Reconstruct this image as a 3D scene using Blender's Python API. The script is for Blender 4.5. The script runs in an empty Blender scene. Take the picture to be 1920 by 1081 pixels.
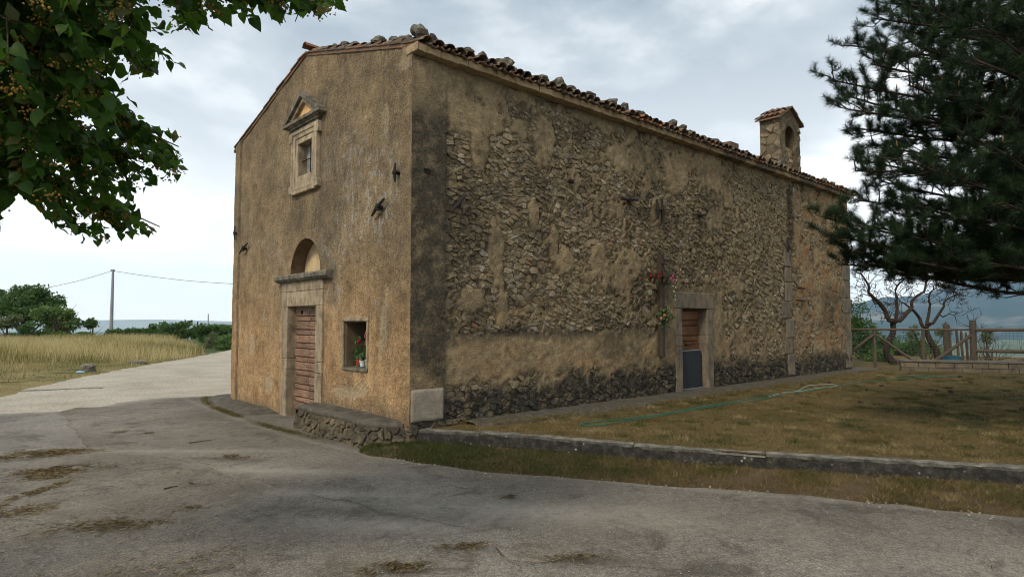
import bpy, bmesh, math, random
import numpy as np
from mathutils import Vector, Matrix

R = math.radians
S = bpy.context.scene
COL = S.collection
rng = np.random.default_rng(11)
random.seed(5)

# ------------------------------------------------------------------ camera
FPX = 1182.0
PIT = math.atan((602 - 540.5) / FPX)
HEAD = R(47.9)
CAM = np.array([-5.32, -8.20, 1.60])
cd = bpy.data.cameras.new('camera')
cd.sensor_width = 36.0
cd.lens = 36.0 * FPX / 1920.0
cd.clip_start = 0.05
cd.clip_end = 60000
cam = bpy.data.objects.new('camera', cd)
COL.objects.link(cam)
cam.location = CAM
cam.rotation_euler = (math.pi / 2 + PIT, 0, HEAD - math.pi / 2)
S.camera = cam
FWD = np.array([math.cos(HEAD), math.sin(HEAD), 0.0])
RGT = np.array([math.sin(HEAD), -math.cos(HEAD), 0.0])

# ------------------------------------------------------------------ sky and sun
SUN_DIR = np.array([-0.74, -0.22, 0.72])
SUN_DIR /= np.linalg.norm(SUN_DIR)
W = bpy.data.worlds.new('World')
S.world = W
W.use_nodes = True
wn, wl = W.node_tree.nodes, W.node_tree.links
wn.clear()
def wnode(t, **k):
    n = wn.new(t)
    for a, b in k.items():
        setattr(n, a, b)
    return n
w_out = wnode('ShaderNodeOutputWorld')
w_bg = wnode('ShaderNodeBackground')
w_sky = wnode('ShaderNodeTexSky', sky_type='NISHITA', sun_disc=False)
w_sky.sun_elevation = math.asin(SUN_DIR[2])
w_sky.sun_rotation = math.atan2(SUN_DIR[0], SUN_DIR[1])
w_sky.air_density = 1.0
w_sky.dust_density = 2.0
w_tc = wnode('ShaderNodeTexCoord')
w_sep = wnode('ShaderNodeSeparateXYZ')
wl.new(w_tc.outputs['Generated'], w_sep.inputs[0])
def wmath(op, a, b=None, c=None, clamp=False):
    n = wnode('ShaderNodeMath', operation=op, use_clamp=clamp)
    for i, v in enumerate((a, b, c)):
        if v is None:
            continue
        if isinstance(v, (int, float)):
            n.inputs[i].default_value = v
        else:
            wl.new(v, n.inputs[i])
    return n.outputs[0]
zz = wmath('MAXIMUM', w_sep.outputs[2], 0.0)
den = wmath('ADD', zz, 0.22)
cx = wmath('DIVIDE', w_sep.outputs[0], den)
cy = wmath('DIVIDE', w_sep.outputs[1], den)
w_cmb = wnode('ShaderNodeCombineXYZ')
wl.new(cx, w_cmb.inputs[0]); wl.new(cy, w_cmb.inputs[1])
def wnoise(scale, detail, rough, off, dist=0.0):
    m = wnode('ShaderNodeMapping')
    m.inputs['Location'].default_value = off
    wl.new(w_cmb.outputs[0], m.inputs['Vector'])
    n = wnode('ShaderNodeTexNoise')
    n.inputs['Scale'].default_value = scale
    n.inputs['Detail'].default_value = detail
    n.inputs['Roughness'].default_value = rough
    n.inputs['Distortion'].default_value = dist
    wl.new(m.outputs[0], n.inputs['Vector'])
    return n.outputs['Fac']
def wramp(f, stops):
    n = wnode('ShaderNodeValToRGB')
    el = n.color_ramp.elements
    while len(el) < len(stops):
        el.new(0.5)
    for e, (p, c) in zip(el, stops):
        e.position = p
        e.color = (*c, 1)
    wl.new(f, n.inputs[0])
    return n.outputs[0]
def wmix(f, a, b):
    n = wnode('ShaderNodeMix', data_type='RGBA')
    if isinstance(f, float):
        n.inputs[0].default_value = f
    else:
        wl.new(f, n.inputs[0])
    for s, v in ((n.inputs[6], a), (n.inputs[7], b)):
        if isinstance(v, tuple):
            s.default_value = (*v, 1)
        else:
            wl.new(v, s)
    return n.outputs[2]
cl1 = wnoise(1.15, 6.0, 0.52, (3.1, 1.7, 0.4), 0.35)
cl2 = wnoise(2.9, 6.0, 0.55, (7.3, 2.2, 1.4), 0.2)
clf = wmath('ADD', wmath('MULTIPLY', cl1, 0.7), wmath('MULTIPLY', cl2, 0.3))
cloud = wramp(clf, [(0.43, (0.225, 0.275, 0.315)), (0.485, (0.335, 0.385, 0.42)), (0.525, (0.50, 0.53, 0.55)), (0.57, (0.80, 0.805, 0.80))])
hor = wramp(zz, [(0.0, (1, 1, 1)), (0.10, (0.80,) * 3), (0.24, (0.35,) * 3), (0.48, (0, 0, 0))])
cloud = wmix(hor, cloud, (1.30, 1.28, 1.25))
nsk = wnode('ShaderNodeMix', data_type='RGBA', blend_type='MULTIPLY')
nsk.inputs[0].default_value = 1.0
wl.new(w_sky.outputs[0], nsk.inputs[6])
nsk.inputs[7].default_value = (0.1, 0.1, 0.1, 1)
skyc = wmix(0.90, nsk.outputs[2], cloud)
wl.new(skyc, w_bg.inputs[0])
w_bg.inputs[1].default_value = 0.92
wl.new(w_bg.outputs[0], w_out.inputs[0])

sl = bpy.data.lights.new('sun', 'SUN')
sl.energy = 1.5
sl.angle = R(14)
sl.color = (1.0, 0.90, 0.74)
sun = bpy.data.objects.new('sun', sl)
COL.objects.link(sun)
sun.location = (-20, 10, 30)
sun.rotation_euler = Vector(SUN_DIR).to_track_quat('Z', 'Y').to_euler()

S.view_settings.view_transform = 'Standard'
S.view_settings.look = 'None'
S.view_settings.exposure = 0.80
S.view_settings.gamma = 1.0
S.view_settings.use_curve_mapping = False
S.render.engine = 'CYCLES'
S.cycles.use_denoising = True
S.cycles.use_adaptive_sampling = True
S.cycles.adaptive_threshold = 0.02
S.cycles.max_bounces = 5
S.cycles.diffuse_bounces = 3
S.cycles.filter_width = 1.0
S.cycles.transparent_max_bounces = 8
S.cycles.volume_bounces = 1

# ------------------------------------------------------------------ numeric helpers
def cam_pt(px, py, d):
    """a place at forward distance d in the direction of a photo point"""
    F = FWD * math.cos(PIT) + np.array([0, 0, 1.0]) * math.sin(PIT)
    U = np.array([0, 0, 1.0]) * math.cos(PIT) - FWD * math.sin(PIT)
    return CAM + d * (F + RGT * (px - 960) / FPX + U * (540.5 - py) / FPX)
def gnd(px, py, z=-0.33):
    r = cam_pt(px, py, 1.0) - CAM
    return CAM + r * (z - CAM[2]) / r[2]
def proj(P):
    P = np.asarray(P, float)
    F = FWD * math.cos(PIT) + np.array([0, 0, 1.0]) * math.sin(PIT)
    U = np.array([0, 0, 1.0]) * math.cos(PIT) - FWD * math.sin(PIT)
    d = P - CAM
    z = np.maximum(d @ F, 0.01)
    return 960 + FPX * (d @ RGT) / z, 540.5 - FPX * (d @ U) / z, z
def _hash(ix, iy, iz, seed):
    h = (ix.astype(np.int64) * 374761393 + iy.astype(np.int64) * 668265263 + iz.astype(np.int64) * 1274126177 + seed * 974711) & 0xffffffff
    h = ((h ^ (h >> 13)) * 1274126177) & 0xffffffff
    h = (h ^ (h >> 16)) & 0xffff
    return h / 65535.0
def vnoise(P, seed=0):
    P = np.asarray(P, float)
    i = np.floor(P)
    f = P - i
    f = f * f * (3 - 2 * f)
    x, y, z = i[..., 0], i[..., 1], i[..., 2]
    r = 0
    for a in (0, 1):
        for b in (0, 1):
            for c in (0, 1):
                w = (f[..., 0] if a else 1 - f[..., 0]) * (f[..., 1] if b else 1 - f[..., 1]) * (f[..., 2] if c else 1 - f[..., 2])
                r = r + w * _hash(x + a, y + b, z + c, seed)
    return r
def fbm(P, oct=4, seed=0, gain=0.5):
    P = np.asarray(P, float)
    s, a, t = 0, 1.0, 0
    for k in range(oct):
        s = s + a * vnoise(P * 2 ** k + 17.3 * k, seed + k)
        t += a
        a *= gain
    return s / t
def fb2(u, v, su, sv, oct=4, seed=0):
    u = np.asarray(u, float); v = np.asarray(v, float)
    return fbm(np.stack([u * su, v * sv, np.zeros_like(u) + 0.37], -1), oct, seed)
def sstep(a, b, x):
    t = np.clip((np.asarray(x, float) - a) / (b - a), 0, 1)
    return t * t * (3 - 2 * t)
def sbox(x, lo, hi, s):
    return sstep(lo - s, lo + s, x) * (1 - sstep(hi - s, hi + s, x))

# ------------------------------------------------------------------ object helpers
def link(o, parent=None):
    COL.objects.link(o)
    if parent is not None:
        o.parent = parent
        o.matrix_parent_inverse = parent.matrix_basis.inverted()
    return o
def tag(o, label=None, cat=None, group=None, kind=None):
    if label: o['label'] = label
    if cat: o['category'] = cat
    if group: o['group'] = group
    if kind: o['kind'] = kind
    return o
def thing(name, loc, label, cat, group=None):
    o = bpy.data.objects.new(name, None)
    o.empty_display_size = 0.2
    o.location = Vector([float(c) for c in loc])
    link(o)
    return tag(o, label, cat, group)
def make_mesh(name, V, F, mat, attrs=None, smooth=False):
    me = bpy.data.meshes.new(name)
    V = np.asarray(V, float)
    if isinstance(F, np.ndarray):
        n, k = F.shape
        me.vertices.add(len(V))
        me.vertices.foreach_set('co', V.astype(np.float32).ravel())
        me.loops.add(n * k)
        me.loops.foreach_set('vertex_index', F.astype(np.int32).ravel())
        me.polygons.add(n)
        me.polygons.foreach_set('loop_start', np.arange(0, n * k, k, dtype=np.int32))
        me.update(calc_edges=True)
    else:
        me.from_pydata(V.tolist(), [], [tuple(int(i) for i in f) for f in F])
        me.update()
    if smooth:
        me.polygons.foreach_set('use_smooth', np.ones(len(me.polygons), dtype=bool))
    for an, av in (attrs or {}).items():
        a = me.attributes.new(an, 'FLOAT', 'POINT')
        a.data.foreach_set('value', np.asarray(av, np.float32).ravel())
    if mat is not None:
        me.materials.append(mat)
    return me
def mobj(name, V, F, mat, parent=None, attrs=None, smooth=False, origin=None):
    V = np.asarray(V, float)
    if origin is not None:
        V = V - np.asarray(origin, float)
    o = bpy.data.objects.new(name, make_mesh(name, V, F, mat, attrs, smooth))
    if origin is not None:
        o.location = Vector([float(c) for c in origin])
    return link(o, parent)

class MB:
    """collects shapes for one mesh"""
    def __init__(s):
        s.V, s.F, s.T = [], [], []
        s.n = 0
    def add(s, V, F, t=0.5):
        V = np.asarray(V, float)
        s.V.append(V)
        s.F.extend([tuple(int(i) + s.n for i in f) for f in F])
        s.T.append(np.full(len(V), t) if np.isscalar(t) else np.asarray(t, float))
        s.n += len(V)
    def box(s, lo, hi, t=0.5, bev=0.0, jit=0.0, rot=None, piv=None):
        lo = np.asarray(lo, float); hi = np.asarray(hi, float)
        if bev <= 0:
            V = np.array([[lo[0], lo[1], lo[2]], [hi[0], lo[1], lo[2]], [hi[0], hi[1], lo[2]], [lo[0], hi[1], lo[2]],
                          [lo[0], lo[1], hi[2]], [hi[0], lo[1], hi[2]], [hi[0], hi[1], hi[2]], [lo[0], hi[1], hi[2]]])
            F = [(0, 3, 2, 1), (4, 5, 6, 7), (0, 1, 5, 4), (1, 2, 6, 5), (2, 3, 7, 6), (3, 0, 4, 7)]
        else:
            bm = bmesh.new()
            bmesh.ops.create_cube(bm, size=1.0)
            for v in bm.verts:
                v.co = Vector(((lo + hi) / 2 + np.array(v.co) * (hi - lo)).tolist())
            bmesh.ops.bevel(bm, geom=list(bm.edges), offset=bev, segments=1, affect='EDGES', clamp_overlap=True)
            V = np.array([v.co[:] for v in bm.verts])
            F = [[v.index for v in f.verts] for f in bm.faces]
            bm.free()
        if jit:
            V = V + rng.uniform(-jit, jit, V.shape)
        if rot is not None:
            piv = (lo + hi) / 2 if piv is None else np.asarray(piv, float)
            V = (V - piv) @ np.asarray(rot).T + piv
        s.add(V, F, t)
    def tube(s, P, rad, n=6, t=0.5, cap=True):
        P = np.asarray(P, float)
        rad = np.full(len(P), rad) if np.isscalar(rad) else np.asarray(rad, float)
        V = []
        T = np.gradient(P, axis=0) if len(P) > 2 else np.repeat([P[-1] - P[0]], len(P), 0)
        T = T / (np.linalg.norm(T, axis=1, keepdims=True) + 1e-9)
        ref = np.array([0, 0, 1.0]) if abs(T[0][2]) < 0.9 else np.array([1.0, 0, 0])
        for i in range(len(P)):
            a = np.cross(T[i], ref); a /= np.linalg.norm(a) + 1e-9
            b = np.cross(T[i], a)
            for k in range(n):
                w = 2 * math.pi * k / n
                V.append(P[i] + rad[i] * (a * math.cos(w) + b * math.sin(w)))
        F = []
        for i in range(len(P) - 1):
            for k in range(n):
                F.append((i * n + k, i * n + (k + 1) % n, (i + 1) * n + (k + 1) % n, (i + 1) * n + k))
        if cap:
            F.append(tuple(range(n - 1, -1, -1)))
            F.append(tuple(range((len(P) - 1) * n, len(P) * n)))
        s.add(V, F, t)
    def lump(s, c, size, seed=0, rough=0.35, sub=2, t=0.5, flat=0.0, rotz=None):
        V, F = ICO[sub]
        d = 1 + rough * (fbm(V * 1.3 + seed * 7.1, 3, seed) - 0.5) * 2
        X = V * d[:, None]
        if flat:
            X = np.where(np.abs(X) > flat, np.sign(X) * (flat + (np.abs(X) - flat) * 0.3), X)
        X = X * np.asarray(size, float)
        a = rng.uniform(0, 6.28) if rotz is None else rotz
        M = np.array([[math.cos(a), -math.sin(a), 0], [math.sin(a), math.cos(a), 0], [0, 0, 1]])
        s.add(X @ M.T + np.asarray(c, float), F, t)
    def lathe(s, c, prof, n=12, t=0.5):
        V, F = [], []
        for (r, z) in prof:
            for k in range(n):
                w = 2 * math.pi * k / n
                V.append((c[0] + r * math.cos(w), c[1] + r * math.sin(w), c[2] + z))
        for i in range(len(prof) - 1):
            for k in range(n):
                F.append((i * n + k, i * n + (k + 1) % n, (i + 1) * n + (k + 1) % n, (i + 1) * n + k))
        s.add(V, F, t)
    def prism(s, pts, axis, a, b, t=0.5):
        """outline in the two other axes, extruded along axis from a to b"""
        n = len(pts)
        V = []
        for w in (a, b):
            for p in pts:
                q = [p[0], p[1]]
                q.insert(axis, w)
                V.append(q)
        F = [tuple(range(n - 1, -1, -1)), tuple(range(n, 2 * n))]
        for i in range(n):
            j = (i + 1) % n
            F.append((i, j, n + j, n + i))
        s.add(V, F, t)
    def build(s, name, mat, parent=None, smooth=False, origin=None, kind=None, label=None):
        V = np.concatenate(s.V)
        o = mobj(name, V, s.F, mat, parent, {'tint': np.concatenate(s.T)}, smooth, origin)
        if kind: o['kind'] = kind
        if label: o['label'] = label
        return o
def _ico(sub):
    bm = bmesh.new()
    bmesh.ops.create_icosphere(bm, subdivisions=sub, radius=1.0)
    V = np.array([v.co[:] for v in bm.verts])
    F = [[v.index for v in f.verts] for f in bm.faces]
    bm.free()
    return V, F
ICO = {k: _ico(k) for k in (1, 2, 3)}

def axis_vals(lo, hi, step, extra=()):
    ks = sorted(set([lo, hi] + [e for e in extra if lo < e < hi]))
    out = []
    for a, b in zip(ks[:-1], ks[1:]):
        n = max(1, int(round((b - a) / step)))
        out += [a + (b - a) * i / n for i in range(n)]
    return np.array(out + [hi])
def grid(us, vs, keep=None):
    nu, nv = len(us), len(vs)
    U, Vv = np.meshgrid(us, vs, indexing='ij')
    idx = np.arange(nu * nv).reshape(nu, nv)
    F = np.stack([idx[:-1, :-1], idx[1:, :-1], idx[1:, 1:], idx[:-1, 1:]], -1)
    if keep is not None:
        uc = (us[:-1] + us[1:]) / 2; vc = (vs[:-1] + vs[1:]) / 2
        UC, VC = np.meshgrid(uc, vc, indexing='ij')
        F = F[keep(UC, VC)]
    F = F.reshape(-1, 4)
    used = np.unique(F)
    remap = np.full(nu * nv, -1); remap[used] = np.arange(len(used))
    return U.ravel()[used], Vv.ravel()[used], remap[F]
def in_poly(x, y, poly):
    x = np.asarray(x, float); y = np.asarray(y, float)
    c = np.zeros(x.shape, bool)
    n = len(poly)
    for i in range(n):
        x1, y1 = poly[i]; x2, y2 = poly[(i + 1) % n]
        if y1 == y2: continue
        t = ((y1 > y) != (y2 > y)) & (x < (x2 - x1) * (y - y1) / (y2 - y1) + x1)
        c ^= t
    return c
def dist_poly(x, y, line):
    x = np.asarray(x, float); y = np.asarray(y, float)
    d = np.full(x.shape, 1e9)
    for (x1, y1), (x2, y2) in zip(line[:-1], line[1:]):
        L = (x2 - x1) ** 2 + (y2 - y1) ** 2
        t = np.clip(((x - x1) * (x2 - x1) + (y - y1) * (y2 - y1)) / L, 0, 1)
        d = np.minimum(d, np.hypot(x - x1 - t * (x2 - x1), y - y1 - t * (y2 - y1)))
    return d
def resample(line, step, jit=0.0):
    line = np.asarray(line, float)
    seg = np.linalg.norm(np.diff(line, axis=0), axis=1)
    L = np.concatenate([[0], np.cumsum(seg)])
    n = max(2, int(L[-1] / step) + 1)
    s = np.linspace(0, L[-1], n)
    P = np.stack([np.interp(s, L, line[:, k]) for k in range(line.shape[1])], -1)
    if jit:
        J = np.stack([vnoise(np.stack([s * 3.1, s * 0, s * 0 + k * 9.7], -1), 3) - 0.5 for k in range(line.shape[1])], -1)
        P[1:-1] += (J * jit * 2)[1:-1]
    return P

# ------------------------------------------------------------------ material helpers
class NM:
    def __init__(s, name, rough=0.9, spec=0.25):
        s.m = bpy.data.materials.new(name)
        s.m.use_nodes = True
        s.t = s.m.node_tree
        s.N, s.L = s.t.nodes, s.t.links
        s.b = s.N['Principled BSDF']
        s.b.inputs['Roughness'].default_value = rough
        s.b.inputs['Specular IOR Level'].default_value = spec
        g = s.N.new('ShaderNodeNewGeometry')
        s.pos = g.outputs['Position']
        s.geo = g
    def put(s, sock, v):
        if isinstance(v, (int, float)):
            sock.default_value = v
        elif isinstance(v, tuple):
            sock.default_value = (*v, 1) if len(v) == 3 and sock.type == 'RGBA' else v
        else:
            s.L.new(v, sock)
    def attr(s, name):
        n = s.N.new('ShaderNodeAttribute'); n.attribute_name = name
        return n.outputs['Fac']
    def rnd(s):
        return s.N.new('ShaderNodeObjectInfo').outputs['Random']
    def noise(s, scale, detail=4.0, rough=0.55, vec=None, stretch=None, dist=0.0):
        v = vec or s.pos
        if stretch:
            mp = s.N.new('ShaderNodeMapping')
            mp.inputs['Scale'].default_value = stretch
            s.L.new(v, mp.inputs['Vector']); v = mp.outputs[0]
        n = s.N.new('ShaderNodeTexNoise')
        n.inputs['Scale'].default_value = scale
        n.inputs['Detail'].default_value = detail
        n.inputs['Roughness'].default_value = rough
        n.inputs['Distortion'].default_value = dist
        s.L.new(v, n.inputs['Vector'])
        return n.outputs['Fac']
    def voro(s, scale, feature='F1', vec=None, out='Distance'):
        n = s.N.new('ShaderNodeTexVoronoi'); n.feature = feature
        n.inputs['Scale'].default_value = scale
        s.L.new(vec or s.pos, n.inputs['Vector'])
        return n.outputs[out]
    def ramp(s, f, stops):
        n = s.N.new('ShaderNodeValToRGB')
        el = n.color_ramp.elements
        while len(el) < len(stops):
            el.new(0.5)
        for e, (p, c) in zip(el, stops):
            e.position = p
            e.color = (c, c, c, 1) if isinstance(c, (int, float)) else (*c, 1)
        s.L.new(f, n.inputs[0])
        return n.outputs[0]
    def mix(s, f, a, b, mode='MIX'):
        n = s.N.new('ShaderNodeMix'); n.data_type = 'RGBA'; n.blend_type = mode
        n.clamp_factor = True
        s.put(n.inputs[0], f); s.put(n.inputs[6], a); s.put(n.inputs[7], b)
        return n.outputs[2]
    def math(s, op, a, b=0.0, clamp=False):
        n = s.N.new('ShaderNodeMath'); n.operation = op; n.use_clamp = clamp
        s.put(n.inputs[0], a); s.put(n.inputs[1], b)
        return n.outputs[0]
    def bump(s, h, strength=0.5, dist=0.02, base=None):
        n = s.N.new('ShaderNodeBump')
        n.inputs['Strength'].default_value = strength
        n.inputs['Distance'].default_value = dist
        s.L.new(h, n.inputs['Height'])
        if base is not None:
            s.L.new(base, n.inputs['Normal'])
        return n.outputs[0]
    def done(s, col, normal=None, rough=None, metal=None):
        s.put(s.b.inputs['Base Color'], col)
        if normal is not None: s.L.new(normal, s.b.inputs['Normal'])
        if rough is not None: s.put(s.b.inputs['Roughness'], rough)
        if metal is not None: s.put(s.b.inputs['Metallic'], metal)
        return s.m
def plain(name, col, rough=0.8, var=0.25, scale=6.0, spec=0.25, bump=0.0, bscale=40.0, metal=0.0, tint=False):
    n = NM(name, rough, spec)
    f = n.noise(scale, 5.0)
    dark = tuple(c * (1 - var) for c in col); lite = tuple(min(1, c * (1 + var)) for c in col)
    c = n.ramp(f, [(0.3, dark), (0.7, lite)])
    if tint:
        c = n.mix(1.0, c, n.ramp(n.attr('tint'), [(0.0, 0.6), (1.0, 1.35)]), 'MULTIPLY')
    nb = n.bump(n.noise(bscale, 4.0), bump, 0.01) if bump else None
    return n.done(c, nb, None, metal)
def leafy(name, stops, trans=0.3, rough=0.55, attr='tint', spec=0.3):
    n = NM(name, rough, spec)
    c = n.ramp(n.attr(attr), stops)
    n.put(n.b.inputs['Base Color'], c)
    tr = n.N.new('ShaderNodeBsdfTranslucent')
    tc = n.mix(1.0, c, (1.25, 1.35, 0.6), 'MULTIPLY')
    n.L.new(tc, tr.inputs[0])
    mx = n.N.new('ShaderNodeMixShader'); mx.inputs[0].default_value = trans
    n.L.new(n.b.outputs[0], mx.inputs[1]); n.L.new(tr.outputs[0], mx.inputs[2])
    n.L.new(mx.outputs[0], n.N['Material Output'].inputs[0])
    return n.m

M = {}
# facade plaster: ochre roughcast with pebbles, pale flaking, dark runs and a painted strip-edge shadow (masks stain / pale / warm on the mesh)
def facade_mat():
    n = NM('ochre_roughcast', 0.95, 0.12)
    big = n.noise(0.9, 5.0, 0.6)
    c = n.ramp(big, [(0.30, (0.185, 0.132, 0.076)), (0.50, (0.255, 0.182, 0.103)), (0.72, (0.320, 0.232, 0.136))])
    c = n.mix(n.attr('warm'), c, n.ramp(big, [(0.3, (0.345, 0.210, 0.103)), (0.7, (0.45, 0.292, 0.152))]))
    fine = n.noise(30.0, 5.0, 0.7)
    grit = n.noise(10.0, 7.0, 0.75, stretch=(1.1, 1.25, 0.85), dist=0.5)
    c = n.mix(1.0, c, n.ramp(fine, [(0.30, 0.55), (0.5, 1.0), (0.72, 1.30)]), 'MULTIPLY')
    c = n.mix(1.0, c, n.ramp(grit, [(0.32, 0.58), (0.46, 0.93), (0.56, 1.06), (0.70, 1.28)]), 'MULTIPLY')
    c = n.mix(1.0, c, n.ramp(n.noise(2.6, 6.0, 0.68), [(0.32, 0.58), (0.50, 0.98), (0.68, 1.22)]), 'MULTIPLY')
    runs = n.ramp(n.noise(2.2, 6.0, 0.6, stretch=(1, 1.3, 0.6)), [(0.34, 0.80), (0.52, 1.0), (0.70, 1.06)])
    c = n.mix(1.0, c, runs, 'MULTIPLY')
    c = n.mix(n.math('MULTIPLY', n.attr('scar'), 0.8), c, n.ramp(fine, [(0.3, (0.30, 0.23, 0.14)), (0.7, (0.46, 0.36, 0.23))]))
    peb = n.voro(24.0, vec=None)
    up_ = n.math('SUBTRACT', 1.0, n.attr('warm'))
    c = n.mix(n.math('MULTIPLY', n.math('MULTIPLY', n.ramp(n.noise(16.0, 5.0, 0.7, stretch=(1.2, 1.6, 0.7)), [(0.60, 0.0), (0.68, 0.85)]), n.ramp(n.noise(1.3, 4.0), [(0.42, 0.15), (0.6, 1.0)])), n.math('ADD', 0.25, up_)), c, (0.50, 0.43, 0.31))
    pit = n.ramp(n.noise(9.0, 6.0, 0.75, stretch=(1, 1.2, 0.85)), [(0.56, 0.0), (0.66, 1.0)])
    c = n.mix(n.math('MULTIPLY', pit, 0.5), c, (0.085, 0.062, 0.038))
    flake = n.ramp(n.noise(5.0, 8.0, 0.78, stretch=(1, 1.4, 0.8), dist=0.3), [(0.50, 0.0), (0.60, 0.85)])
    c = n.mix(n.math('MULTIPLY', flake, n.attr('pale')), c, n.ramp(fine, [(0.3, (0.22, 0.21, 0.185)), (0.7, (0.46, 0.44, 0.39))]))
    sp = n.ramp(n.noise(6.0, 6.0, 0.7, stretch=(1, 2.2, 0.5)), [(0.36, 0.30), (0.58, 1.0)])
    c = n.mix(n.math('MULTIPLY', sp, n.attr('stain_or_shade')), c, n.ramp(fine, [(0.3, (0.045, 0.040, 0.032)), (0.7, (0.15, 0.125, 0.088))]))
    h = n.math('ADD', n.math('MULTIPLY', fine, 0.8), n.math('MULTIPLY', n.math('SUBTRACT', 0.5, peb), 0.6))
    h = n.math('ADD', h, n.math('MULTIPLY', grit, 1.3))
    return n.done(c, n.bump(h, 0.85, 0.025))
M['facade'] = facade_mat()
def sidewall_mat(name, stone):
    n = NM(name, 0.95, 0.12)
    big = n.noise(1.1, 5.0, 0.6)
    fine = n.noise(38.0, 5.0, 0.65)
    mid = n.noise(8.0, 5.0, 0.65)
    smear = n.ramp(n.noise(3.0, 8.0, 0.74), [(0.43, 0.0), (0.55, 0.82)])
    if stone:
        c = n.ramp(n.attr('tint'), [(0.0, (0.185, 0.142, 0.086)), (0.35, (0.300, 0.235, 0.145)), (0.7, (0.415, 0.330, 0.205)), (0.93, (0.52, 0.425, 0.285)), (0.978, (0.48, 0.45, 0.38)), (0.992, (0.33, 0.16, 0.085)), (1.0, (0.35, 0.13, 0.06))])
        c = n.mix(smear, c, n.ramp(big, [(0.32, (0.28, 0.205, 0.115)), (0.52, (0.375, 0.278, 0.158)), (0.7, (0.44, 0.33, 0.188))]))
        c = n.mix(1.0, c, n.ramp(mid, [(0.3, 0.62), (0.7, 1.32)]), 'MULTIPLY')
    else:
        c = n.ramp(big, [(0.32, (0.20, 0.150, 0.088)), (0.52, (0.275, 0.205, 0.118)), (0.7, (0.33, 0.245, 0.138))])
        c = n.mix(n.attr('plaster'), c, n.ramp(big, [(0.3, (0.34, 0.25, 0.14)), (0.55, (0.44, 0.325, 0.18)), (0.72, (0.50, 0.38, 0.21))]))
        c = n.mix(n.math('MULTIPLY', n.ramp(n.noise(2.1, 5.0, 0.6), [(0.46, 0.0), (0.62, 1.0)]), n.attr('warm')), c, (0.42, 0.22, 0.085))
        c = n.mix(1.0, c, n.ramp(mid, [(0.3, 0.66), (0.7, 1.28)]), 'MULTIPLY')
        c = n.mix(n.attr('mortar'), c, n.mix(1.0, c, (0.70, 0.68, 0.645), 'MULTIPLY'))
    c = n.mix(1.0, c, n.ramp(fine, [(0.28, 0.55), (0.5, 1.0), (0.75, 1.22)]), 'MULTIPLY')
    # grey-black lichen where the wall stays damp, plus painted eave shade
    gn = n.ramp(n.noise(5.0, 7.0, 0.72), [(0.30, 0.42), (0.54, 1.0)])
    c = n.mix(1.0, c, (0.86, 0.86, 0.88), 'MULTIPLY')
    g = n.math('MULTIPLY', gn, n.attr('grime_or_shade'), True)
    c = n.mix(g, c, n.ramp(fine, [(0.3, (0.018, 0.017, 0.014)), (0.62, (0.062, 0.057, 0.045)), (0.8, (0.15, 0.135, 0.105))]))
    wl_ = n.ramp(n.noise(13.0, 6.0, 0.75), [(0.66, 0.0), (0.71, 1.0)])
    c = n.mix(n.math('MULTIPLY', wl_, 0.4), c, (0.42, 0.40, 0.34))
    h = n.math('ADD', n.math('MULTIPLY', fine, 0.8), n.math('MULTIPLY', mid, 1.6))
    return n.done(c, n.bump(h, 1.0, 0.03))
M['side'] = sidewall_mat('weathered_side_plaster', False)
M['rubble'] = sidewall_mat('rubble_limestone', True)
def limestone(name, a, b, dark=0.5, lo=0.52, hi=0.68):
    n = NM(name, 0.85, 0.2)
    f = n.noise(4.0, 6.0, 0.6)
    c = n.ramp(f, [(0.3, a), (0.7, b)])
    c = n.mix(1.0, c, n.ramp(n.attr('tint'), [(0.0, 0.78), (1.0, 1.2)]), 'MULTIPLY')
    fi = n.noise(45.0, 4.0, 0.6)
    c = n.mix(1.0, c, n.ramp(fi, [(0.3, 0.75), (0.7, 1.15)]), 'MULTIPLY')
    st = n.ramp(n.noise(7.0, 7.0, 0.7, stretch=(1, 1, 0.45)), [(lo, 0.0), (hi, 1.0)])
    c = n.mix(n.math('MULTIPLY', st, dark), c, (0.05, 0.046, 0.038))
    return n.done(c, n.bump(n.math('ADD', fi, n.noise(12.0, 4.0)), 0.5, 0.01))
M['limestone'] = limestone('cut_limestone', (0.26, 0.198, 0.125), (0.42, 0.335, 0.225), 0.60, 0.44, 0.64)
M['limestone_dark'] = limestone('weathered_limestone', (0.13, 0.112, 0.082), (0.27, 0.235, 0.18), 0.85, 0.42, 0.60)
M['limestone_grey'] = limestone('grey_limestone', (0.22, 0.18, 0.135), (0.33, 0.28, 0.215), 0.35)
M['quoin'] = limestone('quoin_limestone', (0.165, 0.130, 0.090), (0.245, 0.196, 0.136), 0.6, 0.44, 0.64)
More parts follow.
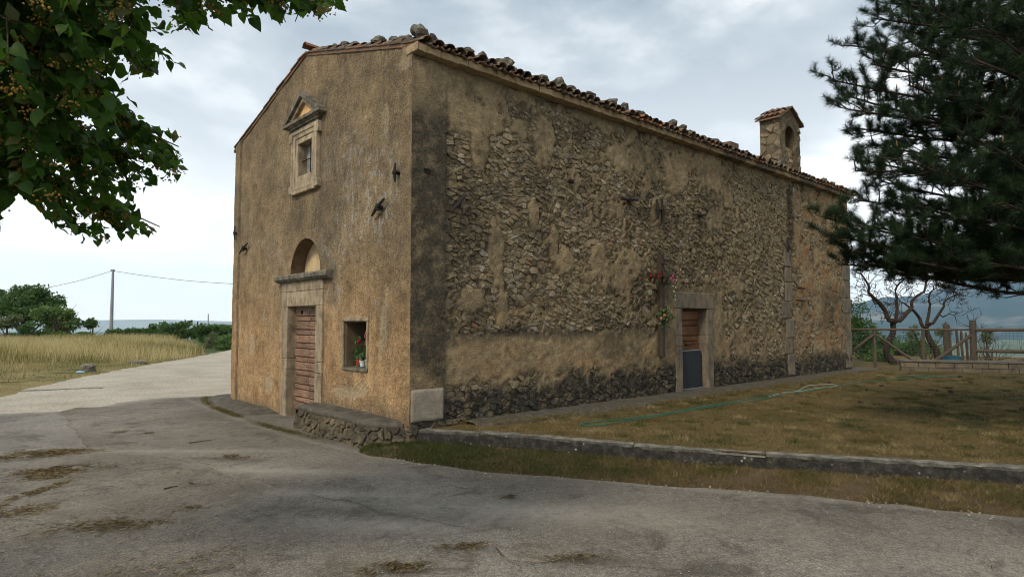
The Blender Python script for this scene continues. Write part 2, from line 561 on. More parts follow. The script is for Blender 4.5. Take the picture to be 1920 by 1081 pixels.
def kerb_mat():
    n = NM('lichened_kerb_stone', 0.92, 0.15)
    nz = n.N.new('ShaderNodeSeparateXYZ'); n.L.new(n.geo.outputs['Normal'], nz.inputs[0])
    worn = n.math('MULTIPLY', n.ramp(nz.outputs[2], [(0.45, 0.0), (0.85, 1.0)]), n.ramp(n.noise(7.0, 6.0, 0.7), [(0.34, 0.15), (0.55, 1.0)]))
    fi = n.noise(42.0, 5.0, 0.65)
    crust = n.ramp(n.noise(9.0, 6.0, 0.72), [(0.44, (0.028, 0.026, 0.022)), (0.58, (0.055, 0.050, 0.040)), (0.70, (0.12, 0.11, 0.09)), (0.78, (0.30, 0.29, 0.245))])
    c = n.mix(worn, crust, n.ramp(n.noise(4.0, 5.0), [(0.3, (0.14, 0.128, 0.105)), (0.7, (0.26, 0.24, 0.20))]))
    sp = n.ramp(n.voro(11.0), [(0.12, 1.0), (0.20, 0.0)])
    c = n.mix(n.math('MULTIPLY', sp, n.ramp(n.noise(3.0), [(0.5, 0.0), (0.62, 0.8)])), c, (0.36, 0.35, 0.30))
    c = n.mix(1.0, c, n.ramp(fi, [(0.3, 0.65), (0.7, 1.25)]), 'MULTIPLY')
    return n.done(c, n.bump(n.math('ADD', fi, n.noise(12.0, 4.0)), 0.7, 0.015))
M['kerb'] = kerb_mat()
M['kerb_plain'] = limestone('lichened_kerb_concrete', (0.10, 0.095, 0.08), (0.26, 0.245, 0.21), 0.9, 0.36, 0.60)
M['roof_stone'] = limestone('roof_fieldstone', (0.10, 0.088, 0.066), (0.23, 0.205, 0.155), 0.85, 0.42, 0.58)
M['cornice'] = limestone('eaves_slab', (0.29, 0.20, 0.11), (0.42, 0.305, 0.18), 0.45)
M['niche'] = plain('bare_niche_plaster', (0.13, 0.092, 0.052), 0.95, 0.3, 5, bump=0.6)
M['lunette'] = plain('lunette_plaster', (0.50, 0.37, 0.21), 0.95, 0.25, 3, bump=0.5)
M['orange_plaster'] = plain('orange_plaster', (0.62, 0.38, 0.17), 0.95, 0.3, 5, bump=0.5)
def tile_mat(obj_random):
    n = NM('clay_tile' if obj_random else 'clay_tile_field', 0.9, 0.2)
    r = n.rnd() if obj_random else n.attr('tint')
    c = n.ramp(r, [(0.0, (0.075, 0.058, 0.044)), (0.25, (0.14, 0.088, 0.055)), (0.5, (0.20, 0.105, 0.06)), (0.75, (0.18, 0.135, 0.088)), (1.0, (0.27, 0.115, 0.058))])
    f = n.noise(9.0, 6.0, 0.65)
    c = n.mix(1.0, c, n.ramp(n.noise(45.0, 4.0), [(0.3, 0.7), (0.7, 1.2)]), 'MULTIPLY')
    c = n.mix(n.ramp(f, [(0.48, 0.0), (0.60, 0.9)]), c, (0.085, 0.08, 0.068))
    c = n.mix(n.ramp(n.noise(14.0, 5.0, 0.7), [(0.62, 0.0), (0.68, 0.7)]), c, (0.34, 0.31, 0.23))
    return n.done(c, n.bump(n.noise(60.0, 4.0), 0.4, 0.006))
M['tile'] = tile_mat(True)
M['tile_field'] = tile_mat(False)
def wood(name, a, b, axis=(1, 12, 12), rough=0.7):
    n = NM(name, rough, 0.3)
    f = n.noise(3.0, 6.0, 0.6, stretch=axis, dist=0.4)
    c = n.ramp(f, [(0.28, a), (0.72, b)])
    c = n.mix(1.0, c, n.ramp(n.attr('tint'), [(0.0, 0.62), (1.0, 1.35)]), 'MULTIPLY')
    c = n.mix(1.0, c, n.ramp(n.noise(2.0, 3.0), [(0.3, 0.8), (0.7, 1.15)]), 'MULTIPLY')
    return n.done(c, n.bump(f, 0.5, 0.006))
M['door_wood'] = wood('front_door_oak', (0.11, 0.058, 0.035), (0.30, 0.185, 0.12), (12, 1.2, 14))
M['side_wood'] = wood('side_door_oak', (0.12, 0.05, 0.022), (0.26, 0.12, 0.055), (1.2, 12, 14))
M['cross_wood'] = wood('cross_timber', (0.030, 0.021, 0.014), (0.070, 0.049, 0.031), (14, 14, 1.0))
M['fence_wood'] = wood('fence_timber', (0.055, 0.041, 0.028), (0.125, 0.095, 0.064), (10, 10, 1.5), 0.85)  # darkened to put the shade under the pine into the colour
M['iron'] = plain('rusty_iron', (0.018, 0.013, 0.011), 0.75, 0.4, 25, 0.4, 0.3)
M['hole'] = plain('dark_cavity', (0.02, 0.017, 0.013), 1.0, 0.2)
def glass_mat():
    n = NM('window_glass', 0.12, 0.5)
    return n.done(n.ramp(n.noise(5.0), [(0.3, (0.20, 0.21, 0.225)), (0.7, (0.36, 0.37, 0.38))]))
M['glass'] = glass_mat()
M['panel'] = plain('grey_painted_sheet', (0.034, 0.038, 0.042), 0.75, 0.12, 2.5, 0.2)
M['steel_edge'] = plain('steel_edge', (0.30, 0.32, 0.34), 0.45, 0.15, 8, 0.5)
M['bark'] = plain('tree_bark', (0.085, 0.065, 0.048), 0.95, 0.4, 14, 0.1, 0.8, 40)
M['dead_bark'] = plain('dead_wood_bark', (0.040, 0.029, 0.022), 0.95, 0.4, 14, 0.1, 0.8, 40)
M['twig'] = plain('linden_twig', (0.06, 0.05, 0.03), 0.9, 0.3, 10, 0.1)
M['linden_leaf'] = leafy('linden_leaf', [(0.0, (0.022, 0.060, 0.010)), (0.5, (0.045, 0.108, 0.017)), (1.0, (0.090, 0.170, 0.030))], 0.55, 0.45)
M['bract'] = leafy('linden_bract', [(0.0, (0.08, 0.10, 0.03)), (1.0, (0.15, 0.16, 0.055))], 0.3, 0.6)
M['blossom'] = plain('linden_blossom', (0.27, 0.165, 0.035), 0.9, 0.35, 30)
M['needle'] = leafy('pine_needle', [(0.0, (0.006, 0.016, 0.004)), (0.5, (0.012, 0.031, 0.008)), (1.0, (0.030, 0.060, 0.015))], 0.16, 0.6)
M['pine_bark'] = plain('pine_bark', (0.045, 0.034, 0.027), 0.95, 0.4, 14, 0.1, 0.8, 40)
M['cone'] = plain('pine_cone', (0.075, 0.048, 0.03), 0.9, 0.4, 40)
M['candle'] = plain('pine_candle', (0.22, 0.14, 0.06), 0.8, 0.3, 30)
M['leaf_dark'] = leafy('dark_tree_leaf', [(0.0, (0.035, 0.075, 0.022)), (0.5, (0.06, 0.12, 0.036)), (1.0, (0.11, 0.18, 0.06))], 0.4)
M['leaf_light'] = leafy('light_tree_leaf', [(0.0, (0.07, 0.125, 0.035)), (0.5, (0.115, 0.19, 0.058)), (1.0, (0.18, 0.26, 0.095))], 0.4)
M['leaf_olive'] = leafy('grey_green_leaf', [(0.0, (0.06, 0.085, 0.04)), (0.5, (0.11, 0.14, 0.07)), (1.0, (0.20, 0.22, 0.13))], 0.3)
M['dry_grass'] = leafy('dry_meadow_grass', [(0.0, (0.10, 0.12, 0.04)), (0.3, (0.25, 0.205, 0.09)), (0.6, (0.43, 0.345, 0.19)), (1.0, (0.62, 0.53, 0.35))], 0.25, 0.8, spec=0.1)
M['lawn_grass'] = leafy('parched_lawn_grass', [(0.0, (0.038, 0.060, 0.015)), (0.25, (0.082, 0.080, 0.027)), (0.5, (0.150, 0.106, 0.045)), (0.78, (0.245, 0.180, 0.086)), (1.0, (0.40, 0.32, 0.18))], 0.2, 0.85, spec=0.1)
M['litter'] = leafy('fallen_needles', [(0.0, (0.09, 0.06, 0.032)), (0.5, (0.185, 0.135, 0.072)), (1.0, (0.34, 0.26, 0.14))], 0.05, 0.95, spec=0.1)
def asphalt(name, a, b, rel=1.0):
    n = NM(name, 0.92, 0.2)
    big = n.noise(0.55, 7.0, 0.66)
    c = n.ramp(big, [(0.34, a), (0.66, b)])
    c = n.mix(n.ramp(n.noise(1.5, 7.0, 0.72, dist=0.8), [(0.53, 0.0), (0.64, 0.65)]), c, (0.075, 0.064, 0.05))
    agg = n.voro(95.0, out='Color')
    ag = n.N.new('ShaderNodeSeparateColor'); n.L.new(agg, ag.inputs[0])
    c = n.mix(1.0, c, n.ramp(ag.outputs[0], [(0.0, 0.60), (0.5, 1.0), (0.9, 1.2), (1.0, 1.7)]), 'MULTIPLY')
    c = n.mix(1.0, c, n.ramp(n.noise(16.0, 6.0, 0.7), [(0.3, 0.72), (0.7, 1.2)]), 'MULTIPLY')
    c = n.mix(n.ramp(n.noise(2.6, 6.0, 0.7), [(0.56, 0.0), (0.72, 0.45)]), c, (0.23, 0.19, 0.135))
    sn = n.ramp(n.noise(9.0, 6.0, 0.7), [(0.3, 0.35), (0.62, 1.0)])
    c = n.mix(n.math('MULTIPLY', sn, n.attr('stain_or_shade')), c, (0.045, 0.038, 0.028))
    c = n.mix(n.math('MULTIPLY', n.attr('dust'), n.ramp(n.noise(6.0, 6.0, 0.7), [(0.3, 0.3), (0.6, 1.0)])), c, (0.36, 0.32, 0.26))
    vd = n.voro(62.0)
    h = n.math('ADD', n.math('MULTIPLY', vd, -1.0), n.math('MULTIPLY', n.noise(8.0, 4.0), 1.5))
    return n.done(c, n.bump(h, 0.6 * rel, 0.010))
M['asphalt'] = asphalt('worn_asphalt', (0.150, 0.131, 0.106), (0.252, 0.223, 0.184))
M['asphalt_dark'] = asphalt('patched_asphalt_dark', (0.130, 0.112, 0.087), (0.225, 0.195, 0.155))
M['asphalt_pale'] = asphalt('patched_asphalt_pale', (0.185, 0.165, 0.140), (0.27, 0.245, 0.21))
M['crack'] = plain('crack_dirt', (0.04, 0.033, 0.024), 1.0, 0.4, 20)
def ground_mat(name, stops, scale=1.2, fscale=40.0, bs=0.8, bd=0.03):
    n = NM(name, 0.97, 0.08)
    c = n.ramp(n.noise(scale, 7.0, 0.65), stops)
    fi = n.noise(fscale, 5.0, 0.7)
    c = n.mix(1.0, c, n.ramp(fi, [(0.28, 0.5), (0.5, 1.0), (0.75, 1.35)]), 'MULTIPLY')
    return n.done(c, n.bump(n.math('ADD', fi, n.noise(fscale * 0.25, 4.0)), bs, bd))
M['lawn'] = ground_mat('parched_lawn_soil', [(0.30, (0.066, 0.058, 0.025)), (0.42, (0.115, 0.086, 0.037)), (0.55, (0.155, 0.110, 0.050)), (0.66, (0.100, 0.082, 0.034)), (0.76, (0.060, 0.040, 0.022))], 0.9)
M['verge'] = ground_mat('verge_soil', [(0.32, (0.055, 0.044, 0.022)), (0.48, (0.090, 0.062, 0.034)), (0.7, (0.145, 0.104, 0.063))], 1.6)
M['field'] = ground_mat('meadow_soil', [(0.35, (0.14, 0.14, 0.05)), (0.55, (0.26, 0.205, 0.095)), (0.7, (0.32, 0.245, 0.12))], 0.5)
M['gravel'] = ground_mat('white_gravel', [(0.3, (0.40, 0.345, 0.275)), (0.5, (0.48, 0.425, 0.345)), (0.7, (0.56, 0.505, 0.42))], 0.8, 14.0, 1.0, 0.05)
M['country'] = ground_mat('far_country', [(0.35, (0.05, 0.085, 0.03)), (0.55, (0.13, 0.14, 0.06)), (0.68, (0.24, 0.20, 0.10))], 0.004, 0.05, 0.1)
M['concrete'] = limestone('old_concrete_apron', (0.075, 0.064, 0.047), (0.155, 0.134, 0.102), 0.85, 0.42, 0.60)
def mountain_mat():
    n = NM('forested_limestone_slope', 1.0, 0.0)
    c = n.ramp(n.noise(0.0022, 8.0, 0.62), [(0.40, (0.014, 0.032, 0.034)), (0.55, (0.022, 0.042, 0.040)), (0.62, (0.12, 0.115, 0.10)), (0.70, (0.26, 0.24, 0.20))])  # forest tones tinted blue in place of distance haze
    return n.done(c)
M['mountain'] = mountain_mat()
M['pale_hills'] = plain('hazed_pale_hills', (0.42, 0.42, 0.38), 1.0, 0.12, 0.001, 0.0)  # pale colour stands in for thicker haze over these hills
M['hose_green'] = plain('green_hose', (0.012, 0.135, 0.085), 0.5, 0.15, 3, 0.5)
M['hose_white'] = plain('white_hose', (0.30, 0.40, 0.35), 0.5, 0.1, 3, 0.5)
M['pole'] = plain('steel_pole', (0.27, 0.28, 0.29), 0.6, 0.1, 1.5, 0.4)
M['wire'] = plain('cable', (0.10, 0.10, 0.10), 0.7, 0.1)
M['mesh_wire'] = plain('fence_mesh_wire', (0.10, 0.12, 0.115), 0.6, 0.1)
M['block'] = limestone('buff_concrete_block', (0.135, 0.105, 0.068), (0.215, 0.17, 0.115), 0.5)  # block colour darkened to hold the pine's shade
M['block_cap'] = limestone('wall_cap', (0.13, 0.115, 0.095), (0.21, 0.19, 0.16), 0.6)
M['blue_plastic'] = plain('blue_plastic', (0.03, 0.14, 0.20), 0.4, 0.15, 5, 0.5)
M['pot_white'] = plain('white_pot', (0.55, 0.58, 0.56), 0.5, 0.1, 8)
M['pot_red'] = plain('red_pot', (0.38, 0.06, 0.03), 0.6, 0.15, 8)
M['pot_teal'] = plain('teal_saucer', (0.10, 0.17, 0.17), 0.5, 0.1, 8)
M['petal_red'] = plain('red_petal', (0.27, 0.012, 0.028), 0.6, 0.3, 60)
M['petal_pink'] = plain('pink_petal', (0.32, 0.075, 0.13), 0.6, 0.3, 60)
M['petal_orange'] = plain('orange_petal', (0.45, 0.20, 0.10), 0.6, 0.3, 60)
M['petal_white'] = plain('pale_petal', (0.62, 0.62, 0.42), 0.6, 0.2, 60)
M['pot_leaf'] = leafy('pot_plant_leaf', [(0.0, (0.03, 0.075, 0.02)), (1.0, (0.08, 0.15, 0.045))], 0.25)
M['rock'] = limestone('field_rock', (0.14, 0.125, 0.10), (0.28, 0.255, 0.21), 0.6)
M['pebble'] = plain('pale_pebble', (0.29, 0.26, 0.215), 0.9, 0.25, 20)
M['bottle'] = plain('blue_plastic_bottle', (0.25, 0.42, 0.62), 0.25, 0.1, 5, 0.5)
M['bird'] = plain('bird_feather', (0.05, 0.045, 0.04), 0.8, 0.2)

# ================================================================== ground, roads, lawn
def camframe(x, y):
    return (x - CAM[0]) * RGT[0] + (y - CAM[1]) * RGT[1], (x - CAM[0]) * FWD[0] + (y - CAM[1]) * FWD[1]
def terrain_z(x, y):
    X, Y = camframe(x, y)
    D0 = 70.0 - 42.0 * sstep(-2.0, 14.0, X - 0.1 * Y)      # the hilltop ends sooner to the right, behind the fence
    far = np.maximum(Y - D0, 0)
    z = -0.40 - 150.0 * (1 - np.exp(-far / 700.0)) - 0.10 * np.minimum(far, 40)
    back = np.maximum(np.hypot(X, Y) - 90.0, 0)
    z = np.minimum(z, -0.40 - 150.0 * (1 - np.exp(-back / 900.0)))
    bump_ = (fbm(np.stack([x * 0.004, y * 0.004, x * 0], -1), 4, 5) - 0.5) * 90.0 * sstep(200, 1500, np.hypot(X, Y))
    return z + bump_
rr = np.concatenate([[0.0], np.geomspace(2.0, 11500.0, 120)])
th = np.linspace(0, 2 * math.pi, 181)[:-1]
RRg, TT = np.meshgrid(rr, th, indexing='ij')
gx = CAM[0] + RRg * np.cos(TT); gy = CAM[1] + RRg * np.sin(TT)
idx = np.arange(RRg.size).reshape(RRg.shape)
nx = np.roll(idx, -1, axis=1)
GF = np.stack([idx[:-1], idx[1:], nx[1:], nx[:-1]], -1).reshape(-1, 4)
gV = np.stack([gx.ravel(), gy.ravel(), terrain_z(gx.ravel(), gy.ravel())], -1)
tag(mobj('ground', gV, GF, M['country'], smooth=True), kind='structure')

# gravel road: sweeps from the left, past the end of the church and round behind it
field_edge = [(-12.0, 2.5), (-7.0, 8.0), (-4.12, 13.19), (-3.23, 15.74), (-0.48, 20.71), (2.47, 25.46), (6.18, 31.27), (9.5, 37.0)]
far_edge = [(7.0, -6), (6.5, 3), (6.0, 9.0), (6.0, 14.0), (8.0, 20.0), (11.0, 24.0), (15.0, 28.0), (22.0, 33.5)]
A_ = resample(field_edge, 0.35, 0.25)
n_ = len(A_)
B_ = np.stack([np.interp(np.linspace(0, 1, n_), np.linspace(0, 1, len(far_edge)), [p[k] for p in far_edge]) for k in (0, 1)], -1)
ts = np.linspace(0, 1, 40)
P = A_[:, None, :] * (1 - ts[None, :, None]) + B_[:, None, :] * ts[None, :, None]
gz = -0.352 + 0.012 * (fb2(P[..., 0], P[..., 1], 0.8, 0.8, 3, 2) - 0.5)
V = np.concatenate([P, gz[..., None]], -1).reshape(-1, 3)
ii = np.arange(n_ * 40).reshape(n_, 40)
F = np.stack([ii[:-1, :-1], ii[:-1, 1:], ii[1:, 1:], ii[1:, :-1]], -1).reshape(-1, 4)
tag(mobj('gravel_road', V, F, M['gravel'], smooth=True), kind='structure')
# bend of the gravel track behind the church
bend = [(6.0, 31.0), (9.5, 37.0), (16.0, 40.0), (30.0, 40.0), (40, 34), (22.0, 33.2), (14.0, 29.5), (10.5, 25.0)]
tag(mobj('gravel_road', [(x, y, -0.366) for x, y in bend], [tuple(range(len(bend)))][::-1], M['gravel']), kind='structure')

# asphalt: its torn upper edge lies on the gravel
tear = [(-16.0, 4.0), (-9.0, 7.0), (-4.35, 8.87), (-3.49, 8.41), (-2.6, 8.6), (-2.17, 9.3), (-1.15, 9.72), (-0.24, 9.37), (0.4, 9.0), (2.5, 8.6), (4.5, 8.2)]
E_ = resample(tear, 0.10, 0.10)
nE = len(E_)
nT = 190
tt = np.linspace(0, 1, nT) ** 1.0
bx = np.interp(np.linspace(0, 1, nE), [0, 1], [-19.0, 9.0])
P = np.zeros((nE, nT, 2))
for k in range(nE):
    P[k, :, 0] = E_[k, 0] + (bx[k] - E_[k, 0]) * tt
    P[k, :, 1] = E_[k, 1] + (-15.0 - E_[k, 1]) * tt
x, y = P[..., 0].ravel(), P[..., 1].ravel()
az = -0.332 + 0.016 * (fb2(x, y, 0.6, 0.6, 3, 8) - 0.5)
def blob(x, y, c, rx, ry, a=0.0):
    dx, dy = x - c[0], y - c[1]
    u = dx * math.cos(a) + dy * math.sin(a); v = -dx * math.sin(a) + dy * math.cos(a)
    return np.exp(-(u / rx) ** 2 - (v / ry) ** 2)
stain_or_shade = np.zeros_like(x)
for (px, py, rx, ry, a) in [(430, 860, 0.55, 0.16, -0.75), (470, 862, 0.25, 0.10, -0.7), (210, 990, 0.3, 0.10, -0.4), (740, 1066, 0.35, 0.10, 0.7), (880, 1027, 0.28, 0.08, -0.7),
                            (1090, 1048, 0.6, 0.10, -0.8), (330, 1060, 0.7, 0.25, 0.2), (60, 1010, 0.7, 0.3, 0.3), (520, 905, 0.8, 0.25, -0.8), (700, 960, 1.2, 0.14, -0.85), (560, 1000, 1.0, 0.5, -0.6)]:
    stain_or_shade = np.maximum(stain_or_shade, blob(x, y, gnd(px, py), rx, ry, HEAD - math.pi / 2 + a * 0.4 + 0.2) * (0.75 if ry < 0.2 else 0.35))
# damp dark band the wheels have polished, along the church and the verge
near = dist_poly(x, y, [(-0.75, 9.0), (-0.9, 4.2), (-0.9, 2.2), (-0.65, -0.05), (0.7, -3.18), (2.7, -6.89)])
stain_or_shade = np.maximum(stain_or_shade, 0.38 * (1 - sstep(0.15, 1.5, near)))
dust = np.maximum(0.65 * (1 - sstep(0.0, 0.5, dist_poly(x, y, tear))), 0.0)
for (px, py, rx, ry, a) in [(470, 880, 1.5, 0.18, -0.75), (330, 845, 1.5, 0.12, -0.5), (620, 925, 1.2, 0.15, -0.8), (200, 745, 2.5, 0.5, 0), (720, 985, 0.8, 0.2, -0.8), (1000, 960, 1.5, 0.4, -0.8)]:
    dust = np.maximum(dust, 0.6 * blob(x, y, gnd(px, py), rx, ry, HEAD - math.pi / 2 + a * 0.4 + 0.2))
dust = np.maximum(dust, 0.35 * (1 - sstep(0.0, 0.12, np.abs(near - 0.0))))
ii = np.arange(nE * nT).reshape(nE, nT)
F = np.stack([ii[:-1, :-1], ii[:-1, 1:], ii[1:, 1:], ii[1:, :-1]], -1).reshape(-1, 4)
road = tag(mobj('asphalt_road', np.stack([x, y, az], -1), F, M['asphalt'], attrs={'stain_or_shade': stain_or_shade, 'dust': dust}, smooth=True), kind='structure')
def road_z(x, y):
    return -0.332 + 0.016 * (fb2(x, y, 0.6, 0.6, 3, 8) - 0.5)

def patch(name, pxs, mat, lift, parent):
    L = np.array([gnd(px, py)[:2] for px, py in pxs + pxs[:1]])
    L = resample(L, 0.08, 0.05)[:-1]
    c = L.mean(0)
    rings = 7
    V, F = [], []
    n = len(L)
    for k in range(rings):
        q = c + (L - c) * (1 - (0 if k == 0 else (k - 0.55) / rings))
        V += [(a, b, road_z(np.array([a]), np.array([b]))[0] + (0.002 if k == 0 else lift)) for a, b in q]
    V.append((c[0], c[1], road_z(np.array([c[0]]), np.array([c[1]]))[0] + lift))
    for k in range(rings - 1):
        for i in range(n):
            F.append((k * n + i, k * n + (i + 1) % n, (k + 1) * n + (i + 1) % n, (k + 1) * n + i))
    for i in range(n):
        F.append(((rings - 1) * n + i, (rings - 1) * n + (i + 1) % n, rings * n))
    nv = len(V)
    e = np.zeros(nv); e[:n] = 0.30; e[n:2 * n] = 0.10
    X = np.array(V)
    st = 0.45 * sstep(0.5, 0.7, fb2(X[:, 0], X[:, 1], 1.6, 1.6, 4, 21))
    return mobj(name, V, F, mat, parent, {'stain_or_shade': st, 'dust': e}, True)
patch('asphalt_patch', [(60, 915), (157, 862), (226, 850), (303, 853), (400, 876), (507, 912), (455, 945), (330, 992), (139, 977), (35, 968)], M['asphalt_dark'], 0.009, road)
patch('asphalt_patch', [(-140, 780), (-20, 776), (100, 772), (125, 785), (140, 815), (165, 842), (80, 852), (0, 860), (-150, 875)], M['asphalt_pale'], 0.008, road)
patch('asphalt_patch', [(104, 774), (140, 763), (235, 762), (240, 766), (170, 777), (110, 779)], M['asphalt_dark'], 0.010, road)
patch('asphalt_patch', [(700, 1015), (735, 1008), (745, 1030), (700, 1062), (640, 1090), (560, 1095), (600, 1050), (640, 1020)], M['asphalt_dark'], 0.009, road)
patch('asphalt_patch', [(930, 1025), (980, 1013), (1050, 1018), (1075, 1035), (1030, 1052), (960, 1048)], M['asphalt_dark'], 0.010, road)
def crack(pxs, w=0.008, jit=0.10):
    L = resample(np.array([gnd(px, py)[:2] for px, py in pxs]), 0.05, jit)
    T = np.gradient(L, axis=0); T /= np.linalg.norm(T, axis=1, keepdims=True) + 1e-9
    N_ = np.stack([-T[:, 1], T[:, 0]], -1)
    ww = w * (0.05 + 1.3 * vnoise(np.stack([np.arange(len(L)) * 0.45, np.arange(len(L)) * 0, np.arange(len(L)) * 0 + pxs[0][0]], -1), 4))
    ww[0] = ww[-1] = 0.001
    a = L + N_ * ww[:, None] / 2; b = L - N_ * ww[:, None] / 2
    z = road_z(L[:, 0], L[:, 1]) + 0.0135
    V = np.concatenate([np.c_[a, z], np.c_[b, z]])
    n = len(L)
    F = np.array([(i, i + 1, n + i + 1, n + i) for i in range(n - 1) if ww[i] > 0.28 * w])
    return mobj('crack', V, F, M['crack'], road)
for c in [[(104, 774), (170, 777), (242, 765)], [(122, 782), (138, 812), (165, 843)], [(29, 968), (139, 977), (240, 981)], [(340, 858), (400, 876)],
          [(500, 885), (560, 880), (640, 868)], [(580, 920), (680, 950), (760, 970), (900, 1000)], [(690, 1015), (740, 1020), (790, 1012)], [(930, 1015), (965, 1060), (950, 1081)],
          [(1060, 1040), (1180, 1062), (1300, 1081)], [(230, 1080), (260, 1060), (300, 1042)], [(1830, 1030), (1850, 1050), (1845, 1081)]]:
    crack(c)

# verge between road and kerb
road_edge = [(-0.60, 0.42), (-0.64, 0.20), (-0.65, -0.05), (-0.13, -1.84), (0.70, -3.18), (1.78, -5.09), (2.70, -6.89), (5.6, -12.5)]
kerb_line = [(-0.30, 0.36), (0.06, -0.02), (0.10, -0.05), (0.98, -1.66), (1.60, -3.05), (2.30, -4.42), (3.72, -6.74), (6.9, -12.3)]
a_ = resample(road_edge, 0.08, 0.07)
ks = np.linspace(0, 1, len(a_))
kb = resample(kerb_line, 0.1)
b_ = np.stack([np.interp(ks, np.linspace(0, 1, len(kb)), kb[:, k]) for k in (0, 1)], -1)
t9 = np.linspace(0, 1, 14)
P = a_[:, None, :] * (1 - t9[None, :, None]) + (b_[:, None, :] + 0.05 * np.array([0.88, 0.47])) * t9[None, :, None]
vz = -0.335 + 0.115 * t9[None, :] ** 0.6 + 0.03 * (fb2(P[..., 0], P[..., 1], 4, 4, 3, 5) - 0.5)
V = np.concatenate([P, vz[..., None]], -1).reshape(-1, 3)
ii = np.arange(len(a_) * 14).reshape(len(a_), 14)
F = np.stack([ii[:-1, :-1], ii[1:, :-1], ii[1:, 1:], ii[:-1, 1:]], -1).reshape(-1, 4)
tag(mobj('verge', V, F, M['verge'], smooth=True), kind='structure')

# lawn
lawn_poly = [(0.10, 0.30), (0.22, -0.02)] + [(a + 0.12, b + 0.06) for a, b in kerb_line[3:]] + [(34, -12.3), (34, 9), (17.0, 9), (17.0, 0.4)]
lx = axis_vals(-0.4, 34, 0.2); ly = axis_vals(-12.3, 9, 0.2)
def lawn_z(x, y):
    return -0.052 + 0.035 * (fb2(x, y, 0.7, 0.7, 4, 31) - 0.5) - 0.12 * sstep(0, 1, (x - 21.5) / 6)
def lawn_keep(u, v):
    return in_poly(u, v, lawn_poly) | ((dist_poly(u, v, lawn_poly + lawn_poly[:1]) < 0.14) & (u < 6.9) & (v < 0.4))
u, v, F = grid(lx, ly, lawn_keep)
# pull the ragged border onto the kerb line
du = u.copy()
kx = np.interp(-v, [-k[1] for k in kerb_line[2:]], [k[0] for k in kerb_line[2:]])
u = np.where((v < -0.02), np.maximum(u, kx + 0.05), u)
tag(mobj('lawn', np.stack([u, v, lawn_z(u, v)], -1), F, M['lawn'], smooth=True), kind='structure')

# field ground left of the gravel road
def _cf(px, d):
    q = CAM + d * (FWD + RGT * (px - 960) / FPX)
    return (q[0], q[1])
fp = field_edge[1:-1] + [_cf(372, 41), _cf(352, 50), _cf(300, 60), (2, 66), (-40, 74), (-75, 40), (-45, 2), (-14, 3)]
fx = axis_vals(-70, 12, 0.8); fy = axis_vals(2, 72, 0.8)
field_line = field_edge[:-1] + [_cf(372, 41), _cf(352, 50)]
u, v, F = grid(fx, fy, lambda a, b: in_poly(a, b, fp) & (dist_poly(a, b, field_line) > 0.7))
def field_z(x, y):
    d = dist_poly(x, y, field_line)
    return -0.345 + 0.22 * sstep(0.0, 5.0, d) + 0.10 * (fb2(x, y, 0.4, 0.4, 3, 41) - 0.5) * sstep(0, 2, d)
tag(mobj('field', np.stack([u, v, field_z(u, v)], -1), F, M['field'], smooth=True), kind='structure')
# mown margin of the field, following the road edge
L = resample(field_line[1:], 0.2, 0.12)
T = np.gradient(L, axis=0); T /= np.linalg.norm(T, axis=1, keepdims=True)
Nn = np.stack([-T[:, 1], T[:, 0]], -1)
offs = np.array([-0.25, -0.1, 0.1, 0.4, 0.9, 1.6])
P = L[:, None, :] + Nn[:, None, :] * offs[None, :, None]
z = field_z(P[..., 0], P[..., 1]) + np.array([-0.02, 0.0, 0.015, 0.02, 0.02, 0.01])[None, :]
ii = np.arange(len(L) * 6).reshape(len(L), 6)
F = np.stack([ii[:-1, :-1], ii[1:, :-1], ii[1:, 1:], ii[:-1, 1:]], -1).reshape(-1, 4)
tag(mobj('field_margin', np.concatenate([P, z[..., None]], -1).reshape(-1, 3), F, M['field'], smooth=True), kind='structure')

# concrete apron before the facade and paving strip along the side wall
L = resample([(0.3, 8.6), (-0.25, 8.9), (-0.48, 8.2), (-0.66, 7.0), (-0.72, 5.6), (-0.74, 4.2), (-0.72, 3.1), (-0.5, 2.6), (0.2, 2.4)], 0.12, 0.07)
inner = np.array([[0.25, yy] for yy in L[:, 1]])
t5 = np.array([0, 0.04, 0.3, 0.6, 1.0])
zz5 = np.array([-0.36, -0.315, -0.285, -0.275, -0.265])
P = L[:, None, :] * (1 - t5[None, :, None]) + inner[:, None, :] * t5[None, :, None]
z = zz5[None, :] + 0.03 * (fb2(P[..., 0], P[..., 1], 2.5, 2.5, 3, 3) - 0.5) - 0.07 * sbox(P[..., 1], 2.0, 5.2, 0.5)
ii = np.arange(len(L) * 5).reshape(len(L), 5)
F = np.stack([ii[:-1, :-1], ii[1:, :-1], ii[1:, 1:], ii[:-1, 1:]], -1).reshape(-1, 4)
tag(mobj('concrete_apron', np.concatenate([P, z[..., None]], -1).reshape(-1, 3), F, M['concrete'], smooth=True, attrs={'tint': np.full(P.shape[0] * 5, 0.6)}), kind='structure')
L = resample([(1.0, -0.35), (2.0, -0.62), (3.6, -0.75), (6.5, -0.85), (9.5, -0.80), (13, -0.75), (18.6, -0.62)], 0.15, 0.10)
P = L[:, None, :] * (1 - t5[None, :, None]) + np.stack([L[:, 0], np.full(len(L), 0.15)], -1)[:, None, :] * t5[None, :, None]
z = np.array([-0.07, -0.012, -0.005, 0.0, 0.01])[None, :] + 0.022 * (fb2(P[..., 0], P[..., 1], 2.2, 2.2, 3, 9) - 0.5)
ii = np.arange(len(L) * 5).reshape(len(L), 5)
F = np.stack([ii[:-1, :-1], ii[1:, :-1], ii[1:, 1:], ii[:-1, 1:]], -1).reshape(-1, 4)[:, ::-1]
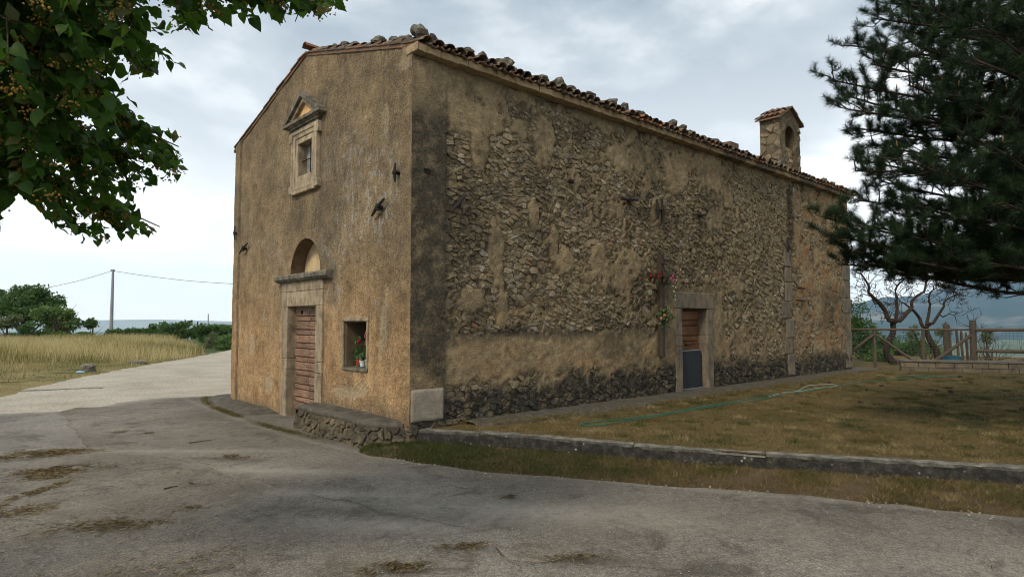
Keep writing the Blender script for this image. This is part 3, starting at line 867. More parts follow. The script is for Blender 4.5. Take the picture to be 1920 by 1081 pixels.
tag(mobj('paving_strip', np.concatenate([P, z[..., None]], -1).reshape(-1, 3), F, M['concrete'], smooth=True, attrs={'tint': np.full(P.shape[0] * 5, 0.55)}), kind='structure')

# mountains
def mountain(name, pts, d0, d1, nb, nr, amp, mat='mountain'):
    pxs = np.linspace(pts[0][0], pts[-1][0], nb)
    top = np.interp(pxs, [p[0] for p in pts], [p[1] for p in pts])
    V = []
    rs = np.linspace(0, 1, nr)
    for i, px in enumerate(pxs):
        for r in rs:
            d = d0 + (d1 - d0) * r
            q = CAM + d * (FWD + RGT * (px - 960) / FPX)
            peak = (602 - top[i]) / FPX * (d0 + (d1 - d0) * 0.7) + CAM[2]
            prof = sstep(0, 0.7, r) if r <= 0.7 else 1 - 0.5 * sstep(0.7, 1.0, r)
            V.append((q[0], q[1], -260 + (peak + 260) * prof, prof, r))
    V = np.array(V)
    f1 = fbm(np.stack([V[:, 0] / 1400.0, V[:, 1] / 1400.0, V[:, 0] * 0], -1), 5, 77)
    w = sstep(0.0, 0.2, V[:, 4]) * (1 - sstep(0.5, 0.7, V[:, 4]) * 0.75)
    z = V[:, 2] + amp * (f1 - 0.5) * w
    ii = np.arange(nb * nr).reshape(nb, nr)
    F = np.stack([ii[:-1, :-1], ii[1:, :-1], ii[1:, 1:], ii[:-1, 1:]], -1).reshape(-1, 4)
    return tag(mobj(name, np.c_[V[:, :2], z], F, M[mat], smooth=True), kind='structure')
mountain('mountain', [(1000, 640), (1350, 600), (1500, 580), (1598, 570), (1640, 558), (1720, 552), (1789, 532), (1855, 508), (1920, 482), (2200, 420), (2700, 500), (3300, 600)], 4200, 8800, 240, 60, 420)
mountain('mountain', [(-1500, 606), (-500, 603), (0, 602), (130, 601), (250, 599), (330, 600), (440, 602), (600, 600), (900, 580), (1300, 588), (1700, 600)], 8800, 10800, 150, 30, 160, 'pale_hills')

# ================================================================== stone laying
def voronoi(sites, stretch, rad):
    """clip each cell against its neighbours; sites (n,2); cells in a space squashed by stretch"""
    Q = np.asarray(sites, float) * np.array([1.0, stretch])
    cell = {}
    for i, q in enumerate(Q):
        cell.setdefault((int(q[0] // rad), int(q[1] // rad)), []).append(i)
    out = []
    for i, q in enumerate(Q):
        ci, cj = int(q[0] // rad), int(q[1] // rad)
        nb = [j for a in (-1, 0, 1) for b in (-1, 0, 1) for j in cell.get((ci + a, cj + b), ()) if j != i]
        nb.sort(key=lambda j: (Q[j][0] - q[0]) ** 2 + (Q[j][1] - q[1]) ** 2)
        r = rad * 0.62
        poly = [(q[0] + r * math.cos(a), q[1] + r * math.sin(a)) for a in np.arange(8) * math.pi / 4 + 0.3]
        for j in nb[:18]:
            mx, my = (q[0] + Q[j][0]) / 2, (q[1] + Q[j][1]) / 2
            nx_, ny_ = Q[j][0] - q[0], Q[j][1] - q[1]
            new = []
            for k in range(len(poly)):
                p1, p2 = poly[k], poly[(k + 1) % len(poly)]
                s1 = (p1[0] - mx) * nx_ + (p1[1] - my) * ny_
                s2 = (p2[0] - mx) * nx_ + (p2[1] - my) * ny_
                if s1 <= 0: new.append(p1)
                if (s1 < 0 < s2) or (s2 < 0 < s1):
                    t = s1 / (s1 - s2)
                    new.append((p1[0] + t * (p2[0] - p1[0]), p1[1] + t * (p2[1] - p1[1])))
            poly = new
            if len(poly) < 3: break
        out.append(np.array([(a, b / stretch) for a, b in poly]) if len(poly) >= 3 else None)
    return out
def scatter_sites(u0, u1, v0, v1, rfun, tries, seed, stretch, big=0):
    g = np.random.default_rng(seed)
    pts, cell = [], {}
    cs = 0.12
    for _ in range(tries):
        a, b = g.uniform(u0, u1), g.uniform(v0, v1)
        r = rfun(a, b, g) if _ >= big else g.uniform(0.20, 0.34)
        c = (int(a // cs), int(b * stretch // cs))
        k = int(r // cs) + 1
        ok = True
        for i in range(c[0] - k, c[0] + k + 1):
            for j in range(c[1] - k, c[1] + k + 1):
                for (pa, pb, pr_) in cell.get((i, j), ()):
                    if (a - pa) ** 2 + ((b - pb) * stretch) ** 2 < ((r + pr_) * 0.5) ** 2:
                        ok = False; break
                if not ok: break
            if not ok: break
        if ok:
            cell.setdefault(c, []).append((a, b, r))
            pts.append((a, b))
    return pts
def stone_shape(poly, gap, prot, g, back=-0.05):
    """a rough stone on an outline: returns (u,v,n) verts and faces"""
    c = poly.mean(0)
    out = []
    n = len(poly)
    for k in range(n):
        p, q = poly[k], poly[(k + 1) % n]
        e = np.linalg.norm(q - p)
        if e < 0.012: continue
        out.append(p + (q - p) * 0.14); 
        if e > 0.05: out.append(p + (q - p) * g.uniform(0.4, 0.6))
        out.append(p + (q - p) * 0.86)
    if len(out) < 4: return None
    P = np.array(out)
    d = P - c
    r = np.linalg.norm(d, axis=1, keepdims=True) + 1e-6
    P = c + d * np.clip((r - gap) / r, 0.3, 1) * g.uniform(0.86, 1.08, (len(P), 1))
    m = len(P)
    tilt = g.normal(0, 0.16, 2)
    def depth(X, base):
        return base + (X - c) @ tilt + g.uniform(-0.004, 0.004, len(X))
    ring2 = c + (P - c) * g.uniform(0.78, 0.90, (m, 1))
    ring1 = P
    V = np.concatenate([np.c_[ring1, np.full(m, back)], np.c_[ring1, depth(ring1, prot * 0.45)], np.c_[ring2, depth(ring2, prot)], [[c[0], c[1], prot + g.uniform(-0.004, 0.008)]]])
    F = []
    for i in range(m):
        j = (i + 1) % m
        F.append((i, j, m + j, m + i))
        F.append((m + i, m + j, 2 * m + j, 2 * m + i))
        F.append((2 * m + i, 2 * m + j, 3 * m))
    return V, F
def lay_stones(polys, frame, parent, mat, attrs_fn, gap, prot_fn, seed, name='stone', most=300, fill='stone_fill', tint_fn=None):
    """the stones that show largest become objects of their own, the rest one mesh"""
    O, U, Vv, Nn = [np.asarray(a, float) for a in frame]
    g = np.random.default_rng(seed)
    L = []
    for poly in polys:
        sh = stone_shape(poly, gap, prot_fn(poly.mean(0), g), g)
        if sh is None: continue
        V, F = sh
        X = O + V[:, :1] * U + V[:, 1:2] * Vv + V[:, 2:3] * Nn
        sx, sy, _ = proj(X)
        area = (sx.max() - sx.min()) * (sy.max() - sy.min())
        L.append((area, X, F, float(g.random()) if tint_fn is None else tint_fn(poly.mean(0), g)))
    L.sort(key=lambda t: -t[0])
    if not L: return
    allX = np.concatenate([l[1] for l in L])
    A = dict(attrs_fn(allX)); A['tint'] = np.concatenate([np.full(len(l[1]), l[3]) for l in L])
    st = np.concatenate([[0], np.cumsum([len(l[1]) for l in L])])
    for k, (a, X, F, t) in enumerate(L[:most]):
        mobj(name, X, F, mat, parent, {q: v[st[k]:st[k + 1]] for q, v in A.items()}, origin=X.mean(0))
    if len(L) > most:
        Fs = []
        for k in range(most, len(L)):
            o_ = st[k] - st[most]
            Fs += [tuple(i + o_ for i in f) for f in L[k][2]]
        tag(mobj(fill, allX[st[most]:], Fs, mat, parent, {q: v[st[most]:] for q, v in A.items()}), kind='stuff')

# ================================================================== the church
LEN, WID = 17.55, 7.90
EAVE, RIDGE, YMID = 5.93, 7.04, 3.95
church = thing('church', (0, 0, -0.4), 'small old stone church with ochre plaster front and rubble side wall under a tiled roof', 'church')
def roof_z(y):
    return RIDGE - (RIDGE - EAVE) * np.abs(np.asarray(y, float) - YMID) / YMID

# ---- facade (plane x = 0)
DC, DW = 3.89, 0.665                 # door centre, half width
NI = (1.33, 2.13, 0.80, 1.59)        # niche y0 y1 z0 z1
LC, LR, LZ = 3.82, 0.69, 2.555       # lunette
WC, WH, WZ0, WZ1 = 3.84, 0.32, 4.53, 5.20
ys = axis_vals(-0.045, WID, 0.05, (0.0, DC - DW, DC + DW, NI[0], NI[1], LC - LR, LC + LR, WC - WH, WC + WH, 0.27, 0.30, 7.56, 7.59))
zs = axis_vals(-0.5, 7.1, 0.05, (1.90, NI[2], NI[3], LZ, LZ + LR, WZ0, WZ1))
def fkeep(y, z):
    k = z < roof_z(y) + 0.04
    k &= ~((np.abs(y - DC) < DW) & (z < 1.90))
    k &= ~((y > NI[0]) & (y < NI[1]) & (z > NI[2]) & (z < NI[3]))
    k &= ~((np.abs(y - LC) < LR) & (z > LZ) & (z < LZ + LR))
    k &= ~((np.abs(y - WC) < WH) & (z > WZ0) & (z < WZ1))
    return k
y, z, F = grid(ys, zs, fkeep)
z = np.minimum(z, roof_z(y) - 0.005)
SCARS = [(0.80, 4.95, 0.10, 0.26), (0.62, 3.95, 0.05, 0.35), (0.80, 1.5, 0.10, 0.42), (0.72, 2.0, 0.05, 0.25), (0.9, 1.15, 0.06, 0.2), (2.1, 0.35, 0.5, 0.12), (5.6, 0.25, 0.25, 0.22), (6.6, 1.05, 0.18, 0.3), (0.20, 5.75, 0.25, 0.2), (1.5, 0.45, 0.2, 0.12)]
def facade_x(y, z):
    d = 0.030 * (fb2(y, z, 0.9, 0.9, 3, 4) - 0.5) + 0.022 * (fb2(y, z, 6, 6, 3, 5) - 0.5) + 0.014 * (fb2(y, z, 16, 16, 2, 6) - 0.5)
    d = d - 0.035 * (1 - sstep(0.27, 0.30, y)) - 0.035 * sstep(7.56, 7.59, y)     # shallow strips at both corners
    d = d + 0.03 * sbox(z, -0.5, 0.2, 0.15) * (fb2(y, z, 2, 2, 3, 44) - 0.4)
    # scars where plaster has come away
    for (cy_, cz_, ry, rz) in SCARS:
        m = 1 - np.hypot((y - cy_) / ry, (z - cz_) / rz) + 0.9 * (fb2(y, z, 5, 5, 3, 12) - 0.5)
        d = d + 0.018 * sstep(0.0, 0.15, m)
    return d
def fac_attrs(y, z):
    nz = fb2(y, z, 1.3, 0.8, 4, 51)
    st = 0.9 * sbox(y, 3.05, 3.28, 0.10) * sbox(z, 3.2, 5.75, 0.25)                 # runs beside and below the window
    st = np.maximum(st, 0.75 * sbox(y, 4.42, 4.55, 0.07) * sbox(z, 3.2, 5.3, 0.3))
    st = np.maximum(st, 0.80 * sbox(y, 3.15, 4.45, 0.15) * sbox(z, 3.35, 4.28, 0.15) * sstep(0.30, 0.6, nz))
    st = np.maximum(st, 0.95 * sbox(y, 2.85, 3.7, 0.15) * sbox(z, 5.35, 6.1, 0.15))
    st = np.maximum(st, 0.7 * sbox(y, 4.4, 4.8, 0.12) * sbox(z, 5.3, 5.75, 0.12))
    st = np.maximum(st, 0.85 * sbox(y, 2.45, 2.72, 0.10) * sbox(z, 1.9, 2.75, 0.12))
    st = np.maximum(st, 0.6 * sbox(y, 4.92, 5.15, 0.08) * sbox(z, 1.9, 2.8, 0.12))
    st = np.maximum(st, 0.55 * sbox(y, 0.55, 0.85, 0.1) * sbox(z, 0.9, 1.9, 0.25))
    st = np.maximum(st, 0.65 * (1 - sstep(0.05, 0.45, z - 0.0)) * (1 - sstep(3.0, 3.3, y)))
    st = np.maximum(st, 0.55 * (1 - sstep(-0.3, -0.05, z)))
    st = np.maximum(st, 0.55 * sstep(0.45, 0.7, nz) * sstep(2.2, 5.5, z))
    st = np.maximum(st, 0.50 * sstep(0.42, 0.60, fb2(y, z, 0.6, 0.45, 4, 53)) * sstep(1.8, 3.2, z))
    st = np.maximum(st, 0.45 * (1 - sstep(0.35, 1.6, y)) * sstep(1.2, 2.5, z))
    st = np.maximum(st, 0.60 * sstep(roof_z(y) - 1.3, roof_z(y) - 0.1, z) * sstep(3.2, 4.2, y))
    st = np.maximum(st, 1.0 * (1 - sstep(0.0, 0.05, np.abs(y - 7.57))))  # shadow at the corner strip's edge, painted as a thin dark upright line
    st = np.maximum(st, 0.35 * sbox(y, 1.8, 2.1, 0.15) * sbox(z, 0.35, 0.8, 0.1))
    pale = sbox(y, 0.4, 3.2, 0.35) * sbox(z, 1.9, 4.9, 0.5) * sstep(0.28, 0.52, fb2(y, z, 1.1, 0.8, 3, 61))
    pale = np.maximum(pale, 0.5 * sbox(y, 4.8, 6.9, 0.4) * sbox(z, 1.2, 3.6, 0.5) * sstep(0.42, 0.62, fb2(y, z, 1.1, 0.8, 3, 62)))
    warm = (1 - sstep(0.9, 3.2, z + 1.2 * (nz - 0.5))) * 0.9
    scar = np.zeros_like(y)
    for (cy_, cz_, ry, rz_) in SCARS:
        m = 1 - np.hypot((y - cy_) / ry, (z - cz_) / rz_) + 0.9 * (fb2(y, z, 5, 5, 3, 12) - 0.5)
        scar = np.maximum(scar, sstep(0.0, 0.12, m))
    return {'stain_or_shade': np.clip(st, 0, 1), 'pale': np.clip(pale, 0, 1), 'warm': warm, 'scar': scar}
# close the arch corners over the lunette
V = list(np.stack([facade_x(y, z), y, z], -1)); F = [tuple(f[::-1]) for f in F]
NA = 24
for s_ in range(NA):
    a0, a1 = math.pi * s_ / NA, math.pi * (s_ + 1) / NA
    p = [(LC + LR * math.cos(a0), LZ + LR * math.sin(a0)), (LC + LR * math.cos(a1), LZ + LR * math.sin(a1))]
    q = [(p[0][0], LZ + LR), (p[1][0], LZ + LR)]
    b = len(V)
    for (yy, zz_) in (p[0], p[1], q[1], q[0]):
        V.append(np.array([facade_x(np.array([yy]), np.array([zz_]))[0], yy, zz_]))
    F.append((b, b + 1, b + 2, b + 3))
V = np.array(V)
facade = mobj('facade_wall', V, F, M['facade'], church, fac_attrs(V[:, 1], V[:, 2]))

# ---- lunette hollow, niche hollow
mb = MB()
n0 = []
for s_ in range(NA + 1):
    a = math.pi * s_ / NA
    n0.append((LC + LR * math.cos(a), LZ + LR * math.sin(a)))
v = [(-0.004, yy, zz_) for yy, zz_ in n0] + [(0.30, yy, zz_) for yy, zz_ in n0]
f = [(i, i + 1, NA + 1 + i + 1, NA + 1 + i) for i in range(NA)]
mb.add(v, f)
mb.add([(-0.004, LC - LR, LZ), (-0.004, LC + LR, LZ), (0.30, LC + LR, LZ), (0.30, LC - LR, LZ)], [(0, 1, 2, 3)])
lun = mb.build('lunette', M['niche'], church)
mb = MB(); mb.add([(0.295, yy, zz_) for yy, zz_ in n0], [tuple(range(NA + 1))]); mb.build('lunette_back', M['lunette'], lun)
def hollow(name, y0, y1, z0, z1, d, mat):
    mb = MB()
    mb.add([(-0.006, y0, z0), (-0.006, y1, z0), (-0.006, y1, z1), (-0.006, y0, z1), (d, y0, z0), (d, y1, z0), (d, y1, z1), (d, y0, z1)],
           [(0, 1, 5, 4), (1, 2, 6, 5), (2, 3, 7, 6), (3, 0, 4, 7), (4, 5, 6, 7)])
    return mb.build(name, mat, church)
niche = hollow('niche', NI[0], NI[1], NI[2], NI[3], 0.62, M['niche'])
mb = MB()
mb.box((-0.028, NI[0] - 0.06, NI[3] + 0.002), (0.05, NI[1] + 0.07, NI[3] + 0.085), 0.55, 0.015, 0.006)
mb.build('niche_lintel', M['limestone'], niche)
mb = MB()
mb.box((-0.022, NI[1] + 0.001, NI[2]), (0.05, NI[1] + 0.055, NI[3]), 0.4, 0.01, 0.004)
mb.build('niche_edge', M['limestone'], niche)
mb = MB(); mb.box((-0.024, NI[0] - 0.055, NI[2]), (0.05, NI[0] - 0.001, NI[3]), 0.45, 0.01, 0.004); mb.build('niche_edge', M['limestone'], niche)
mb = MB(); mb.box((-0.03, NI[0] - 0.05, NI[2] - 0.055), (0.06, NI[1] + 0.06, NI[2] - 0.001), 0.35, 0.012, 0.005); mb.build('niche_sill', M['limestone_dark'], niche)

# ---- front door with stone frame
fr = MB(); fr.box((0.15, DC - DW - 0.02, 1.86), (0.30, DC + DW + 0.02, 1.93), 0.4)
dframe = fr.build('door_frame', M['limestone'], church)
def blk(parent, lo, hi, mat, t=None, bev=0.012, name='block', jit=0.003):
    b = MB(); b.box(lo, hi, rng.uniform(0.3, 0.8) if t is None else t, bev, jit)
    lo = np.asarray(lo, float); hi = np.asarray(hi, float)
    return b.build(name, mat, parent, origin=((lo[0] + hi[0]) / 2, (lo[1] + hi[1]) / 2, lo[2]))
for sgn in (-1, 1):
    a, b = sorted((DC + sgn * DW, DC + sgn * (DW + 0.275)))
    for (z0, z1, t) in ((-0.44, 0.62, 0.35), (0.623, 0.83, 0.62), (0.833, 1.897, 0.5)):
        blk(dframe, (-0.045, a, z0), (0.30, b, z1), M['limestone'], t)
blk(dframe, (-0.045, DC - DW - 0.275, 1.90), (0.30, DC + DW + 0.03, 2.195), M['limestone'], 0.66)
blk(dframe, (-0.045, DC + DW + 0.033, 1.90), (0.30, DC + DW + 0.275, 2.195), M['limestone'], 0.58)
for (a, b, t) in ((DC - 0.94, DC - 0.66, 0.5), (DC - 0.657, DC + 0.15, 0.42), (DC + 0.153, DC + 0.94, 0.58)):
    blk(dframe, (-0.040, a, 2.198), (0.20, b, 2.395), M['limestone'], t)
mb = MB()   # moulded cornice slab over the door
prof = [(-0.02, 2.397), (-0.09, 2.405), (-0.125, 2.44), (-0.15, 2.45), (-0.155, 2.515), (-0.13, 2.545), (0.0, 2.550), (0.06, 2.55), (0.06, 2.397)]
n = len(prof)
yy = axis_vals(2.60, 5.03, 0.10)
V = []
for q in yy:
    j = rng.uniform(-0.007, 0.007, (n, 2))
    V += [(p[0] + j[i, 0], q, p[1] + j[i, 1]) for i, p in enumerate(prof)]
F = []
for k in range(len(yy) - 1):
    for i in range(n):
        F.append((k * n + i, k * n + (i + 1) % n, (k + 1) * n + (i + 1) % n, (k + 1) * n + i))
F += [tuple(range(n)), tuple(range(len(V) - 1, len(V) - n - 1, -1))]
mb.add(V, F, 0.55)
mb.build('door_cornice', M['limestone_dark'], dframe)
door = MB(); door.box((0.20, DC - DW + 0.002, -0.40), (0.24, DC + DW - 0.002, 1.86), 0.15)
door = door.build('front_door', M['door_wood'], church)
zc = 1.868
k = 0
split = 3.885
nm = MB()
while zc > -0.30:
    h = (0.165, 0.108)[k % 2] * rng.uniform(0.94, 1.06)
    for (a, b) in ((split + 0.012, DC + DW - 0.004), (DC - DW + 0.004, split - 0.012)):
        t = rng.uniform(0.25, 0.95)
        p = MB()
        x0 = 0.135 if k % 2 == 0 else 0.148
        p.box((x0, a, zc - h + 0.012), (0.199, b, zc), t, 0.014, 0.002)
        pl = p.build('plank', M['door_wood'], door, origin=(0.17, (a + b) / 2, zc - h))
        for q in (a + 0.07, b - 0.07):
            nm.lump((x0 - 0.001, q, zc - h / 2), (0.008, 0.012, 0.012), 1, 0.0, 1)
    zc -= h
    k += 1
nm.build('nail_heads', M['iron'], door, kind='stuff')
mb = MB()
for i in range(10):
    w = 2 * math.pi * i / 10
    mb.lump((0.128, 4.22 + 0.035 * math.cos(w), 1.785 + 0.035 * math.sin(w)), (0.012, 0.016, 0.016), 2, 0.1, 1)
mb.lump((0.128, 4.22, 1.785), (0.015, 0.018, 0.018), 2, 0.1, 1)
mb.build('rosette', M['iron'], door)
blk(dframe, (-0.10, DC - DW + 0.003, -0.43), (0.198, DC + DW - 0.003, -0.335), M['limestone_dark'], 0.6, name='threshold')

# ---- window with pediment
win = MB(); win.box((0.158, WC - WH - 0.03, WZ0 - 0.03), (0.27, WC + WH + 0.03, WZ1 + 0.03), 0.3)
win = win.build('window', M['hole'], church)
rv = hollow('reveal', WC - WH, WC + WH, WZ0, WZ1, 0.157, M['limestone'])
rv.parent = win; rv.matrix_parent_inverse = win.matrix_basis.inverted()
rv.data.attributes['tint'].data.foreach_set('value', np.full(len(rv.data.vertices), 0.35, np.float32))
for (a, b) in ((WC - WH + 0.02, WC - 0.012), (WC + 0.012, WC + WH - 0.02)):
    for (c, d) in ((WZ0 + 0.02, 4.86), (4.88, WZ1 - 0.02)):
        p = MB(); p.box((0.150, a, c), (0.156, b, d)); p.build('pane', M['glass'], win)
mb = MB(); mb.tube([(0.08, WC - 0.02, WZ0 - 0.01), (0.08, WC - 0.02, WZ1 + 0.01)], 0.012, 6); mb.build('bar', M['iron'], win)
mb = MB(); mb.tube([(0.05, WC - WH - 0.02, 4.86), (0.065, WC, 4.87), (0.05, WC + WH + 0.02, 4.86)], 0.012, 6); mb.build('bar', M['iron'], win)
mb = MB(); mb.lump((0.12, WC - 0.17, WZ0 + 0.03), (0.015, 0.06, 0.03), 3, 0.3, 1); mb.build('green_shard', plain('green_glass_shard', (0.03, 0.35, 0.12), 0.3), win)
def frame_ring(y0, y1, z0, z1, w, x0, x1, mat, t):
    blk(win, (x0, y0, z0), (x1, y0 + w, z1), mat, t, 0.006, 'architrave')
    blk(win, (x0, y1 - w, z0), (x1, y1, z1), mat, t, 0.006, 'architrave')
    blk(win, (x0, y0 + w + 0.001, z1 - w), (x1, y1 - w - 0.001, z1), mat, t, 0.006, 'architrave')
    blk(win, (x0, y0 + w + 0.001, z0), (x1, y1 - w - 0.001, z0 + w), mat, t, 0.006, 'architrave')
frame_ring(WC - 0.43, WC + 0.43, 4.42, 5.31, 0.108, -0.045, 0.06, M['limestone'], 0.95)
frame_ring(WC - 0.52, WC + 0.52, 4.34, 5.40, 0.088, -0.062, 0.06, M['limestone'], 0.85)
frame_ring(WC - 0.60, WC + 0.60, 4.26, 5.48, 0.078, -0.078, 0.06, M['limestone'], 0.9)
for sg in (-1, 1):      # eared corners
    blk(win, (-0.088, WC + sg * 0.60 - 0.075, 5.26), (0.05, WC + sg * 0.60 + 0.075, 5.47), M['limestone'], 0.8, 0.01, 'ear')
    blk(win, (-0.088, WC + sg * 0.60 - 0.075, 4.20), (0.05, WC + sg * 0.60 + 0.075, 4.36), M['limestone'], 0.75, 0.01, 'ear')
blk(win, (-0.082, WC - 0.53, 4.17), (0.05, WC + 0.53, 4.258), M['limestone'], 0.7, 0.01, 'sill')
ped = MB()
ped.box((-0.05, WC - 0.60, 5.482), (0.05, WC + 0.60, 5.535), 0.6)
ped.box((-0.085, WC - 0.66, 5.535), (0.05, WC + 0.66, 5.575), 0.5)
ped.box((-0.120, WC - 0.74, 5.575), (0.05, WC + 0.74, 5.60), 0.4, 0.006)
ped.box((-0.165, WC - 0.86, 5.60), (0.05, WC + 0.86, 5.675), 0.5, 0.012)
ped = ped.build('pediment', M['limestone_dark'], win)
AP = 6.20
for sg in (-1, 1):
    m = MB(); m.prism([(WC + sg * 0.86, 5.677), (WC + sg * 0.70, 5.677), (WC, AP - 0.10), (WC, AP)][::sg], 0, -0.165, 0.05, 0.5); m.build('raking_cornice', M['limestone_dark'], ped)
    m = MB(); m.prism([(WC + sg * 0.70, 5.678), (WC + sg * 0.56, 5.678), (WC, AP - 0.19), (WC, AP - 0.102)][::sg], 0, -0.10, 0.05, 0.6); m.build('raking_moulding', M['limestone'], ped)
m = MB(); m.prism([(WC - 0.56, 5.678), (WC + 0.56, 5.678), (WC, AP - 0.192)], 0, -0.028, 0.05, 0.6); m.build('tympanum', M['orange_plaster'], ped)

# ---- side wall (plane y = 0, facing -y)
SD = (7.32, 8.41, -0.02, 1.90)         # side door opening
def s_noise(x, z, seed=71): return fb2(x, z, 0.55, 0.75, 5, seed)
def plaster_mask(x, z):
    n1 = s_noise(x, z); n2 = fb2(x, z, 3.0, 3.0, 4, 72)
    n3 = fb2(x, z, 11.0, 11.0, 3, 73)
    m = 0.95 * sstep(0.615, 0.67, n1 + 0.45 * (n2 - 0.5) + 0.45 * (n3 - 0.5))
    e = 0.5 * (n2 - 0.5) + 0.35 * (n3 - 0.5)
    m = np.maximum(m, sbox(z + e * 0.7, 0.62, 1.38, 0.10) * (1 - sstep(6.2, 7.4, x + e * 3)) * 1.0)
    m = np.maximum(m, 0.95 * sstep(5.35, 5.75, z + e * 1.6) * sstep(0.0, 0.2, n2 - 0.30))
    m = np.maximum(m, 0.95 * sstep(13.1, 13.5, x + e) * sstep(0.30, 0.52, n2 + 0.25 * (n1 - 0.5)))
    m = np.maximum(m, sbox(x + e * 0.8, 6.55, 9.15, 0.12) * (1 - sstep(2.15, 2.55, z + e)) * sstep(0.35, 0.55, z + e))
    m = np.maximum(m, 0.9 * sbox(x + e * 2, 8.9, 12.8, 0.5) * sbox(z + e, 0.4, 1.7, 0.3) * sstep(0.40, 0.58, n2))
    for (cx_, cz_, rx, rz) in [(1.72, 2.75, 0.20, 0.70), (1.85, 1.9, 0.16, 0.55), (3.42, 2.75, 0.30, 0.34), (3.15, 3.05, 0.12, 0.4), (2.62, 3.55, 0.17, 0.36), (1.35, 4.55, 0.28, 0.55), (1.2, 1.95, 0.35, 0.25), (0.95, 5.1, 0.5, 0.5),
                               (4.4, 2.9, 0.25, 0.35), (5.6, 2.85, 0.3, 0.3), (2.9, 4.9, 0.35, 0.6), (6.45, 4.05, 0.28, 0.35), (7.2, 5.0, 0.6, 0.5), (5.1, 5.0, 0.4, 0.4)]:
        m = np.maximum(m, sstep(0.0, 0.25, 1 - np.hypot((x - cx_) / rx, (z - cz_) / rz) + 1.6 * e))
    m = np.maximum(m, 1 - sstep(0.62, 0.66, x))
    m = m * (1 - 0.95 * (1 - sstep(0.25, 0.55, z + e)) * sstep(0.66, 0.7, x))
    return np.clip(m, 0, 1)
def side_depth(x, z, m=None):
    """how far the surface stands proud of the wall plane (positive = outwards)"""
    m = plaster_mask(x, z) if m is None else m
    d = -0.016 + 0.042 * m
    d = d + 0.030 * (fb2(x, z, 0.6, 0.6, 3, 81) - 0.5) + 0.040 * (fb2(x, z, 6, 7, 3, 82) - 0.5) + 0.030 * (fb2(x, z, 17, 17, 2, 83) - 0.5)
    d = np.where(x < 0.64, 0.045 + 0.012 * (fb2(x, z, 7, 7, 3, 84) - 0.5), d)
    d = d + 0.03 * (1 - sstep(0.2, 0.7, z)) * sstep(0.64, 0.8, x)
    return d
def side_attrs(X):
    x, z = X[:, 0], X[:, 2]
    n1 = fb2(x, z, 0.8, 0.8, 4, 91); n2 = fb2(x, z, 2.6, 2.6, 4, 92)
    e = n2 - 0.5
    g = 1.0 * (1 - sstep(0.30, 0.72, z + 0.55 * e + 0.25 * (n1 - 0.5) - 0.12 * sstep(0, 6, x)))
    g = np.maximum(g, 0.92 * (1 - sstep(0.60, 0.70, x)) * sstep(0.55, 0.95, z + 0.7 * (x - 0.2) + 0.3 * e) * (1 - sstep(4.6, 5.9, z + e)))
    g = np.maximum(g, 0.75 * sbox(z + 0.3 * e, 1.26, 1.48, 0.09) * (1 - sstep(6, 7.5, x)))
    g = np.maximum(g, 0.58 * sstep(0.42, 0.60, n1) * sstep(0.35, 0.6, n2) * (1 - 0.5 * sstep(9, 13, x)))
    g = np.maximum(g, 0.55 * sbox(x + e, 0.66, 1.7, 0.3) * sbox(z, 1.2, 5.0, 0.6) * sstep(0.35, 0.55, n2))
    g = np.maximum(g, 0.9 * sbox(x + 0.3 * e, 12.9, 13.35, 0.15) * sbox(z, 3.7, 5.6, 0.4))
    g = np.maximum(g, 0.6 * sbox(x + 1.5 * e, 15.0, 16.6, 0.4) * sbox(z + e, 1.3, 2.7, 0.3))
    g = np.maximum(g, 0.55 * sbox(x + e, 16.6, 17.5, 0.1) * (1 - sstep(2.6, 3.4, z + e)))
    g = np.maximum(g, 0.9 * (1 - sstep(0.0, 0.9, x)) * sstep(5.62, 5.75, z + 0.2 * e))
    g = np.maximum(g, 0.55 * sstep(5.45, 5.75, z + 0.35 * e))  # eave shade painted into the colour along the whole wall top
    g = np.maximum(g, 0.20)
    m = plaster_mask(x, z)
    warm = np.maximum(sstep(12.9, 13.6, x), 0.5 * sbox(z, 1.4, 2.2, 0.3) * sbox(x, 2.2, 5.5, 0.8))
    warm = np.maximum(warm, 0.35 * sbox(z, 0.55, 1.2, 0.2))
    warm = np.maximum(warm, 0.5 * sstep(4.6, 5.6, z) * sstep(4, 8, x))
    return {'grime_or_shade': np.clip(g, 0, 1), 'plaster': m, 'warm': np.clip(warm, 0, 1), 'mortar': 1 - m}
xs = axis_vals(-0.036, LEN, 0.045, (0.0, 0.62, 0.66, SD[0], SD[1]))
zs2 = axis_vals(-0.35, 5.92, 0.045, (SD[3], 0.0))
x, z, F = grid(xs, zs2, lambda a, b: ~((a > SD[0]) & (a < SD[1]) & (b < SD[3])))
dep_ = side_depth(x, z)
V = np.stack([x, -dep_, z], -1)
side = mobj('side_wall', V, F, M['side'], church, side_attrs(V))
_gu, _gv = np.meshgrid(np.arange(0, 18, 0.1), np.arange(-0.2, 6.0, 0.1), indexing='ij')
_gk = fb2(_gu, _gv, 0.5, 0.5, 3, 101)
def srad(a, b, g):
    k = _gk[int(a / 0.1), int((b + 0.2) / 0.1)]
    s_ = 0.072 + 0.11 * max(0, k - 0.42) * 2
    q = g.random()
    r = s_ * (0.6 + 1.1 * q * q)
    if g.random() < 0.06: r *= 1.8
    if b < 0.55: r *= 1.1
    return r
sites = scatter_sites(0.70, LEN - 0.05, -0.08, 5.62, srad, 30000, 3, 1.45, 80)
S_ = np.array(sites)
cells = voronoi(sites, 1.45, 0.36)
mk = plaster_mask(S_[:, 0], S_[:, 1])
polys = []
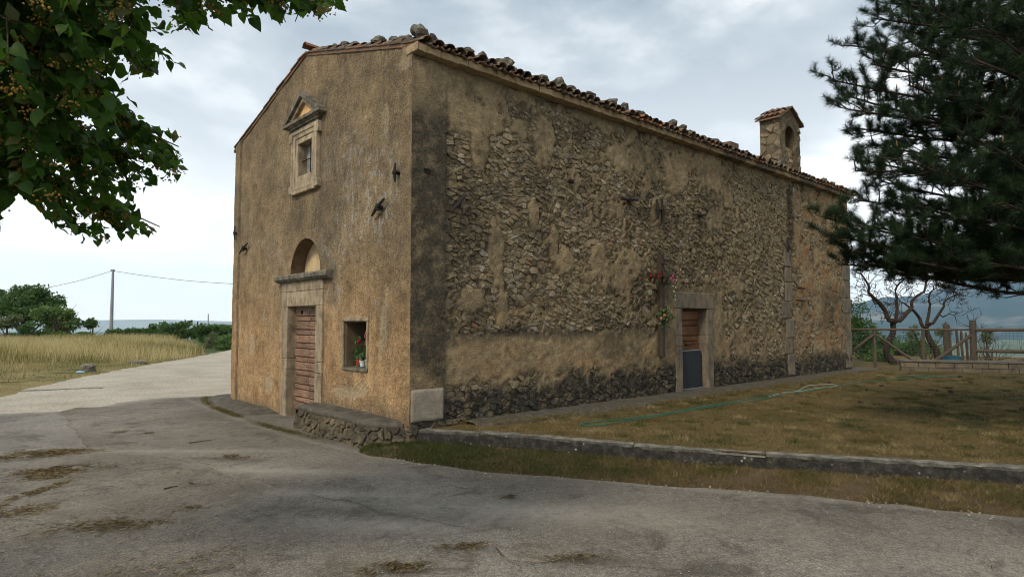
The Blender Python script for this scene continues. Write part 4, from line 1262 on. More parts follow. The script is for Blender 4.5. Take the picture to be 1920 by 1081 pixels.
for i, c in enumerate(cells):
    if c is None or mk[i] > 0.62: continue
    a, b = S_[i]
    if SD[0] - 0.30 < a < SD[1] + 0.26 and b < SD[3] + 0.40: continue
    if 12.62 < a < 13.24 and b < 3.75: continue
    if a > 16.95 and b < 3.9: continue
    polys.append(c)
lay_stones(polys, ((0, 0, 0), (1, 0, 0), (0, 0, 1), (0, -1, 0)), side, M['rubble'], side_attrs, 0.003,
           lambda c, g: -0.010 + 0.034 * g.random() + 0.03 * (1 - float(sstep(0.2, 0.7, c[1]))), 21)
# dressed corner stone at the foot of the front corner, quoins down the old joint and at the far corner
def quoin(lo, hi, t, mat='quoin', name='quoin'):
    b = MB(); b.box(lo, hi, t, 0.02, 0.006)
    lo = np.asarray(lo, float); hi = np.asarray(hi, float)
    return b.build(name, M[mat], side, origin=((lo[0] + hi[0]) / 2, (lo[1] + hi[1]) / 2, lo[2]))
cx_ = axis_vals(-0.03, 0.605, 0.03); cz_ = axis_vals(0.055, 0.57, 0.03)
u, v, F = grid(cx_, cz_)
ed_ = np.minimum(np.minimum(u + 0.03, 0.605 - u), np.minimum(v - 0.055, 0.57 - v))
yy_ = -0.073 + 0.05 * (1 - sstep(0.0, 0.035, ed_)) + 0.022 * (fb2(u, v, 6, 6, 4, 14) - 0.5)
u = u + 0.02 * (fb2(u, v, 9, 9, 2, 15) - 0.5) * (ed_ < 0.02); v = v + 0.03 * (fb2(u, v, 7, 7, 2, 16) - 0.5) * (ed_ < 0.02)
mobj('corner_stone', np.stack([u, yy_, v], -1), F, M['limestone_grey'], side, {'tint': np.full(len(u), 0.65)})
zq = 0.05
for (h, a, b) in ((0.62, 12.78, 13.22), (0.46, 12.60, 13.08), (0.55, 12.74, 13.2), (0.50, 12.42, 13.05), (0.56, 12.70, 13.16), (0.45, 12.72, 13.12), (0.5, 12.68, 13.1)):
    quoin((a, -0.022 - rng.uniform(0, 0.014), zq), (b, 0.2, zq + h - 0.012), rng.uniform(0.25, 0.7)); zq += h
zq = 0.05
for (h, a) in ((0.7, 17.05), (0.5, 16.85), (0.62, 17.1), (0.5, 16.9), (0.6, 17.1), (0.55, 16.95)):
    quoin((a, -0.026 - rng.uniform(0, 0.012), zq), (LEN + 0.03, 0.3, zq + h - 0.012), rng.uniform(0.25, 0.6)); zq += h

# ---- side door
sdf = MB(); sdf.box((SD[0] - 0.02, 0.26, SD[3] - 0.04), (SD[1] + 0.02, 0.40, SD[3] + 0.03), 0.4)
sdf = sdf.build('side_door_frame', M['quoin'], church)
for (x0, x1) in ((SD[0] - 0.275, SD[0]), (SD[1], SD[1] + 0.255)):
    for (z0, z1, t) in ((-0.2, 1.03, 0.62), (1.033, 1.27, 0.8), (1.273, SD[3] - 0.003, 0.7)):
        j = rng.uniform(-0.02, 0.02)
        blk(sdf, (x0 - (j if x0 < 7.3 else 0), -0.055, z0), (x1 + (j if x0 > 7.3 else 0), 0.30, z1), M['quoin'], t)
blk(sdf, (SD[0] - 0.30, -0.058, SD[3]), (SD[1] + 0.28, 0.30, 2.27), M['quoin'], 0.72)
blk(sdf, (SD[0] + 0.002, -0.10, -0.12), (SD[1] - 0.002, 0.24, 0.0), M['limestone_grey'], 0.6, name='threshold')
sdoor = MB(); sdoor.box((SD[0] + 0.002, 0.245, 0.0), (SD[1] - 0.002, 0.28, SD[3] - 0.05), 0.1)
sdoor = sdoor.build('side_door', M['side_wood'], church)
zc, k = SD[3] - 0.05, 0
while zc > 0.05:
    h = (0.235, 0.13)[k % 2]
    h = min(h, zc - 0.01)
    p = MB(); p.box((SD[0] + 0.006, 0.185 if k % 2 == 0 else 0.20, zc - h + 0.014), (SD[1] - 0.006, 0.2445, zc), rng.uniform(0.3, 0.8), 0.015, 0.002)
    p.build('plank', M['side_wood'], sdoor, origin=(7.86, 0.21, zc - h))
    zc -= h; k += 1
mb = MB(); mb.tube([(7.80, 0.178, 1.05), (7.90, 0.165, 1.03), (8.12, 0.165, 1.07), (8.18, 0.178, 1.06)], 0.012, 6); mb.lump((7.80, 0.178, 1.05), (0.03, 0.015, 0.03), 4, 0.2, 1)
mb.build('bolt', M['iron'], sdoor)

# ---- remaining walls
mb = MB()
mb.box((LEN - 0.30, 0.302, -0.5), (LEN, WID - 0.3, EAVE - 0.02), 0.5)
mb.prism([(0.35, EAVE - 0.019), (WID - 0.35, EAVE - 0.019), (YMID, RIDGE - 0.12)], 0, LEN - 0.30, LEN, 0.5)
V = np.concatenate(mb.V)
mobj('rear_wall', V, mb.F, M['side'], church, {'grime_or_shade': np.full(len(V), 0.3), 'plaster': np.ones(len(V)), 'warm': np.full(len(V), 0.5), 'mortar': np.zeros(len(V))})
mb = MB(); mb.box((0.05, WID - 0.3, -0.5), (LEN, WID - 0.005, EAVE), 0.5)
V = np.concatenate(mb.V)
mobj('far_side_wall', V, mb.F, M['side'], church, {'grime_or_shade': np.full(len(V), 0.3), 'plaster': np.ones(len(V)), 'warm': np.full(len(V), 0.5), 'mortar': np.zeros(len(V))})

# ---- iron tie anchors
def anchor(where, a, b, r=0.018, nub=True):
    a = np.array(a, float); b = np.array(b, float)
    m = MB()
    r *= 1.25 if where == 'f' else 1.6
    n_ = np.array([-1.0, 0, 0]) if where == 'f' else np.array([0, -1.0, 0])
    o = n_ * 0.085
    mid = (a + b) / 2
    m.tube([a + o * 0.9, mid + o * 1.1, b + o * 0.9], [r * 0.7, r * 1.25, r * 0.7], 6)
    if nub:
        t = np.cross(b - a, n_); t /= np.linalg.norm(t)
        m.tube([mid - n_ * 0.02, mid + o * 1.35], r * 1.5, 6)
        m.tube([mid + o - t * 0.07, mid + o + t * 0.07], r * 0.8, 5)
    return m.build('wall_anchor', M['iron'], church)
anchor('f', (0, 0.36, 4.10), (0, 0.36, 3.80))
anchor('f', (0, 1.08, 3.35), (0, 0.69, 3.58), 0.022)
anchor('f', (0, 7.36, 3.22), (0, 6.84, 3.42), 0.02)
anchor('f', (0, 7.70, 3.92), (0, 7.70, 3.58), 0.016)
anchor('s', (0.69, 0, 3.35), (0.97, 0, 3.66), 0.020)
anchor('s', (5.08, 0, 4.14), (5.66, 0, 4.19), 0.020)
anchor('s', (6.35, 0, 4.30), (6.37, 0, 3.85), 0.022, False)
anchor('s', (6.53, 0, 4.33), (6.54, 0, 3.80), 0.022, False)
anchor('s', (6.30, 0, 4.07), (6.64, 0, 4.08), 0.016, False)
anchor('s', (7.82, 0, 4.13), (8.38, 0, 4.16), 0.016)
anchor('s', (12.78, 0, 3.98), (12.78, 0, 3.60), 0.024, False)
anchor('s', (13.28, 0, 2.60), (13.9, 0, 2.57), 0.014, False)
anchor('s', (13.28, 0, 2.23), (13.9, 0, 2.20), 0.014, False)
for (a, b) in ((3.60, 4.29), (0.25, 3.96)):
    m = MB(); m.box((a - 0.07, -0.062, b - 0.035), (a + 0.07, 0.1, b + 0.03), 0.5, 0.012, 0.012)
    m.build('putlog_hole', M['hole'], church)

# ---- roof: slab, eaves slabs, tiles
mb = MB()
SL = (RIDGE - EAVE) / YMID
def rz(y, off=0.0): return RIDGE - SL * abs(y - YMID) + off
for (ya, yb) in ((-0.16, YMID), (YMID, WID + 0.2)):
    a, b = rz(ya), rz(yb)
    mb.prism([(ya, a - 0.05), (yb, b - 0.05), (yb, b + 0.015), (ya, a + 0.015)], 0, -0.02, LEN + 0.05, 0.5)
roof = mb.build('roof', M['tile_field'], church)
xq = -0.03
while xq < LEN:
    w = rng.uniform(0.42, 0.66)
    x1 = min(xq + w, LEN + 0.08)
    t = rng.uniform(0.3, 0.9)
    m = MB()
    nseg = 7
    V, F = [], []
    for i in range(nseg + 1):
        xx = xq + 0.006 + (x1 - xq - 0.012) * i / nseg
        r1 = rng.uniform(-0.010, 0.010)
        V += [(xx, -0.19 + rng.uniform(-0.006, 0.006), 5.765 + r1), (xx, -0.20 + rng.uniform(-0.006, 0.006), 5.872), (xx, 0.1, 5.875), (xx, 0.1, 5.745)]
    for i in range(nseg):
        for k in range(4):
            F.append((i * 4 + k, i * 4 + (k + 1) % 4, (i + 1) * 4 + (k + 1) % 4, (i + 1) * 4 + k))
    F += [(0, 1, 2, 3), (nseg * 4 + 3, nseg * 4 + 2, nseg * 4 + 1, nseg * 4)]
    m.add(V, F, t)
    m.build('eaves_slab', M['cornice'] if xq < 9 or rng.random() < 0.35 else M['quoin'], roof, origin=(xq, -0.1, 5.76))
    xq = x1
blk(roof, (-0.045, -0.20, 5.775), (-0.0305, 0.12, 5.90), M['cornice'], 0.6, 0.004, 'eaves_slab')
def tile_mesh(cover, seed):
    """half-round clay tile, 0.45 long; runs from y=0 (lower end) up to y=0.45"""
    g = np.random.default_rng(seed)
    V, F = [], []
    ns, nl = 7, 3
    for (rr_, th_) in ((0, 0), (1, 0)):
        for j in range(nl):
            t = j / (nl - 1)
            r = (0.100 - 0.022 * t if cover else 0.078 + 0.022 * t) - (0.015 if rr_ else 0)
            for i in range(ns):
                a = math.pi * i / (ns - 1)
                w = g.uniform(-0.003, 0.003)
                xx = -math.cos(a) * (r + w)
                zq_ = math.sin(a) * (r * 0.78 + w)
                V.append((xx, 0.45 * t + g.uniform(-0.006, 0.006), zq_ if cover else -zq_))
    o = ns * nl
    for j in range(nl - 1):
        for i in range(ns - 1):
            a = j * ns + i
            F.append((a, a + 1, a + ns + 1, a + ns))
            F.append((o + a, o + a + ns, o + a + ns + 1, o + a + 1))
    for i in range(ns - 1):
        F.append((i, o + i, o + i + 1, i + 1))
        b = (nl - 1) * ns + i
        F.append((b, b + 1, o + b + 1, o + b))
    for j in range(nl - 1):
        F.append((j * ns, j * ns + ns, o + j * ns + ns, o + j * ns))
        b = j * ns + ns - 1
        F.append((b, o + b, o + b + ns, b + ns))
    return V, F
TM = {(c, s_): tile_mesh(c, 10 * s_ + c) for c in (0, 1) for s_ in range(3)}
TME = {k: make_mesh('tile', *v, M['tile']) for k, v in TM.items()}
pitch = 0.212
ncol = int((LEN + 0.05) / pitch)
slope = math.atan(SL)
rest = MB()
def put_tile(x, s_, side_, cover, single, lift=0.0):
    """s_ = distance up the slope from the eave"""
    yb = -0.27 if side_ > 0 else WID + 0.27
    yy_ = yb + side_ * s_ * math.cos(slope)
    zz_ = rz(yy_) + (0.075 if cover else 0.088) + lift + rng.uniform(-0.008, 0.012)
    M4 = Matrix.Translation((x, yy_, zz_)) @ Matrix.Rotation(0 if side_ > 0 else math.pi, 4, 'Z') @ Matrix.Rotation(rng.normal(0, 0.035), 4, 'Z') @ Matrix.Rotation(slope - 0.05 + rng.normal(0, 0.015), 4, 'X') @ Matrix.Rotation(rng.normal(0, 0.06), 4, 'Y')
    key = (int(cover), int(rng.integers(0, 3)))
    if single:
        o = bpy.data.objects.new('tile', TME[key])
        o.matrix_basis = M4
        link(o, roof)
    else:
        A = np.array(M4)
        rest.add(np.array(TM[key][0]) @ A[:3, :3].T + A[:3, 3], TM[key][1], float(rng.random()))
count = 0
for side_ in (1, -1):
    for r_ in range(12):
        s_ = r_ * 0.345
        for c in range(ncol):
            x_ = 0.13 + c * pitch + rng.normal(0, 0.008)
            one = (side_ > 0 and r_ < 1) or c == 0 or (side_ > 0 and r_ == 1 and c < 60)
            ec = rng.normal(0, 0.03) if r_ == 0 else 0
            put_tile(x_, s_ + ec, side_, True, one)
            if c < ncol:
                put_tile(x_ + pitch / 2, s_ - 0.03 + ec, side_, False, side_ > 0 and r_ == 0, -0.035)
for c in range(44):      # ridge tiles
    A = Matrix.Translation((-0.04 + c * 0.40, YMID, RIDGE + 0.14)) @ Matrix.Rotation(-math.pi / 2, 4, 'Z')
    A = np.array(A)
    rest.add(np.array(TM[(1, 0)][0]) * 1.15 @ A[:3, :3].T + A[:3, 3], TM[(1, 0)][1], float(rng.random()))
rest.build('tile_field', M['tile_field'], roof, kind='stuff')
# flat verge tiles capping the gable edge
for sg in (1, -1):
    for k in range(11):
        s0 = k * 0.375
        m = MB()
        y0_ = (-0.10 if sg > 0 else WID + 0.10) + sg * s0
        y1_ = y0_ + sg * 0.40
        lo = rz(y0_) + 0.020; hi = rz(y1_) + 0.004
        m.prism([(y0_, lo), (y1_, hi), (y1_, hi + 0.028), (y0_, lo + 0.030)][::sg], 0, -0.045 + rng.uniform(-0.010, 0.010), 0.16, 0.5)
        m.build('verge_tile', M['tile'], roof)

# ---- bell-cote over the side wall
BX0, BX1, BY0, BY1 = 13.70, 15.10, 0.50, 1.14
BZ0, BZ1, BAP = 5.75, 7.95, 8.36
bell = MB()
BC, BR, BS = 14.40, 0.34, 7.42
arch = [(BC + BR * math.cos(math.pi * i / 14), BS + BR * math.sin(math.pi * i / 14)) for i in range(15)]
V = []
def addq(pts):
    b = len(bell_V); bell_V.extend(pts); bell_F.append(tuple(range(b, b + len(pts))))
bell_V, bell_F = [], []
addq([(BX0, BY0, BZ0), (BC - BR, BY0, BZ0), (BC - BR, BY0, BZ1), (BX0, BY0, BZ1)])
addq([(BC + BR, BY0, BZ0), (BX1, BY0, BZ0), (BX1, BY0, BZ1), (BC + BR, BY0, BZ1)])
for i in range(14):
    (a0, z0), (a1, z1) = arch[i], arch[i + 1]
    addq([(a1, BY0, z1), (a0, BY0, z0), (a0, BY0, BZ1), (a1, BY0, BZ1)])
    addq([(a0, BY0, z0), (a1, BY0, z1), (a1, BY1 - 0.1, z1), (a0, BY1 - 0.1, z0)])
addq([(BX0, BY0, BZ1), (BX1, BY0, BZ1), (BC, BY0, BAP - 0.03)])
addq([(BX0, BY1, BZ0), (BX0, BY0, BZ0), (BX0, BY0, BZ1), (BX0, BY1, BZ1)])
addq([(BX1, BY0, BZ0), (BX1, BY1, BZ0), (BX1, BY1, BZ1), (BX1, BY0, BZ1)])
addq([(BX1, BY1, BZ0), (BX0, BY1, BZ0), (BX0, BY1, BZ1), (BC, BY1, BAP - 0.03), (BX1, BY1, BZ1)])
addq([(BC - BR, BY0, BZ0), (BC - BR, BY1 - 0.1, BZ0), (BC - BR, BY1 - 0.1, BS), (BC - BR, BY0, BS)])
addq([(BC + BR, BY1 - 0.1, BZ0), (BC + BR, BY0, BZ0), (BC + BR, BY0, BS), (BC + BR, BY1 - 0.1, BS)])
V = np.array(bell_V)
belo = mobj('bell_cote', V, bell_F, M['side'], church, {'grime_or_shade': np.full(len(V), 0.55), 'plaster': np.full(len(V), 0.15), 'warm': np.full(len(V), 0.1), 'mortar': np.full(len(V), 0.5)})
mb = MB(); mb.add([(BC + BR, BY1 - 0.105, BZ0), (BC - BR, BY1 - 0.105, BZ0)] + [(a, BY1 - 0.105, b) for a, b in arch[::-1]], [tuple(range(17))]); mb.build('arch_back', M['orange_plaster'], belo)
mb = MB(); mb.box((BC - BR + 0.002, BY0 + 0.09, BZ0), (BC + BR - 0.002, BY1 - 0.11, 7.10), 0.5)
V = np.concatenate(mb.V)
mobj('arch_infill', V, mb.F, M['side'], belo, {'grime_or_shade': np.full(len(V), 0.3), 'plaster': np.full(len(V), 0.6), 'warm': np.full(len(V), 0.4), 'mortar': np.full(len(V), 0.5)})
def flat_attrs(gv):
    def f(X):
        n = len(X)
        q = fb2(X[:, 0] + X[:, 1], X[:, 2], 2.2, 2.2, 4, 17)
        return {'grime_or_shade': np.clip(gv + 0.9 * (q - 0.5), 0, 1), 'plaster': np.zeros(n), 'warm': np.zeros(n), 'mortar': np.zeros(n)}
    return f
def lay_rect(u0, u1, v0, v1, rad, stretch, seed, excl=None, tries=900, lim=None):
    s_ = scatter_sites(u0, u1, v0, v1, lambda a, b, g: rad * g.uniform(0.8, 1.25), tries, seed, stretch)
    out = []
    for (a, b), c in zip(s_, voronoi(s_, stretch, rad * 2.4)):
        if c is None or (excl and excl(a, b)): continue
        c = np.stack([np.clip(c[:, 0], u0, u1), np.clip(c[:, 1], v0, v1)], -1)
        out.append(c)
    return out
lay_stones(lay_rect(0.0, BY1 - BY0, 0, BZ1 - BZ0, 0.27, 1.15, 31), ((BX0, BY0, BZ0), (0, 1, 0), (0, 0, 1), (-1, 0, 0)), belo, M['rubble'], flat_attrs(0.62), 0.010, lambda c, g: 0.012 + 0.02 * g.random(), 33, tint_fn=lambda c, g: 0.55 + 0.3 * g.random())
lay_stones(lay_rect(0.0, BX1 - BX0, 0, BZ1 - BZ0, 0.25, 1.15, 32, lambda a, b: abs(a + BX0 - BC) < BR + 0.07 and b + BZ0 < BS + 0.38), ((BX0, BY0, BZ0), (1, 0, 0), (0, 0, 1), (0, -1, 0)), belo, M['rubble'], flat_attrs(0.65), 0.010, lambda c, g: 0.012 + 0.02 * g.random(), 34, tint_fn=lambda c, g: 0.5 + 0.3 * g.random())
lay_stones(lay_rect(BC - BR - BX0, BC + BR - BX0, 0, 7.06 - BZ0, 0.15, 1.2, 35), ((BX0, BY0 + 0.088, BZ0), (1, 0, 0), (0, 0, 1), (0, -1, 0)), belo, M['rubble'], flat_attrs(0.25), 0.010, lambda c, g: 0.008 + 0.02 * g.random(), 36, tint_fn=lambda c, g: 0.5 + 0.4 * g.random())
for sg in (1, -1):
    m = MB(); e = BC + sg * (0.70 + 0.13)
    zE = BZ1 - 0.13 * (BAP - BZ1) / 0.7
    m.prism([(BC, BY0 - 0.1), (BC, BY1 + 0.1), (e, BY1 + 0.1), (e, BY0 - 0.1)][::-sg], 2, 0, 0.04)
    V = m.V[0]; V[:, 2] += BAP - np.abs(V[:, 0] - BC) / 0.83 * (BAP - zE)
    m.build('bell_roof', M['tile'], belo)
    for r_ in range(2):
        for c in range(5):
            fl = BC + sg * 0.83 - sg * r_ * 0.40
            A4 = Matrix.Translation((fl, BY0 - 0.02 + c * 0.17, zE + 0.075 + r_ * 0.40 * (BAP - zE) / 0.83)) @ Matrix.Rotation(sg * math.pi / 2 , 4, 'Z') @ Matrix.Rotation(0.46 + rng.normal(0, 0.04), 4, 'X') @ Matrix.Scale(0.85, 4)
            o = bpy.data.objects.new('tile', TME[(1, c % 3)]); o.matrix_basis = A4; link(o, belo)
mb = MB()
for i in range(5):
    mb.lump((BC - 0.7 + 0.35 * i, 0.42 + 0.02 * i, 6.06 + 0.02 * (i % 2)), (0.2, 0.14, 0.11), 60 + i, 0.4, 2, 0.5)
V = np.concatenate(mb.V)
mobj('mortar_fillet', V, mb.F, M['side'], belo, {'grime_or_shade': np.full(len(V), 0.2), 'plaster': np.full(len(V), 0.9), 'warm': np.full(len(V), 0.5), 'mortar': np.zeros(len(V))})

# ================================================================== things on and around the church
ORD = ['first', 'second', 'third', 'fourth', 'fifth', 'sixth', 'seventh', 'eighth', 'ninth', 'tenth', 'eleventh', 'twelfth', 'thirteenth', 'fourteenth', 'fifteenth', 'sixteenth', 'seventeenth',
       'eighteenth', 'nineteenth', 'twentieth', 'twenty-first', 'twenty-second', 'twenty-third', 'twenty-fourth', 'twenty-fifth', 'twenty-sixth', 'twenty-seventh', 'twenty-eighth', 'twenty-ninth', 'thirtieth']
# stones that hold the roof tiles down
def roof_rock(x, y, s_, label, seed):
    m = MB()
    zt = rz(y) + 0.155
    m.lump((x, y, zt + s_[2] * 0.45), [q * 0.92 for q in s_], seed, 0.75, 3, rng.uniform(0.3, 0.8))
    o = m.build('roof_stone', M['roof_stone'], None, origin=(x, y, zt))
    tag(o, label, 'stone', 'stones weighing down the roof tiles')
roof_rock(0.10, -0.02, (0.15, 0.13, 0.13), 'big lichened stone at the very front corner of the roof eave', 1)
xs_ = [(0.40, .13), (1.06, .15), (1.46, .11), (1.93, .15), (2.18, .10), (2.85, .14), (3.40, .15), (3.76, .14), (4.24, .19), (4.92, .14), (5.32, .16), (5.95, .15), (7.05, .15), (7.55, .12), (8.0, .17), (8.45, .12), (8.95, .15), (9.4, .13), (10.5, .13), (12.6, .14), (13.0, .12), (15.75, .13), (16.4, .13), (17.15, .13)]
for i, (a, r_) in enumerate(xs_):
    roof_rock(a + rng.normal(0, 0.05), rng.uniform(0.0, 0.12), (r_ * rng.uniform(0.6, 1.3), r_ * rng.uniform(0.6, 1.0), r_ * rng.uniform(0.4, 0.95)), 'rough stone on the long eave tiles, %s after the front corner stone' % ORD[i], 2 + i)
for i, (b, r_) in enumerate([(0.62, 0.13), (0.95, 0.11), (1.5, 0.15), (2.35, 0.12), (2.75, 0.14), (3.2, 0.10)]):
    roof_rock(0.26, b, (r_ * 0.75, r_ * 0.95, r_ * 0.6), 'rough stone on the front gable edge, %s above the front corner' % ORD[i], 40 + i)
m = MB(); m.box((9.75, 0.0, rz(0.1) + 0.15), (10.2, 0.35, rz(0.1) + 0.34), 0.5, 0.02, 0.012)
tag(m.build('loose_brick', M['tile'], None, origin=(9.97, 0.17, rz(0.1) + 0.15)), 'flat reddish brick slab lying on the roof tiles before the bell-cote', 'brick')

# rubble bench against the facade
bench = thing('stone_bench', (-0.2, 1.7, -0.36), 'low rubble stone bench with worn cement top built against the church front', 'bench')
top = [(-0.005, 3.22), (-0.40, 3.14), (-0.43, 2.2), (-0.42, 1.3), (-0.40, 0.62), (-0.27, 0.30), (-0.02, 0.10), (-0.005, 0.10)]
bot = [(-0.005, 3.24), (-0.46, 3.18), (-0.54, 2.2), (-0.54, 1.3), (-0.52, 0.50), (-0.34, 0.10), (-0.02, -0.06), (-0.005, -0.06)]
mb = MB()
n = len(top)
V = [(a, b, -0.45) for a, b in bot] + [(a, b, 0.0) for a, b in top]
mb.add(V, [(i, i + 1, n + i + 1, n + i)[::-1] for i in range(n - 1)], 0.4)
V = np.concatenate(mb.V)
mobj('core', V, mb.F, M['side'], bench, {'grime_or_shade': np.full(len(V), 0.7), 'plaster': np.zeros(len(V)), 'warm': np.full(len(V), 0.2), 'mortar': np.ones(len(V))})
Lt = resample(np.array(top[:-1]), 0.09, 0.025)
c_ = np.array([-0.02, 1.7])
V, F = [], []
nt = len(Lt)
inn = np.stack([np.full(nt, 0.06), Lt[:, 1]], -1)
rows = [(-0.02, 1.0, -0.015), (-0.035, 1.0, 0.02), (-0.03, 1.0, 0.06), (0.03, 0.8, 0.076), (0.0, 0.5, 0.080), (0.0, 0.2, 0.086), (0.0, 0.0, 0.095)]
for (o_, w, zz_) in rows:
    q = inn * (1 - w) + Lt * w
    q[:, 0] += o_
    hh = 0.03 * (fb2(q[:, 0] * 1.0, q[:, 1], 4, 4, 3, 7) - 0.5) - 0.02 * sstep(1.4, 0.2, q[:, 1])
    V += [(q[i, 0], q[i, 1], zz_ + hh[i]) for i in range(nt)]
for k in range(len(rows) - 1):
    for i in range(nt - 1):
        F.append((k * nt + i, k * nt + i + 1, (k + 1) * nt + i + 1, (k + 1) * nt + i)[::-1])
mobj('slab', V, F, M['concrete'], bench, {'tint': np.full(len(V), 0.55)}, True)
fl = resample(np.array([(a, b) for a, b in bot[1:7]]), 0.05)
tl = resample(np.array([(a, b) for a, b in top[1:7]]), 0.05)
seg = np.linalg.norm(np.diff(fl, axis=0), axis=1); LL = seg.sum()
bpolys = lay_rect(0.0, LL, 0.0, 0.43, 0.13, 1.1, 52, tries=3000)
g52 = np.random.default_rng(52)
sacc = np.concatenate([[0], np.cumsum(seg)])
tsamp = np.linspace(0, 1, len(tl))
for poly in bpolys:
    sh = stone_shape(poly, 0.008, 0.012 + 0.035 * g52.random(), g52)
    if sh is None: continue
    Vp, Fp = sh
    u_, v_, n_ = Vp[:, 0], Vp[:, 1], Vp[:, 2]
    a = np.stack([np.interp(u_, sacc, fl[:, k]) for k in (0, 1)], -1)
    b = np.stack([np.interp(u_ / LL, tsamp, tl[:, k]) for k in (0, 1)], -1)
    h = (v_ / 0.43)[:, None]
    q = a * (1 - h) + b * h
    a2 = np.stack([np.interp(u_ + 0.03, sacc, fl[:, k]) for k in (0, 1)], -1); a1 = np.stack([np.interp(u_ - 0.03, sacc, fl[:, k]) for k in (0, 1)], -1)
    tg = a2 - a1; tg /= np.linalg.norm(tg, axis=1, keepdims=True) + 1e-9
    nr = np.stack([tg[:, 1], -tg[:, 0]], -1)
    if (nr.mean(0) @ np.array([-1, -0.3])) < 0: nr = -nr
    q = q + nr * n_[:, None]
    X = np.c_[q, -0.43 + v_]
    A = flat_attrs(0.85)(X); A['tint'] = np.full(len(X), 0.0 + 0.6 * g52.random())
    mobj('stone', X, Fp, M['rubble'], bench, A, origin=X.mean(0))

# kerb of long lichened stones
kerb = thing('kerb', (2.0, -3.6, -0.25), 'long dark lichened stone kerb edging the parched lawn', 'kerb')
kl = np.array(kerb_line[2:])
seg = np.linalg.norm(np.diff(kl, axis=0), axis=1); acc = np.concatenate([[0], np.cumsum(seg)])
def kpt(s_): return np.array([np.interp(s_, acc, kl[:, 0]), np.interp(s_, acc, kl[:, 1])])
cuts = [0.0, 1.02, 3.28, 4.92, 8.2, 11.0, acc[-1]]
for i, (a, b) in enumerate(zip(cuts[:-1], cuts[1:])):
    ns = max(4, int((b - a) / 0.07))
    V, F = [], []
    dz = rng.uniform(-0.012, 0.010)
    prof = [(0.0, -0.30), (-0.005, -0.12), (0.0, -0.075), (0.02, -0.045), (0.08, -0.035), (0.17, -0.038), (0.20, -0.06), (0.20, -0.30)]
    ss = np.linspace(a + 0.003, b - 0.003, ns)
    for s_ in ss:
        p = kpt(s_); q = kpt(min(s_ + 0.05, acc[-1])) - kpt(max(s_ - 0.05, 0)); q /= np.linalg.norm(q)
        nn = np.array([-q[1], q[0]])
        if nn @ np.array([1.0, 0.3]) < 0: nn = -nn
        for k, (o_, h_) in enumerate(prof):
            r_ = 0.020 * (vnoise(np.array([[s_ * 6, k * 1.7, 3.0]]), 9)[0] - 0.5) + 0.012 * (vnoise(np.array([[s_ * 17, k * 2.9, 8.0]]), 9)[0] - 0.5)
            chip = 0.022 * float(sstep(4.2, 4.5, s_)) if (i == 2 and k in (3, 4)) else 0.0
            w = p + nn * (o_ + r_)
            V.append((w[0], w[1], h_ + dz + r_ - chip))
    m_ = len(prof)
    for k in range(ns - 1):
        for j in range(m_ - 1):
            F.append((k * m_ + j, (k + 1) * m_ + j, (k + 1) * m_ + j + 1, k * m_ + j + 1)[::-1])
    F += [tuple(range(m_)), tuple(range(len(V) - 1, len(V) - m_ - 1, -1))]
    mobj('kerb_stone', V, F, M['kerb'], kerb, {'tint': np.full(len(V), rng.uniform(0.4, 0.75))}, origin=(V[0][0], V[0][1], -0.25))
# rough rubble showing between kerb and corner stone
for poly in lay_rect(-0.05, 1.05, -0.30, 0.05, 0.12, 1.15, 57, tries=600):
    sh = stone_shape(poly, 0.006, 0.045 + 0.035 * g52.random(), g52)
    if sh is None: continue
    X = np.stack([sh[0][:, 0], -sh[0][:, 2], sh[0][:, 1]], -1)
    A = flat_attrs(0.75)(X); A['tint'] = np.full(len(X), 0.1 + 0.6 * g52.random())
    mobj('stone', X, sh[1], M['rubble'], side, A, origin=X.mean(0))

# grey sheet closing the lower side doorway
sheet = MB()
r_ = 0.12
pts = [(7.345, 0.01), (8.385, 0.01)] + [(8.385 - r_ + r_ * math.cos(a), 0.90 - r_ + r_ * math.sin(a)) for a in np.linspace(0, math.pi / 2, 6)] + [(7.345, 0.90)]
sheet.prism(pts, 1, 0.10, 0.118)
sheetr = thing('metal_sheet', (7.86, 0.11, 0.0), 'dark grey painted sheet closing off the lower half of the side doorway', 'panel')
sheet.build('sheet', M['panel'], sheetr)
m = MB(); m.box((7.345, 0.092, 0.902), (8.25, 0.124, 0.918), 0.5); m.build('top_edge', M['steel_edge'], sheetr)
m = MB(); m.box((7.345, 0.094, 0.002), (8.385, 0.122, 0.022), 0.5); m.build('bottom_edge', M['steel_edge'], sheetr)

# wooden cross on the side wall
cr = thing('wooden_cross', (6.43, -0.10, 0.82), 'tall dark wooden cross fixed upright to the side wall beside the small door', 'cross')
m = MB(); m.box((6.365, -0.155, 0.82), (6.495, -0.045, 3.08), 0.55, 0.012, 0.003); m.build('post', M['cross_wood'], cr)
m = MB(); m.box((5.80, -0.182, 2.555), (6.92, -0.1552, 2.655), 0.4, 0.008, 0.003); m.build('arm', wood('cross_arm_timber', (0.040, 0.028, 0.018), (0.095, 0.066, 0.042), (1, 14, 14)), cr)
m = MB(); m.tube([(6.36, -0.17, 2.86), (6.43, -0.20, 2.88), (6.50, -0.17, 2.86)], 0.014, 6); m.build('iron_band', M['iron'], cr)
m = MB(); m.tube([(6.30, -0.195, 2.72), (6.38, -0.20, 2.60), (6.46, -0.20, 2.52), (6.52, -0.195, 2.46)], [0.012, 0.03, 0.03, 0.012], 6); m.lump((6.40, -0.21, 2.48), (0.07, 0.03, 0.06), 8, 0.3, 2); m.build('carved_knot', M['cross_wood'], cr)

